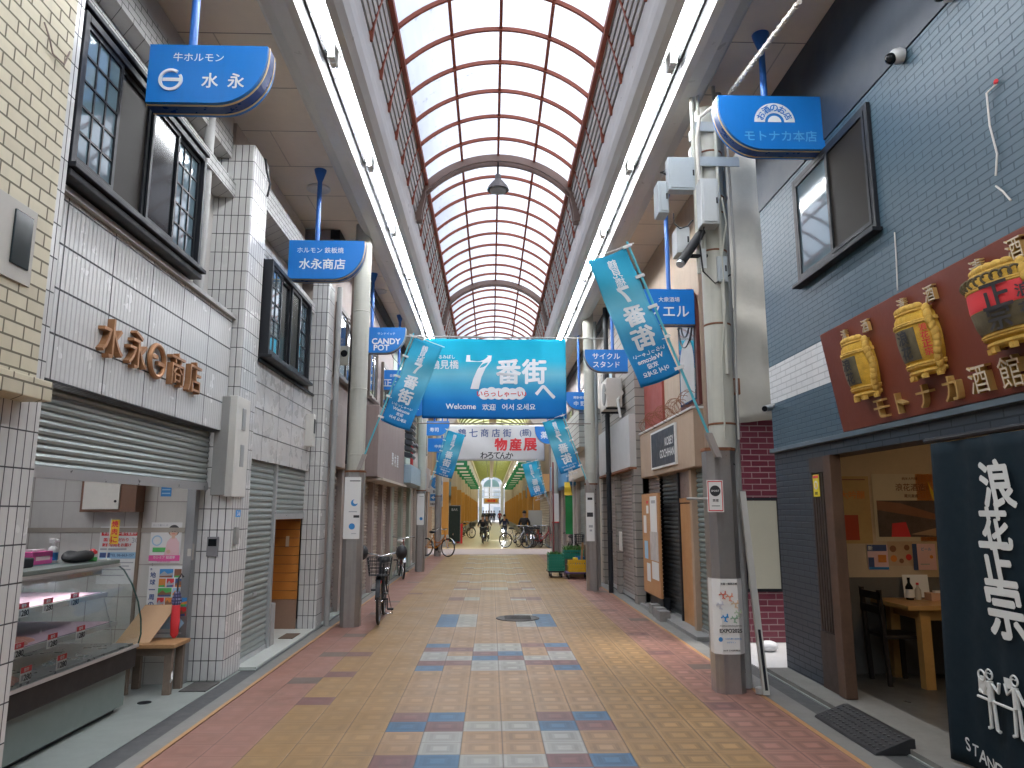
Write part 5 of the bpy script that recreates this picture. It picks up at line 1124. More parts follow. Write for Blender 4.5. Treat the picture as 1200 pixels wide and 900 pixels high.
# ------------------------------------------------------------------ beige building with arched window
XK = 2.80
kb = thing('arched_building', 'beige rendered building with a tall arched window and a black square sign', 'building', (XK, 11.4, 0))
bge = M('beige_render', (.42, .31, .225), .75, amt=.12, scale=1.2, streak=.14)
MB().box(XK + .02, 6, 9.62, 13.2, 2.18, 6.04).build('wall', M('beige_upper', (.43, .34, .26), .75, amt=.12, scale=1.2, streak=.14), kb)
MB().box(XK - .12, XK + .3, 9.66, 13.19, 2.19, 2.96).build('fascia', bge, kb, bevel=.008)
MB().box(XK - .14, XK + .02, 9.64, 13.2, 2.962, 2.99).build('fascia_cap', WHITE, kb)
MB().box(XK - .02, XK + .019, 11.8, 13.19, 2.99, 4.9).build('red_panel', M('red_render', (.28, .055, .04), .6, amt=.15, scale=2), kb)
aw = []
def archpoly(y0, y1, z0, z1, n=16):
    r = (y1 - y0) / 2; c = (y0 + y1) / 2; return [(y0, z0), (y1, z0)] + [(c + r * math.cos(math.pi * i / n), z1 - r + r * math.sin(math.pi * i / n)) for i in range(n + 1)]
arw = thing('arched_window', 'tall arched window in a dark red surround on the beige building', 'window', (XK, 10.2, 3.2))
MB().prism(archpoly(9.66, 10.62, 3.02, 4.74), 'yz', XK - .03, XK + .018).build('surround', M('dark_red', (.10, .024, .02), .5), arw)
MB().prism(archpoly(9.74, 10.54, 3.10, 4.67), 'yz', XK - .045, XK - .031).build('pane', glass_dark('arch_glass', (.06, .065, .07), .08), arw)
mb = MB(); C0 = (XK - .05, 10.14, 4.27)
for k in range(7): q_ = math.pi * k / 6; mb.tube([C0, (XK - .05, 10.14 + .37 * math.cos(q_), 4.27 + .37 * math.sin(q_))], .009, 5)
mb.ring(C0, X_, .22, .008, 24, 5); mb.ring(C0, X_, .37, .010, 28, 5); mb.tube([(XK - .05, 9.75, 4.26), (XK - .05, 10.53, 4.26)], .014, 6)
mb.build('tracery', DARK, arw)
MB().prism(archpoly(9.78, 10.50, 3.12, 4.0), 'yz', XK - .0475, XK - .0455).build('blind', M('blind_grey', (.42, .42, .42), .6), arw)
panel('square_sign', 'black square shop sign with white block capitals in a white frame', 'sign', (XK - .122, 12.16, 2.28), RIGHTW, 1.62, .60, WHITE, [('r', .025, .05, .975, .95, M('sign_charcoal', (.035, .036, .045), .45)), ('t', 'KOBEY', .78, .62, .20, PAPER, .016), ('t', 'GOCHIHAN', .68, .34, .20, PAPER, .016)], th=.03)
mb = MB()
for k in range(26): mb.ring((XK - .10, 9.8 + k * .12, 3.10 + .05 * math.sin(k)), (.2, 1, .1 * math.sin(k * 2)), .11, .004, 12, 4)
tag(mb.build('coiled_wire', RUST), 'coils of thin rusty wire along the top of the beige fascia', 'wire')
MB().box(XK + .28, 5, 9.65, 13.2, .015, 2.17).build('inner_wall', DARK, kb)
shutter(kb, -1, XK + .02, 9.66, 10.10, .07, 2.18, SHUT_G, slot=False)
MB().box(XK - .06, XK + .2, 10.11, 10.22, .015, 2.18).build('pier', bge, kb)
dr = MB().box(XK + .0, XK + .05, 10.24, 10.98, .03, 1.72).build('door', M('door_wood', (.44, .22, .085), .5, amt=.14, scale=3, streak=.12), kb); MB().box(XK - .015, XK - .0008, 10.30, 10.33, .82, .96).build('handle', DARK, dr)
MB().box(XK - .01, XK + .06, 10.24, 10.98, 1.735, 1.80).build('transom', M('door_wood', (.44, .22, .085)), kb); 
mb = MB(); MB().box(XK + .01, XK + .05, 10.24, 10.98, 1.805, 2.18).build('photo_panel', M('photo_panel', (.20, .14, .12), .4, amt=.6, scale=9), kb)
MB().box(XK - .02, XK + .2, 11.0, 11.06, .015, 2.18).build('pier', DARK, kb)
shutter(kb, -1, XK + .06, 11.065, 12.3, .07, 2.18, M('shutter_black', (.075, .08, .082), .45, .2, amt=.12), slot=False)
shutter(kb, -1, XK + .02, 12.33, 13.17, .07, 2.18, SHUT_D)
nb = panel('notice_board', 'orange brown notice board covered with pinned papers leaning out from the shutter', 'notice board', (XK - .13, 12.95, .28), RIGHTW, 1.25, 1.62, M('board_orange', (.52, .27, .12), .6, amt=.1), [('r', .30, .90, .42, .93, REDP), ('r', .52, .62, .92, .97, PAPER), ('r', .60, .90, .85, .93, GREYP), ('r', .10, .60, .28, .78, PAPER), ('r', .48, .34, .95, .62, M('sheet_greyed', (.55, .52, .5), .6, amt=.3, scale=6)), ('r', .12, .34, .34, .52, LBLUEP), ('r', .55, .16, .95, .33, PAPER), ('r', .24, .12, .46, .3, PAPER), ('r', .30, .80, .44, .88, PAPER)], th=.04)
MB().box(XK - .10, XK + .01, 11.85, 12.8, .03, .275).build('board_base', DARK, nb)
for k, (x, y) in enumerate(((2.50, 11.25), (2.53, 11.62), (2.56, 12.05))):
    tag(MB().box(x, x + .16, y, y + .24, .005, .15).box(x + .03, x + .13, y - .0005, y + .0, .03, .1).build('concrete_block', M('concrete_block', (.27, .26, .25), .9, amt=.2, scale=8, bmp=.003), bevel=.006), ['nearest grey concrete block in the row under the notice board', 'middle grey concrete block in the row under the notice board', 'farthest grey concrete block in the row under the notice board'][k], 'block', 'concrete blocks under the notice board')
struct(MB().box(2.60, 3.3, 9.62, 13.2, .003, .05).build('doorstep', M('step_grey', (.27, .27, .26), .7, amt=.14)))
# ------------------------------------------------------------------ further right
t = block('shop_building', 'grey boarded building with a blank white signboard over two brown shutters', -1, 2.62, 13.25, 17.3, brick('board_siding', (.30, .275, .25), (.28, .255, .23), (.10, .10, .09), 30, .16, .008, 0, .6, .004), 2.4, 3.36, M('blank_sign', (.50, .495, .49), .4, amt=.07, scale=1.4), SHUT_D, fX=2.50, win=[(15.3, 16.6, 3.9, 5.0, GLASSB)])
MB().box(2.48, 2.62, 13.26, 17.29, 2.36, 2.398).build('brown_sill', RUST, t)
tag(MB().box(2.545, 2.57, 14.62, 14.9, .85, 1.22).build('shutter_tag', M('tag_white', (.68, .66, .63), .5), bevel=.02), 'white tag hanging on the brown shutters under the blank signboard', 'tag')
ac = thing('ac_unit', 'beige outdoor air conditioner unit on brackets above the blank signboard', 'air conditioner', (2.35, 14.6, 3.6))
MB().box(2.26, 2.56, 14.2, 15.0, 3.62, 4.20).build('body', M('ac_beige', (.60, .56, .50), .5, amt=.06, streak=.08), ac, bevel=.015)
MB().lathe([(.22, 0), (.22, -.012), (.0, -.012)], (2.258, 14.52, 3.91), axis='x', n=28).build('fan_grille', M('ac_grille', (.20, .19, .18), .5), ac)
MB().lathe([(.2, 0), (.2, .012), (0, .012)], (2.41, 14.198, 3.9), axis='y', n=4).build('side_panel', M('ac_beige', (.6, .56, .5)), ac)
MB().box(2.25, 2.66, 14.25, 14.29, 3.58, 3.618).box(2.25, 2.66, 14.9, 14.94, 3.58, 3.618).build('bracket', DARK, ac); MB().tube([(2.5, 14.19, 3.8), (2.45, 14.1, 3.75), (2.5, 14.1, 3.4)], .025).build('hose', WHITE, ac, smooth=True)
pipe(2.42, 15.2, .01, 5.9, .05, DARK, 'dark drain pipe close behind the post by the crates')
pipe(2.36, 16.4, .01, 5.9, .04, GREYPIPE, 'grey drain pipe between the crate post and the blank signboard')
t = block('shop_building', 'pale building with a cream fascia and grey shutters behind the green crates', -1, 2.62, 17.33, 22.4, wb('wall_ivory', (.47, .42, .37)), 2.5, 3.7, wb('fascia_ivory', (.58, .50, .41)), SHUT, fX=2.35, ns=2, win=[(18, 19.4, 4.0, 5.1, GLASSD), (20, 21.4, 4.0, 5.1, GLASSD)])
MB().box(2.1, 2.62, 17.5, 20.5, 3.14, 4.05).build('boxed_balcony', brick('balcony_board', (.50, .49, .44), (.46, .45, .41), (.14, .13, .12), 30, .14, .008, 0, .6, .004), t)
block('shop_building', 'last mauve building of the right row beside the cross street', -1, 2.62, 22.43, 28.7, wb('wall_mauve2', (.36, .31, .30)), 2.4, 3.3, M('fascia_sky', (.10, .28, .52), .5, amt=.1), SHUT_B, fX=2.3, ns=3, win=[(23.2, 24.8, 3.8, 4.9, GLASSB), (25.8, 27.4, 3.8, 4.9, GLASSD)])
# ------------------------------------------------------------------ hanging blue shop signs
def blue_sign(lab, xw, xs, y, z0, z1, els, yp=None, ztop=6.05, polex=None):
    "xw = wall end, xs = street end with the rounded lower corner"
    s = 1 if xs > xw else -1; w = abs(xs - xw); h = z1 - z0; d = .20; R = h * .86
    t = thing('hanging_sign', lab, 'hanging sign', ((xw + xs) / 2, y, z0), 'blue signs hung along the arcade')
    def outline(o):
        pts = [(xw - s * o, z1 + o), (xw - s * o, z0 - o)]; cx, cz = xs - s * R * .9, z0 + R
        for i in range(15):
            q = -math.pi / 2 + math.pi / 2 * i / 14; pts.append((cx + s * (R * .9 + o) * math.cos(q), cz + (R + o) * math.sin(q)))
        pts.append((xs + s * o, z1 + o)); return pts
    MB().prism(outline(0), 'xz', y, y + d, 0).build('panel', BLUE, t)
    mb = MB()
    for yy in (y + .002, y + d - .022): mb.prism(outline(.008), 'xz', yy + .03 if yy < y + .1 else yy - .03, (yy + .042) if yy < y + .1 else yy - .018)
    mb.build('gold_edge', GOLD, t)
    MB().prism(outline(.005), 'xz', y + .046, y + d - .055).build('edge_band', BLUE_DK, t)
    px_ = (xw + xs) / 2 if polex is None else polex
    pl_ = MB().tube([(px_, y + d / 2, z1 + .004), (px_, y + d / 2, ztop)], .030, 12).build('pole', BLUE_POLE, t, smooth=True)
    MB().lathe([(.032, -.16), (.075, -.03), (.08, 0)], (px_, y + d / 2, ztop), n=18).build('flange', BLUE_POLE, pl_, smooth=True)
    mb = MB()
    for e in els:
        C = Vector((min(xw, xs) + e[1] * w, y, z0 + e[2] * h))
        if e[0] == 't': write(mb, e[3], C, FRONT, h=e[4] * h if e[4] else None, w=e[5] * w if not e[4] else None, bold=e[6] if len(e) > 6 else .015)
        elif e[0] == 'ring': mb.ring(C + Vector((0, -.001, 0)), Y_, e[3] * h, .014, 36, 4, a0=.25, a1=2 * math.pi - .15); mb.box(C.x - e[3] * h * .8, C.x + e[3] * h * .8, y - .004, y - .0015, C.z - .010, C.z + .016)
        elif e[0] == 'arch':
            n = 24; r0_, r1_ = e[3] * h, e[4] * h
            for i in range(n):
                a, b = math.pi * i / n, math.pi * (i + 1) / n
                mb.quad(*[C + Vector((r * math.cos(q), -.003, r * math.sin(q))) for r, q in ((r0_, b), (r0_, a), (r1_, a), (r1_, b))])
        elif e[0] == 'disc': mb.add([C + Vector((math.cos(math.pi * i / 20) * e[3] * h, -.003, math.sin(math.pi * i / 20) * e[3] * h)) for i in range(21)], [list(range(21))[::-1]])
    if mb.v: mb.build('lettering', LETTER, t)
    m2 = MB()
    for e in els:
        if e[0] == 'arct':
            C = Vector((min(xw, xs) + e[1] * w, y, z0 + e[2] * h)); N = len(e[3])
            for i, c_ in enumerate(e[3]):
                q = math.pi * (.86 - .72 * i / (N - 1)); u = Vector((math.cos(q), 0, math.sin(q))); write(m2, c_, C + u * (e[4] * h), (Vector((u.z, 0, -u.x)), u), h=e[5] * h, bold=.02, off=.006)
        elif e[0] == 'pale':
            m3 = write(MB(), e[3], Vector((min(xw, xs) + e[1] * w, y, z0 + e[2] * h)), FRONT, h=e[4] * h, bold=.012); m3.build('pale_lettering', M('pale_blue_letter', (.10, .40, .80), .4), t)
    if m2.v: m2.build('emblem_lettering', BLUE, t)
    return t
blue_sign('blue hanging sign with a round emblem and two large characters, nearest on the butcher side', -2.47, -1.63, 4.90, 4.475, 4.925, [('t', .42, .78, '牛ホルモン', .15, None, .008), ('ring', .20, .38, .165), ('t', .53, .38, '水', .25, None, .02), ('t', .83 - .08, .38, '永', .25, None, .02)], polex=-2.21)
blue_sign('blue hanging sign with two lines of white writing beside the gridded sliding window', -2.60, -1.64, 9.1, 4.53, 5.04, [('t', .42, .74, 'ホルモン 鉄板焼', .15, None, .008), ('t', .45, .38, '水永商店', .27, None, .02)], polex=-2.27)
cpc = [('t', .50, .45, 'CANDY', .22, None, .03), ('t', .38, .20, 'POT', .22, None, .03), ('t', .50, .75, 'サンドイッチ', .1, None, 0)]
blue_sign('blue hanging sign reading CANDY POT above the slanted flag on the bicycle side', -2.30, -1.60, 13.4, 4.50, 4.98, cpc, polex=-2.24)
blue_sign('blue hanging sign half hidden by the slanted flag on the bicycle side', -2.5, -1.7, 16.4, 4.3, 4.75, [('t', .22, .35, '正', .34, None, .02), ('t', .6, .35, '木屋', .34, None, .02), ('t', .4, .72, '自家製', .14, None, .01)])
blue_sign('small blue hanging sign just beside the lower corner of the great blue banner', -2.45, -1.62, 19.2, 4.06, 4.5, [('t', .5, .4, '丸十', .3)])
blue_sign('round cornered blue hanging sign under the great blue banner, the upper of two', -2.25, -1.3, 23.0, 3.95, 4.4, [('t', .5, .4, '寿司', .3)])
blue_sign('round cornered blue hanging sign under the great blue banner, the lower of two', -2.15, -1.2, 25.2, 3.62, 4.08, [('t', .5, .4, '中央商店', .25)])
blue_sign('little square blue hanging sign beside the white banner', -2.0, -1.25, 27.4, 3.25, 3.85, [('t', .5, .65, '鶴見橋', .2), ('t', .5, .3, '名店街', .2)])
blue_sign('bright blue hanging sign with a rainbow emblem on the bar side', 3.02, 2.06, 6.15, 4.84, 5.36, [('arch', .53, .50, .17, .36), ('disc', .53, .50, .12), ('pale', .58, .24, 'モトナカ本店', .20), ('arct', .53, .50, 'お酒のお店', .265, .13)], polex=2.53)
blue_sign('blue hanging sign half hidden by the slanted flag on the bar side', 2.76, 1.90, 9.65, 4.11, 4.60, [('t', .60, .70, '大衆酒場', .14, None, .01), ('t', .60, .36, 'ノエル', .30, None, .015)], polex=2.44)
blue_sign('blue hanging sign with two lines of angular writing between the banner and the slanted flag', 2.50, 1.71, 13.2, 4.13, 4.54, [('t', .50, .70, 'サイクル', .27, None, .015), ('t', .50, .32, 'スタンド', .27, None, .015)], polex=2.24)
blue_sign('pale blue hanging sign just beside the right edge of the great blue banner', 2.43, 1.75, 17.2, 3.98, 4.40, [('t', .5, .68, '時計修理', .16), ('t', .5, .34, '中 野', .28)])
blue_sign('dark blue hanging sign at the edge of the white banner on the bar side', 2.4, 1.5, 25.2, 3.9, 4.5, [('t', .5, .5, '薬局', .4)])
# ------------------------------------------------------------------ slanted flags
FST = [(0, (.010, .17, .43)), (.25, (.025, .24, .52)), (.5, (.10, .42, .62)), (.62, (.16, .50, .66)), (.8, (.045, .40, .60)), (1, (.03, .36, .58))]
flagm = cloth_grad('flag_cloth', FST, -1.35, 0.0)
def flag(lab, B, T, side, L=1.33, Wd=.45, mirror=False, w0=.05, tilt=0.0):
    "pole from B to T; cloth hangs from the pole on the given side (+1 = to the right of the pole)"
    B, T = Vector(B), Vector(T); up = (T - B).normalized(); t = thing('street_flag', lab, 'flag', B, 'slanted blue street flags')
    pole = bpy.data.objects.new('x', None); bpy.data.objects.remove(pole)
    MB().tube([B, T], .0125, 8).build('pole', M('flag_pole_blue', (.10, .45, .55), .4, amt=.1), t)
    rt = (Y_.cross(up)).normalized() * 1.0
    if rt.x < 0: rt = -rt
    rt = rt * side; a = T - up * w0
    MB().tube([a - rt * .06 + up * .01, a + rt * (Wd + .06) + up * .01], .006, 6).build('top_rod', WHITE, t)
    mb = MB(); tie = MB()
    # the cloth keeps its own object space: z along the pole so that the printed bands follow it
    o0 = a
    fn = lambda u, v: Vector(((.03 + u * Wd) , .014 * math.sin(u * 5 + v * 6) + .03 * v * math.sin(u * 3.2) * u + .012 * math.sin(v * 17 + 2 * u), -v * L - .012 * math.sin(math.pi * u)))
    cl = MB().sheet(fn, 14, 34)
    me = cl.build('cloth', flagm, t, smooth=True, solid=.002)
    me.data.transform(Matrix.Identity(4))
    for i, v in enumerate(cl.v): me.data.vertices[i].co = Vector(v)
    RT = Matrix((rt, Y_ , up)).transposed().to_4x4(); RT.translation = a - B
    me.matrix_local = RT; WL[me.name] = Vector((0, 0, 0))
    if mirror is None: mirror = False
    tm = MB(); rr_ = (X_ * (1 if side > 0 else -1)) * (-1 if mirror else 1); ru = (rr_, Z_)
    yo = Vector((0, -.05, 0))
    put = lambda s, f, z, h, b=.022: write(tm, s, Vector((.03 + Wd * f, fn(f, -z / L).y - .004, z)), ru, h=h, bold=b, off=0)
    for i, c_ in enumerate('鶴見橋'): put(c_, .47, -.115 - i * .100, .095, .012)
    seven(tm, Vector((.03 + Wd * .48, -.004, -.44)), ru, .16); put('番', .46, -.66, .19, .035); put('街', .46, -.89, .20, .035)
    put('いらっしゃーい', .48, -1.04, .040); put('Welcome', .5, -1.10, .045); put('欢迎', .5, -1.165, .05); put('어서 오세요', .5, -1.235, .05)
    # the characters follow the sway of the cloth
    for i, v in enumerate(tm.v):
        u_ = (v[0] - .03) / Wd; tm.v[i] = (v[0], fn(u_, -v[2] / L).y - .005, v[2])
    lt = tm.build('lettering', LETTER, me)
    for k in range(5): c = a + rt * .02 - up * (L * (k + .04) / 4.15); MB().obox(c - rt * .05 - Y_ * .016, rt * .09, Y_ * .032, up * .03).build('tie_tab', WHITE, t)
    MB().obox(B - up * .16 - X_ * .03 - Y_ * .03, X_ * .06, Y_ * .06, up * .24).build('socket', M('socket_grey', (.33, .30, .28), .5), t)
    return t
flag('blue flag with mirrored white writing slanting from the poster wrapped post', (2.05, 6.80, 2.25), (1.31, 6.80, 4.19), -1, L=1.33, Wd=.40, mirror=True)
flag('blue flag with white writing slanting from the post with the mitt bicycle', (-1.86, 10.8, 2.35), (-1.165, 10.8, 4.24), 1, L=1.34, Wd=.45)
flag('small blue flag hanging in front of the white banner on the bicycle side', (-1.66, 20.6, 2.4), (-1.22, 20.6, 3.92), 1, L=1.27, Wd=.50)
flag('small blue flag under the right corner of the great blue banner', (2.03, 15.6, 2.2), (1.52, 15.6, 3.68), -1, L=1.16, Wd=.44, mirror=True)
flag('smallest blue flag, just right of the white banner lower corner', (1.86, 24.3, 2.0), (1.50, 24.3, 3.32), -1, L=1.1, Wd=.48, mirror=True)
flag('dark blue flag over the entrance of the far arcade on the bar side', (1.95, 27.0, 2.3), (1.70, 27.0, 3.9), -1, L=1.2, Wd=.45, mirror=True)
# ------------------------------------------------------------------ the great banner and the white banner
bs = thing('street_banner', 'great blue cloth banner across the arcade with a big white 7 and characters', 'banner', (.08, 15.6, 3.55), 'banners strung across the arcade')
BST = [(0, (.006, .13, .42)), (.22, (.010, .19, .52)), (.42, (.06, .36, .60)), (.55, (.16, .48, .62)), (.72, (.02, .42, .62)), (1, (.008, .42, .62))]
bz0, bz1, bx0, bx1 = 3.56, 5.29, -1.47, 1.61
ban = MB(); bf = lambda x, z: 15.6 + .02 * math.sin(x * 3.1 + 1) + .010 * math.sin(x * 9 + z * 4) + .012 * math.sin(z * 5 + x)
ban.sheet(lambda u, v: (bx0 + (bx1 - bx0) * u, bf(bx0 + (bx1 - bx0) * u, bz0 + (bz1 - bz0) * v), bz0 + (bz1 - bz0) * v - .018 * math.sin(math.pi * u) * (1 - v)), 50, 24)
bo = ban.build('cloth', cloth_grad('banner_cloth', BST, .01, 1.74), bs, smooth=True, solid=.003)
tm = MB(); pt = MB()
def bw(mb, s, px, py, hpx, b=.02, stretch=1.0, shear=0.0): write(mb, s, at(px, py, 15.55), FRONT, h=hpx / FPX * 15.5, bold=b, stretch=stretch, shear=shear)
bw(tm, '鶴見橋', 521, 427, 10.5, .01); bw(tm, 'つるみばし', 521, 418, 4.5, .02); seven(tm, at(561, 435.5, 15.55), FRONT, 41 / FPX * 15.5, off=.004); bw(tm, '番', 596, 435, 29, .03, .95); bw(tm, '街', 626, 435, 29, .03, .95)
bw(tm, 'へ', 639, 459, 20, .03); bw(tm, 'Welcome', 540, 476, 6.2, .02); bw(tm, '欢迎', 573, 476.5, 7.5, .015); bw(tm, '어서 오세요', 608, 476.5, 7.5, .015)
C = at(588, 461, 15.55)
for k in range(6): c = C + Vector((-.37 + .15 * k, 0, .012 * (k % 2))); tm.add([c + Vector((math.cos(q) * .13, 0, math.sin(q) * (.125 + .01 * (k % 2)))) for q in [2 * math.pi * i / 20 for i in range(20)]], [list(range(20))])
bw(pt, 'いらっしゃーい♪', 588, 461, 7, .02)
for m_, off in ((tm, .006), (pt, .010)):
    m_.v = [(x, bf(x, z) - off - .002, z) for (x, y, z) in m_.v]
tm.build('lettering', LETTER, bo); pt.build('bubble_lettering', REDP, bo)
MB().tube([(-1.93, 15.62, 5.345), (2.5, 15.62, 5.325)], .02, 8).build('top_bar', GREYPIPE, bs, smooth=True); MB().tube([(-1.93, 15.65, 3.46), (2.13, 15.65, 3.46)], .012, 8).build('bottom_wire', BROWNPIPE, bs)
for k in range(9): x = bx0 + .02 + (bx1 - bx0 - .04) * k / 8; MB().tube([(x, 15.6, 5.28), (x + .01, 15.62, 5.34)], .006, 5).build('rope_tie', WHITE, bs)
for x, z in ((bx0 + .01, bz0 + .01), (bx1 - .01, bz0 + .01)): MB().tube([(x, 15.6, z), (x, 15.65, 3.46)], .006, 5).build('rope_tie', WHITE, bs)
ws = thing('street_banner', 'white cloth banner with blue and red characters behind the great blue one', 'banner', (.15, 26, 3.37), 'banners strung across the arcade')
wf = lambda x, z: 26 + .03 * math.sin(x * 2.2) + .02 * math.sin(z * 5 + x * 3)
wo = MB().sheet(lambda u, v: (-1.62 + 3.5 * u, wf(-1.62 + 3.5 * u, 3.37 + 1.27 * v), 3.37 + 1.27 * v), 40, 14).build('cloth', M('banner_white', (.62, .62, .62), .8, amt=.08, scale=1.5), ws, smooth=True, solid=.003)
for col, arr in ((NAVYP, [(c_, 541.5 + 13.2 * i, 507, 9.5, .014) for i, c_ in enumerate('鶴七商店街')] + [('(振)', 616, 507, 9.5, .012)]), (REDP, [(c_, 587 + 17.2 * i, 520.5, 14, .04) for i, c_ in enumerate('物産展')]), (BLKP, [(c_, 567 + 7.6 * i, 533.5, 7.5, .02) for i, c_ in enumerate('わろてんか')])):
    mb = MB()
    for s_, px, py, hp, b_ in arr: write(mb, s_, at(px, py, 25.9), FRONT, h=hp / FPX * 25.9, bold=b_)
    mb.v = [(x, wf(x, z) - .008, z) for x, y, z in mb.v]; mb.build('lettering', NAVYP if col is NAVYP else col, wo)
MB().tube([(-2.0, 26.02, 4.70), (2.1, 26.02, 4.70)], .015).build('top_bar', GREYPIPE, ws); 
mb = MB()
for k in range(7): x = -1.6 + 3.46 * k / 6; mb.tube([(x, 26, 4.63), (x, 26.02, 4.70)], .008, 5)
mb.build('rope_tie', WHITE, ws)
# notices on the posts
panel('post_notice', 'tall white notice with blue swirl marks on the post behind the mitt bicycle', 'notice', (-2.115, 10.862, 1.22), FRONT, .235, .88, PAPER, [('r', .3, .93, .95, .945, BLKP), ('c', .62, .58, .055, BLUEP), ('c', .70, .60, .04, PAPER), ('r', .3, .43, .8, .445, GREYP), ('r', .6, .34, .95, .38, BLKP), ('c', .52, .2, .05, BLUEP), ('r', .5, .08, .8, .09, GREYP)], th=.004)
panel('post_notice', 'white notice with a small blue mark on the post with the white seat cover bicycle', 'notice', (-2.03, 20.67, 1.25), FRONT, .20, .85, PAPER, [('r', .3, .9, .9, .92, GREYP), ('c', .6, .2, .05, BLUEP)], th=.004)
panel('post_notice', 'white notice strip with black marks on the post by the crates', 'notice', (2.0, 15.66, 1.0), FRONT, .17, 1.0, PAPER, [('r', .2, .85, .8, .9, BLKP), ('r', .1, .50, .85, .59, BLKP), ('r', .3, .28, .8, .33, GREYP), ('r', .4, .2, .7, .24, GREYP)], th=.004)
panel('post_notice', 'narrow white notice with a red foot on the farthest post of the crate side', 'notice', (2.01, 24.47, 1.25), FRONT, .22, .95, PAPER, [('r', 0, 0, 1, .04, REDP)], th=.004)
# ------------------------------------------------------------------ traffic sign
ts = thing('traffic_sign', 'white pole with a round blue cycle sign over a blue arrow plate', 'traffic sign', (-2.06, 28.6, 0))
MB().tube([(-2.06, 28.62, .004), (-2.06, 28.62, 2.9)], .03, 10).build('pole', WHITE, ts, smooth=True)
MB().box(-2.33, -1.83, 28.57, 28.59, 1.80, 2.98).build('plate', WHITE, ts, bevel=.01)
mb = MB(); mb.lathe([(.225, -.002), (.225, -.006), (0, -.006)], (-2.08, 28.568, 2.70), axis='y', n=28); mb.box(-2.31, -1.85, 28.560, 28.566, 2.02, 2.27); mb.build('blue_panel', BLUEP, ts)
mb = MB(); mb.prism([(-2.28, 2.145), (-2.17, 2.22), (-2.17, 2.165), (-1.89, 2.165), (-1.89, 2.125), (-2.17, 2.125), (-2.17, 2.07)], 'xz', 28.556, 28.559)
mb.ball((-2.10, 28.557, 2.80), .03, 6, sc=(1, .1, 1)); mb.tube([(-2.10, 28.557, 2.77), (-2.12, 28.557, 2.66), (-2.14, 28.557, 2.56)], .012, 5); mb.tube([(-2.10, 28.557, 2.76), (-2.05, 28.557, 2.70)], .012, 5); mb.tube([(-2.12, 28.557, 2.67), (-2.08, 28.557, 2.56)], .012, 5)
mb.build('symbol', PAPER, ts)
mb = MB(); write(mb, '8-20', (-2.08, 28.568, 2.37), FRONT, h=.10, bold=.02); write(mb, '自転車を除く', (-2.08, 28.568, 1.90), FRONT, h=.075, bold=.02); mb.build('lettering', BLKP, ts)
# ------------------------------------------------------------------ crates and carts
def crate_geo(mb, x0, y0, z0, w, d, h):
    t = .018; mb.box(x0, x0 + w, y0, y0 + d, z0, z0 + .015)
    for (a0, a1, b0, b1, n) in ((x0, x0 + w, y0, y0 + t, 0), (x0, x0 + w, y0 + d - t, y0 + d, 0), (x0, x0 + t, y0 + t, y0 + d - t, 1), (x0 + w - t, x0 + w, y0 + t, y0 + d - t, 1)):
        mb.box(a0, a1, b0, b1, z0 + h - .05, z0 + h); mb.box(a0, a1, b0, b1, z0 + .015, z0 + .05)
        mb.box(a0 + .001, a1 - .001, b0 + .001, b1 - .001, z0 + h * .34, z0 + h * .60)
        L = (a1 - a0) if n == 0 else (b1 - b0)
        for k in range(9):
            q = L * (k + .0) / 8.6
            if n == 0: mb.box(a0 + q, a0 + q + .022, b0 + .002, b1 - .002, z0 + .02, z0 + h - .02)
            else: mb.box(a0 + .002, a1 - .002, b0 + q, b0 + q + .022, z0 + .02, z0 + h - .02)
CG = M('crate_green', (.012, .22, .15), .45, amt=.1, obj=True); CGD = M('crate_dark_green', (.01, .12, .07), .5, amt=.1); CY = M('crate_yellow', (.66, .40, .015), .45, amt=.1); CBL = M('crate_blue', (.02, .16, .36), .45)
def crate(lab, x0, y0, z0, w, d, h, m, g='plastic crates by the post'):
    mb = MB(); crate_geo(mb, x0, y0, z0, w, d, h); return tag(mb.build('plastic_crate', m), lab, 'crate', g)
def cart(lab, x0, y0, w, d, m):
    t = thing('dolly_cart', lab, 'dolly', (x0 + w / 2, y0 + d / 2, .004))
    MB().box(x0, x0 + w, y0, y0 + d, .13, .165).build('deck', m, t, bevel=.006)
    for x in (x0 + .08, x0 + w - .08):
        for y in (y0 + .08, y0 + d - .08):
            wh = MB().lathe([(.05, -.018), (.05, .018)], (x, y, .054), axis='x', n=14).build('caster', BLACK, t); MB().box(x - .025, x + .025, y - .02, y + .02, .095, .129).build('fork', STEEL, wh)
    return t
CYD = 18.6
cart('dark dolly under the stacked green crates', 1.42, CYD + .1, .42, .6, DARK); cart('purple dolly under the yellow crate', 1.82, CYD - .3, .60, .55, M('dolly_purple', (.10, .06, .17), .5))
crate('lower green crate of the stack on the dark dolly', 1.44, CYD + .12, .1655, .40, .52, .20, CG); crate('upper green crate of the stack on the dark dolly', 1.44, CYD + .12, .366, .40, .52, .20, CG)
crate('yellow crate on the purple dolly', 1.90, CYD - .28, .1655, .48, .36, .27, CY)
crate('blue crate behind the yellow one', 2.14, CYD + .32, .30, .22, .3, .20, CBL); tag(MB().box(1.9, 2.4, CYD + .30, CYD + .64, .004, .298).build('cardboard_box', cbm, bevel=.004), 'brown cardboard box behind the yellow crate', 'box')
crate('lower dark green crate half hidden by the post', 2.42, CYD + .05, .004, .40, .5, .30, CGD); crate('upper dark green crate half hidden by the post', 2.42, CYD + .05, .305, .40, .5, .30, CGD)
crate('green crate of leaves standing behind the dark dolly', 1.88, CYD + .72, .42, .52, .4, .22, CG); tag(MB().box(1.9, 2.38, CYD + .74, CYD + 1.1, .004, .418).build('wooden_box', WOODD), 'low wooden box carrying a green crate of leaves', 'box')
leafm = M('leaf_green', (.10, .22, .045), .6, amt=.4, scale=20)
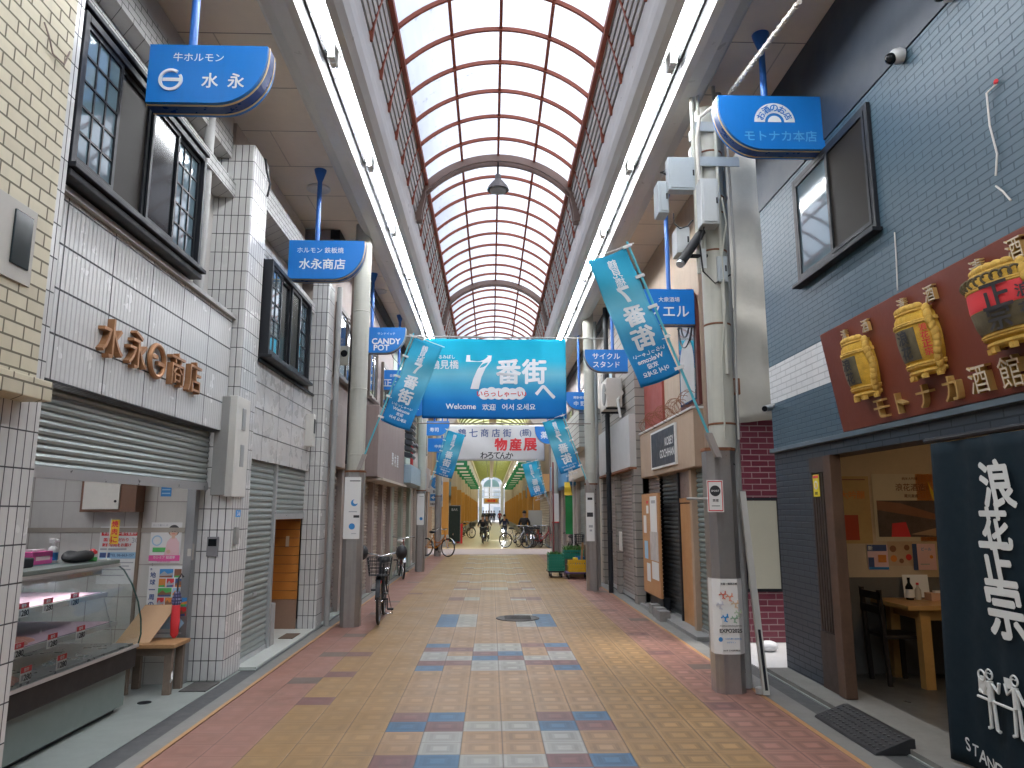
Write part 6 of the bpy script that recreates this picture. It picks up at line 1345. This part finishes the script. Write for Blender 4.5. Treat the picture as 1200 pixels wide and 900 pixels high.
def greens(lab, c, rx, ry, h, n, seed):
    rr = random.Random(seed); mb = MB()
    for k in range(n):
        p = Vector(c) + Vector((rr.uniform(-rx, rx), rr.uniform(-ry, ry), 0)); q = rr.uniform(0, 6.28); l = rr.uniform(.5, 1) * h; d = Vector((math.cos(q), math.sin(q), 0)); w = Vector((-d.y, d.x, 0)) * .02
        a, b, e = p, p + d * .05 + Z_ * l * .6, p + d * rr.uniform(.06, .14) + Z_ * l
        mb.add([a, b - w, e, b + w], [(0, 1, 2, 3)])
    return tag(mb.build('leafy_greens', leafm), lab, 'vegetables')
greens('green leafy vegetables in the crate behind the dark dolly', (2.14, CYD + .92, .56), .22, .16, .22, 160, 1); greens('leafy greens in the top crate of the dark dolly', (1.64, CYD + .36, .50), .16, .2, .14, 80, 2); greens('leafy greens in the half hidden dark green crate', (2.6, CYD + .3, .52), .16, .2, .25, 120, 5)
tag(MB().obox((2.24, CYD + .2, .30), (.05, 0, 0), (0, .04, 0), (.04, .02, .55)).build('wooden_stick', WOOD), 'brown wooden stick standing among the crates', 'stick')
tag(MB().box(2.02, 2.14, CYD - .1, CYD - .02, .436, .50).build('yellow_packet', YELP, bevel=.01), 'small yellow packet lying on the yellow crate', 'packet')
nb_ = thing('upright_banner', 'narrow dark green upright banner with a yellow top behind the crates', 'banner', (2.2, 20.6, .014))
MB().tube([(2.28, 20.62, .014), (2.28, 20.62, 2.55)], .014).build('pole', WHITE, nb_)
MB().sheet(lambda u, v: (2.06 + .20 * u, 20.6 + .02 * math.sin(v * 8), 1.0 + 1.05 * v), 4, 16).build('green_cloth', M('cloth_green', (.012, .20, .05), .8), nb_, solid=.003); MB().sheet(lambda u, v: (2.04 + .20 * u * (1.1 - .4 * v), 20.6 + .02 * math.sin(v * 8), 2.06 + .36 * v), 4, 8).build('yellow_cloth', YELP, nb_, solid=.003)
MB().box(2.12, 2.42, 20.5, 20.75, .014, .05).build('foot', DARK, nb_)
tag(MB().tube([(2.02, 24.1, .014), (2.02, 24.1, 3.2)], .028, 10).build('red_pipe', M('pipe_red', (.20, .05, .05), .5, amt=.15), smooth=True), 'dark red pipe beside the farthest crate side post', 'pipe')
panel('sale_board', 'pink sale board standing behind the crates by the post', 'board', (2.48, 19.6, .75), FRONT, .36, .5, PINKP, [('t', '特価', .5, .6, .3, PAPER)], th=.02)
tag(MB().box(2.45, 2.87, 19.63, 20.1, .015, .748).build('display_table', WOODD), 'low wooden display table under the pink sale board', 'table')
# ------------------------------------------------------------------ bicycles (local: front wheel towards -y)
TYRE = M('tyre', (.02, .02, .02), .7, amt=.1, obj=True); CHROME = M('chrome', (.55, .55, .56), .2, .95, amt=.04, obj=True)
def bike(lab, loc, rz, frame=DARK, basket=True, mitts=False, saddle=BLACK, rack=True, stand=True, name='bicycle', cat='bicycle', group='parked bicycles', fender=None, lamp=None):
    t = thing(name, lab, cat, (0, 0, 0), group); R = .33
    for y in (-.53, .53):
        w = MB().ring((0, y, R), X_, R - .02, .020, 32, 8).build('wheel', TYRE, t, smooth=True)
        MB().ring((0, y, R), X_, R - .045, .010, 32, 6).build('rim', CHROME, w, smooth=True)
        mb = MB()
        for k in range(14): q = 2 * math.pi * k / 14; mb.tube([(.015 * (-1) ** k, y, R), (0, y + math.cos(q) * (R - .05), R + math.sin(q) * (R - .05))], .0016, 4, cap=False)
        mb.tube([(-.05, y, R), (.05, y, R)], .022, 8); mb.build('spokes', CHROME, w)
        mb = MB()
        for k in range(13):
            q = math.pi * (.08 + .78 * k / 12) if y < 0 else math.pi * (.02 + .88 * k / 12); c = Vector((0, y - math.cos(q) * (R + .018), R + math.sin(q) * (R + .018)))
            if k: mb.obox(pc + Vector((-.028, 0, 0)), (.056, 0, 0), c - pc, (0, 0, .004))
            pc = c
        mb.build('mudguard', fender or CHROME, t)
    mb = MB(); head = Vector((0, -.40, .80)); bb = Vector((0, .08, .29)); st = Vector((0, .20, .80))
    mb.tube([head, (0, -.22, .48), bb], .021, 8); mb.tube([bb, st], .017, 8); mb.tube([head + Vector((0, .01, -.08)), (0, -.1, .50), (0, .13, .52)], .015, 8)
    for s in (-1, 1): mb.tube([bb, (s * .055, .53, R)], .011, 6); mb.tube([st + Vector((0, -.02, -.1)), (s * .055, .53, R)], .010, 6)
    mb.build('frame', frame, t, smooth=True)
    mb = MB(); mb.tube([(0, -.36, .94), head, (0, -.42, .70)], .018, 8)
    for s in (-1, 1): mb.tube([(0, -.42, .69), (s * .05, -.44, .66), (s * .05, -.53, R)], .011, 6)
    mb.build('fork', frame, t, smooth=True)
    hb = MB().tube([(-.29, -.12, .98), (-.27, -.24, 1.0), (-.12, -.36, .98), (0, -.37, .95), (.12, -.36, .98), (.27, -.24, 1.0), (.29, -.12, .98)], .011, 8).build('handlebar', CHROME, t, smooth=True)
    if mitts:
        for s in (-1, 1): MB().ball((s * .29, -.22, 1.0), .12, 10, sc=(.72, 1.2, .9)).build('handlebar_mitt', BLACK, hb, smooth=True)
    else:
        for s in (-1, 1): MB().tube([(s * .29, -.13, .98), (s * .292, -.02, .975)], .017, 8).build('grip', BLACK, hb)
    MB().ball((0, .24, .87), .13, 8, sc=(.8, 1.05, .42)).build('saddle', saddle, t, smooth=True)
    if basket:
        mb = MB()
        for k in range(6):
            z = .70 + k * .05; f = .8 + .2 * k / 5; a, b = .175 * f, .13 * f; c = Vector((0, -.60, z))
            mb.tube([c + Vector((-a, -b, 0)), c + Vector((a, -b, 0)), c + Vector((a, b, 0)), c + Vector((-a, b, 0)), c + Vector((-a, -b, 0))], .005, 5)
        for k in range(24):
            q = 2 * math.pi * k / 24; u = Vector((max(-1, min(1, 1.4 * math.cos(q))), max(-1, min(1, 1.4 * math.sin(q))), 0))
            mb.tube([Vector((u.x * .14, -.60 + u.y * .104, .70)), Vector((u.x * .175, -.60 + u.y * .13, .95))], .004, 4)
        mb.box(-.14, .14, -.70, -.50, .695, .70); mb.build('basket', DARK, t)
    if rack:
        mb = MB()
        for s in (-.06, .06): mb.tube([(s, .30, .70), (s, .82, .70)], .007, 5); mb.tube([(s, .78, .70), (s, .56, R)], .006, 5)
        for k in range(5): mb.tube([(-.06, .36 + k * .1, .70), (.06, .36 + k * .1, .70)], .005, 5)
        mb.build('rear_rack', CHROME, t)
    mb = MB(); mb.tube([(-.09, .08, .29), (.09, .08, .29)], .014, 8); mb.tube([(.08, .08, .29), (.09, -.02, .16)], .010, 6); mb.tube([(-.08, .08, .29), (-.09, .18, .42)], .010, 6)
    mb.box(.09, .18, -.06, .02, .145, .17).box(-.18, -.09, .14, .22, .405, .43); mb.lathe([(.09, -.004), (.09, .004)], (.06, .08, .29), axis='x', n=20); mb.build('crankset', DARK, t)
    if stand:
        mb = MB()
        for s in (-1, 1): mb.tube([(s * .06, .53, R), (s * .13, .60, .012)], .008, 5)
        mb.tube([(-.13, .60, .012), (.13, .60, .012)], .008, 5); mb.build('stand', CHROME, t)
    MB().lathe([(.028, -.01), (.032, .0), (.0, .012)] if lamp is None else [(.05, .02), (.06, -.12), (0, -.13)], (0, -.54, .60) if lamp is None else (0, -.60, .62), axis='y', n=12).build('front_reflector', lamp or REDP, t)
    t.location = loc; t.rotation_euler = (0, 0, rz); WL[t.name] = Vector(loc); return t
bike('black bicycle with a wire basket and black handlebar mitts parked by the post', (-1.64, 11.6, .004), math.radians(4), mitts=True, fender=DARK)
b_2 = bike('bicycle with a white seat cover parked by the post', (-2.2, 18.8, .006), math.radians(12), frame=M('bike_maroon', (.12, .03, .03), .4, obj=True), saddle=WHITE, basket=False)
bike('bicycle with an orange rear fork under the traffic sign', (-1.95, 27.6, .004), math.radians(52), frame=M('bike_orange', (.60, .22, .02), .4, obj=True), basket=False, rack=False)
pb1 = bike('silver bicycle in the parked row at the cross street, nearest the street centre', (1.15, 33.9, .007), math.radians(62), frame=CHROME, fender=CHROME)
pb2 = bike('black basket bicycle second in the parked row at the cross street', (1.55, 34.5, .007), math.radians(28), frame=DARK)
dup(pb2, (1.85, 34.2, .007), math.radians(-4), 'black basket bicycle third in the parked row at the cross street'); dup(pb1, (2.15, 34.7, .007), math.radians(14), 'silver bicycle fourth in the parked row at the cross street')
bike('red framed bicycle at the wall end of the parked row at the cross street', (2.3, 33.9, .007), math.radians(50), frame=M('bike_red', (.35, .02, .03), .4, obj=True))
dup(pb2, (2.42, 22.0, .016), math.radians(5), 'black basket bicycle by the shutters behind the crates')
dup(pb2, (-1.75, 39.0, .007), math.radians(170), 'black basket bicycle beside the black cloth sign in the far arcade'); dup(pb1, (-1.65, 46.5, .007), math.radians(60), 'silver bicycle parked by the ochre columns in the far arcade'); dup(pb2, (-1.5, 47.8, .007), math.radians(40), 'black bicycle parked behind the silver one in the far arcade')
# ------------------------------------------------------------------ people
def skin(name, verts, edges, radii, mat, parent, root=0, sub=1):
    me = bpy.data.meshes.new(name); me.from_pydata(verts, edges, []); me.materials.append(mat)
    o = bpy.data.objects.new(name, me); COL.objects.link(o); o.parent = parent
    sk = o.modifiers.new('skin', 'SKIN'); sk.use_smooth_shade = True
    for i, r in enumerate(radii): d = me.skin_vertices[0].data[i]; d.radius = (r, r) if isinstance(r, (int, float)) else r; d.use_root = (i == root)
    s = o.modifiers.new('smooth', 'SUBSURF'); s.levels = s.render_levels = sub
    return o
SK = M('skin', (.48, .28, .20), .6, amt=.04, obj=True); HAIR = M('hair_dark', (.02, .016, .014), .6, obj=True)
def person(lab, loc, rz, pose='stand', coat=(.02, .02, .025), trousers=(.03, .03, .04), hat=None, s=.86):
    "faces -y; pose stand / ride"
    t = thing('person', lab, 'person', (0, 0, 0), 'people in the far arcade')
    if pose == 'ride':
        hip, chest, neck, head = (0, .20, .92), (0, .08, 1.22), (0, .02, 1.36), (0, -.02, 1.53)
        kn = [(-.11, -.16, .78), (.11, -.10, .66)]; an = [(-.13, .12, .48), (.13, -.02, .24)]; to = [(-.13, .0, .44), (.13, -.15, .19)]
        el = [(-.27, -.02, 1.10), (.27, -.02, 1.10)]; wr = [(-.28, -.20, 1.02), (.28, -.20, 1.02)]
    elif pose == 'walk':
        hip, chest, neck, head = (0, .0, .90), (0, -.01, 1.22), (0, -.02, 1.42), (0, -.04, 1.58)
        kn = [(-.09, -.14, .50), (.09, .05, .48)]; an = [(-.09, -.18, .09), (.09, .26, .13)]; to = [(-.09, -.33, .04), (.09, .15, .04)]
        el = [(-.25, .10, 1.12), (.25, -.06, 1.12)]; wr = [(-.26, .05, .88), (.25, -.24, .94)]
    else:
        hip, chest, neck, head = (0, 0, .90), (0, 0, 1.22), (0, -.01, 1.42), (0, -.03, 1.58)
        kn = [(-.09, -.02, .49), (.10, -.02, .49)]; an = [(-.10, .02, .08), (.11, .02, .08)]; to = [(-.11, -.12, .035), (.13, -.12, .035)]
        el = [(-.26, .02, 1.13), (.26, .02, 1.13)]; wr = [(-.27, -.06, .88), (.27, -.06, .88)]
    hd = [(w[0] * 1.0, w[1] - .05, w[2] - .06) for w in wr]; sh = [(-.17, chest[1] - .02, chest[2] + .12), (.17, chest[1] - .02, chest[2] + .12)]; hp = [(-.09, hip[1], hip[2] - .04), (.09, hip[1], hip[2] - .04)]
    V = [hip, chest, neck, head, (head[0], head[1], head[2] + .11)]; E = [(0, 1), (1, 2), (2, 3), (3, 4)]; Rr = [.115, .13, .052, .085, .07]
    for i in (0, 1):
        k = len(V); V += [sh[i], el[i], wr[i], hd[i], hp[i], kn[i], an[i], to[i]]; E += [(1, k), (k, k + 1), (k + 1, k + 2), (k + 2, k + 3), (0, k + 4), (k + 4, k + 5), (k + 5, k + 6), (k + 6, k + 7)]; Rr += [.055, .042, .03, .035, .075, .052, .036, .03]
    skin('body', V, E, Rr, SK, t)
    cm = M('coat_%02d%02d%02d' % tuple(int(c * 99) for c in coat), coat, .8, amt=.1, obj=True); tm_ = M('trousers_%02d%02d%02d' % tuple(int(c * 99) for c in trousers), trousers, .8, amt=.1, obj=True)
    lo = (hip[0], hip[1] + (.02 if pose == 'ride' else 0), hip[2] - .10)
    CV = [hip, chest, (neck[0], neck[1], neck[2] - .04), lo]; CE = [(0, 1), (1, 2), (0, 3)]; CR = [.155, .165, .075, .17]
    for i in (0, 1): k = len(CV); CV += [sh[i], el[i], wr[i]]; CE += [(1, k), (k, k + 1), (k + 1, k + 2)]; CR += [.078, .062, .05]
    skin('coat', CV, CE, CR, cm, t)
    TV = [hip]; TE = []; TR = [.13]
    for i in (0, 1): k = len(TV); TV += [hp[i], kn[i], (an[i][0], an[i][1], an[i][2] + .03)]; TE += [(0, k), (k, k + 1), (k + 1, k + 2)]; TR += [.092, .07, .056]
    skin('trousers', TV, TE, TR, tm_, t)
    for i in (0, 1): mid = Vector(an[i]).lerp(Vector(to[i]), .5); MB().ball((mid.x, mid.y, mid.z), .055, 7, sc=(.85, 2.0, .75)).build('shoe', BLACK, t, smooth=True)
    MB().ball((head[0], head[1] + .022, head[2] + .085), .108, 8, sc=(.9, .98, .95)).build('hair' if hat is None else 'hat', HAIR if hat is None else hat, t, smooth=True)
    mb = MB(); mb.ball((head[0], head[1] - .088, head[2] + .02), .016, 5, sc=(.8, 1, 1.3)); mb.build('nose', SK, t, smooth=True)
    mb = MB()
    for s_ in (-.032, .032): mb.ball((head[0] + s_, head[1] - .080, head[2] + .05), .011, 5)
    mb.build('eyes', BLKP, t, smooth=True)
    t.scale = (s, s, s); t.location = loc; t.rotation_euler = (0, 0, rz); return t
bike('black bicycle ridden by the person in the dark coat', (-.40, 38.6, .007), math.radians(4), stand=False, group='bicycles being ridden').scale = (.86, .86, .86); person('person in a long dark coat riding a bicycle towards the near arcade', (-.40, 38.6, .007), math.radians(4), 'ride', (.02, .02, .028))
bike('grey bicycle ridden by the person in the grey coat', (-.22, 41.6, .007), math.radians(8), frame=CHROME, stand=False, group='bicycles being ridden').scale = (.86, .86, .86); person('person in a grey brown coat riding just behind the dark coated rider', (-.22, 41.6, .007), math.radians(8), 'ride', (.10, .09, .085))
bike('bicycle with its headlight shining white', (.80, 43.5, .007), math.radians(-8), stand=False, lamp=emit('headlight', (.85, .9, 1), 160), group='bicycles being ridden').scale = (.86, .86, .86); person('person in a navy jacket riding the bicycle with the shining headlight', (.80, 43.5, .007), math.radians(-8), 'ride', (.02, .025, .07))

person('person in a hooded black coat standing behind the parked bicycles', (1.62, 36.0, .007), -.3, 'stand', (.025, .022, .022), hat=BLACK, s=.95)
cols = [(.03, .04, .10), (.10, .10, .12), (.02, .02, .03), (.05, .06, .16), (.02, .03, .05), (.25, .04, .05)]
for i, (x, y) in enumerate(((-1.0, 104), (-.65, 110), (-.3, 105), (.1, 108), (.5, 111), (1.2, 100))):
    person(['person in navy at the left end of the far walking group', 'person in grey second in the far walking group', 'person in black in the middle of the far walking group', 'person in blue right of the middle of the far walking group', 'person in dark teal near the right end of the far walking group', 'person in red by the columns right of the far walking group'][i], (x, y, .007), .3 * (i % 3) - .3, 'walk', cols[i], s=1.02)
# ------------------------------------------------------------------ the far arcade beyond the cross street
FY0, FY1 = 33.4, 120.0
fr_ = thing('far_arcade_roof', 'yellow green vaulted roof of the second arcade beyond the cross street', 'roof', (.1, 60, 0))
fbm = M('far_beam', (.60, .52, .42), .5, amt=.08); frm = M('far_rib', (.24, .24, .08), .5)
fgl = glazing('far_roof_sheet', (.86, .90, .50), .35, .25, 1.2)
fcx = .1
fpts = [(fcx + 1.75 * math.cos(math.pi * (1 - i / 18)), 6.1 + 1.05 * math.sin(math.pi * i / 18)) for i in range(19)]
mb = MB()
for a, b in zip(fpts, fpts[1:]): mb.quad((a[0], FY0, a[1] + .07), (b[0], FY0, b[1] + .07), (b[0], FY1, b[1] + .07), (a[0], FY1, a[1] + .07))
mb.build('glazing', fgl, fr_, smooth=True)
p0 = None
for k in range(60):
    y = FY0 + .3 + k * 1.44
    if p0 is None: p0 = MB().tube([(x, y, z) for x, z in fpts], .045, 6).build('rib', frm, fr_, smooth=True)
    else: c = p0.copy(); COL.objects.link(c); c.location.y = y - FY0 - .3
for x in (-.55, .55): MB().box(fcx + x - .03, fcx + x + .03, FY0, FY1, 7.0, 7.08).build('purlin', frm, fr_)
MB().box(fcx - .22, fcx + .22, FY0, FY1, 6.98, 7.06).build('spine_panel', fbm, fr_)
for s in (-1, 1):
    MB().prism([(fcx + s * 1.72, 6.15), (fcx + s * 1.66, 5.75), (fcx + s * 1.95, 5.45), (fcx + s * 2.5, 5.5), (fcx + s * 2.5, 6.2)], 'xz', FY0, FY1).build('fascia_beam', fbm, fr_)
    MB().box(fcx + s * 2.502, fcx + s * 4.5, FY0, FY1, 5.9, 5.97).build('soffit', soffm, fr_)
    mb = MB()
    for k in range(36): mb.tube([(fcx + s * 1.98, FY0 + .4 + k * 2.35, 5.43), (fcx + s * 1.98, FY0 + 2.5 + k * 2.35, 5.43)], .022, 6)
    mb.build('tube_light', emit('far_tube_light', (1, .95, .85), 10), fr_)
ochc = M('ochre_column', (.56, .27, .055), .5, amt=.08, streak=.08); ochw = M('column_cream', (.58, .50, .40), .5, amt=.08)
c0 = None
for k in range(13):
    for s in (-1, 1):
        y = 35.4 + k * 6.3 + (0 if s < 0 else 1.2); lab = 'ochre painted column in the row on the %s of the far arcade' % ('black sign side' if s < 0 else 'parked bicycle side')
        if c0 is None:
            c0 = thing('ochre_column', lab, 'column', (s * 2.15, y, .006), 'ochre columns of the far arcade')
            MB().box(s * 2.15 - .18, s * 2.15 + .18, y - .18, y + .18, .006, .55).build('base', GREYPIPE, c0, bevel=.02); MB().box(s * 2.15 - .16, s * 2.15 + .16, y - .16, y + .16, .551, 3.0).build('shaft', ochc, c0, bevel=.02); MB().box(s * 2.15 - .16, s * 2.15 + .16, y - .16, y + .16, 3.001, 5.6).build('upper_shaft', ochw, c0, bevel=.02)
        else: dup(c0, (s * 2.15 + .1, y, .006), 0, lab, 'ochre columns of the far arcade')
def far_block(lab, s, y0, y1, wall, fas):
    t = thing('far_shop', lab, 'building', (s * 3, (y0 + y1) / 2, .006)); X = s * 2.65
    MB().box(X, X + s * 2, y0 + .02, y1 - .02, 2.5, 5.9).build('upper_wall', wall, t); MB().box(X - s * .35, X + s * .2, y0 + .03, y1 - .03, 2.52, 3.3).build('fascia', fas, t)
    shutter(t, -s, X, y0 + .3, y1 - .3, .06, 2.49, SHUT_B if int(y0) % 2 else SHUT, pitch=.12, slot=False); MB().box(X, X + s * 2, y0 + .02, y0 + .29, .006, 2.49).box(X, X + s * 2, y1 - .29, y1 - .02, .006, 2.49).build('pier', wall, t)
    MB().box(X + s * .02, X + s * .5, y0 + .3, y1 - .3, .007, 2.49).build('inner_wall', DARK, t)
rr = random.Random(11); wc = [wb('far_wall_a', (.30, .20, .12)), wb('far_wall_b', (.22, .17, .14)), wb('far_wall_c', (.32, .27, .21))]; fc = [M('far_fascia_a', (.40, .22, .08), .5), M('far_fascia_b', (.20, .16, .14), .5), M('far_fascia_c', (.50, .45, .36), .5), M('far_fascia_d', (.10, .22, .40), .5)]
names = ['first', 'second', 'third', 'fourth', 'fifth', 'sixth', 'seventh', 'eighth', 'ninth', 'tenth', 'eleventh', 'twelfth']
for s in (-1, 1):
    for k in range(12): far_block('%s shop front from the cross street in the far arcade, on the %s' % (names[k], 'black sign side' if s < 0 else 'parked bicycle side'), s, 33.6 + k * 7.05, 33.6 + (k + 1) * 7.05 - .05, wc[(k + (s > 0)) % 3], fc[(k * 3 + (s > 0) + (3 if s > 0 and k == 0 else 0)) % 4])
gsm = M('green_sign', (.012, .24, .10), .45); n_ = 0
def green_sign(s, y):
    side = 'black sign side' if s < 0 else 'parked bicycle side'
    t = thing('green_sign', 'green and white hanging sign in the far arcade row, %s' % side, 'hanging sign', (s * 1.75, y, 3.9), 'green hanging signs of the far arcade')
    x = s * 1.68 + .1
    MB().box(x - .42, x + .42, y, y + .12, 3.78, 4.08).build('panel', gsm, t); MB().box(x - .30, x + .42, y + .01, y + .11, 4.082, 4.50).build('upper_panel', WHITE, t)
    mb = MB(); mb.box(x - .25, x + .25, y - .004, y - .001, 3.88, 3.98); mb.build('white_stripe', PAPER, t); MB().box(x - .3, x + .3, y + .004, y + .008, 4.2, 4.32).build('green_stripe', gsm, t); MB().tube([(x, y + .06, 4.5), (x, y + .06, 5.5)], .02).build('pole', WHITE, t)
for k in range(11): green_sign(-1, 36.5 + k * 3.6); green_sign(1, 37.5 + k * 3.6)
# things standing at the mouth of the far arcade
bk = thing('cloth_sign', 'tall black cloth sign standing beside the first ochre column', 'sign', (-1.82, 38.2, .006))
MB().box(-2.12, -1.55, 38.2, 38.24, .12, 1.9).build('cloth', M('cloth_black_green', (.02, .035, .035), .8), bk); MB().box(-2.14, -1.53, 38.19, 38.25, 1.90, 1.94).box(-2.14, -1.53, 38.0, 38.44, .006, .03).box(-1.56, -1.53, 38.2, 38.24, .03, 1.9).build('stand', STEEL, bk)
mb = MB(); write(mb, 'BAR', (-1.83, 38.198, 1.72), FRONT, h=.12); mb.build('lettering', GREYP, bk)
panel('white_board', 'large blank white board standing behind the parked bicycles', 'board', (1.82, 36.2, .78), FRONT, .66, .90, M('board_white', (.58, .56, .50), .5, amt=.06), [], th=.03)
tag(MB().box(1.84, 1.89, 36.21, 36.26, .007, .779).box(2.41, 2.46, 36.21, 36.26, .007, .779).build('board_stand', STEEL), 'two steel legs under the blank white board', 'stand')
tag(MB().tube([(-1.6, 38.9, .007), (-1.6, 38.9, 1.0)], .16, 12).build('red_bin', REDP, smooth=True), 'red cylinder bin beside the black cloth sign', 'bin')
# the gate at the far end and the bright street behind it
gt = thing('arcade_gate', 'pale arcade gate with an orange sign and blue arched panes at the far end', 'gate', (.1, 120.4, 0))
gm = M('gate_white', (.66, .68, .70), .5)
for s in (-1, 1): MB().box(fcx + s * 1.75 - .25, fcx + s * 1.75 + .25, 120.2, 120.6, .007, 6).build('pillar', gm, gt)
mb = MB()
for z in (4.0, 4.7, 5.4): mb.box(fcx - 2.5, fcx + 2.5, 120.25, 120.45, z, z + .10)
for k in range(9): x = fcx - 2.2 + k * .55; mb.box(x - .03, x + .03, 120.28, 120.42, 4.1, 5.4)
mb.build('lattice', gm, gt)
for s in (-1, 1): MB().prism([(fcx + s * .12, 5.6), (fcx + s * 1.3, 5.6)] + [(fcx + s * (.12 + 1.18 * math.cos(math.pi / 2 * i / 10)), 5.6 + 1.2 * math.sin(math.pi / 2 * i / 10)) for i in range(1, 11)], 'xz', 120.3, 120.33).build('arched_pane', M('pane_blue', (.25, .42, .60), .2), gt)
MB().box(fcx - 1.25, fcx + 1.25, 120.1, 120.25, 2.9, 3.8).build('sign_panel', M('gate_cream', (.62, .52, .40), .5), gt); MB().box(fcx - 1.0, fcx + 1.0, 120.06, 120.098, 3.15, 3.65).build('orange_panel', M('gate_orange', (.75, .30, .02), .5), gt)
mb = MB(); write(mb, '鶴見橋', (fcx, 120.05, 3.4), FRONT, h=.4, bold=.03); mb.build('lettering', REDP, gt)
fs = M('far_building_white', (.78, .79, .80), .6, amt=.06); fsd = M('far_building_grey', (.70, .71, .73), .6, amt=.1)
for lab, x0, x1, y, h, m in (('pale office block across the bright street past the far gate', -9, -.4, 150, 15, fs), ('grey office block beside the pale one past the far gate', -.2, 9, 154, 19, fsd)):
    t = thing('office_building', lab, 'building', ((x0 + x1) / 2, y, 0)); MB().box(x0, x1, y, y + 10, -.01, h).build('wall', m, t); w0 = None
    for r in range(4):
        for c in range(4):
            x = x0 + .8 + c * (x1 - x0 - 1.2) / 4; z = 1.0 + r * 3.4
            if w0 is None: w0 = MB().box(x, x + 1.3, y - .03, y - .002, z, z + 1.6).build('window', M('pale_window', (.45, .52, .58), .3), t); wx, wz = x, z
            else: c_ = w0.copy(); COL.objects.link(c_); c_.location = (x - wx, 0, z - wz)
# low side blocks along the cross street so that it does not open on emptiness
for s, lab in ((-1, 'plain rendered house along the cross street on the bicycle side'), (1, 'plain rendered house along the cross street on the crate side')):
    t = thing('corner_house', lab, 'building', (s * 9, 31, 0)); MB().box(s * 5.2, s * 14, 33.6, 40, -.01, 7).build('wall', wc[0], t); MB().box(s * 6, s * 8, 33.56, 33.598, 3.5, 5).build('window', GLASSB, t); MB().box(s * 5.1, s * 14.1, 33.5, 40.1, 7.001, 7.25).build('roof', DARK, t)
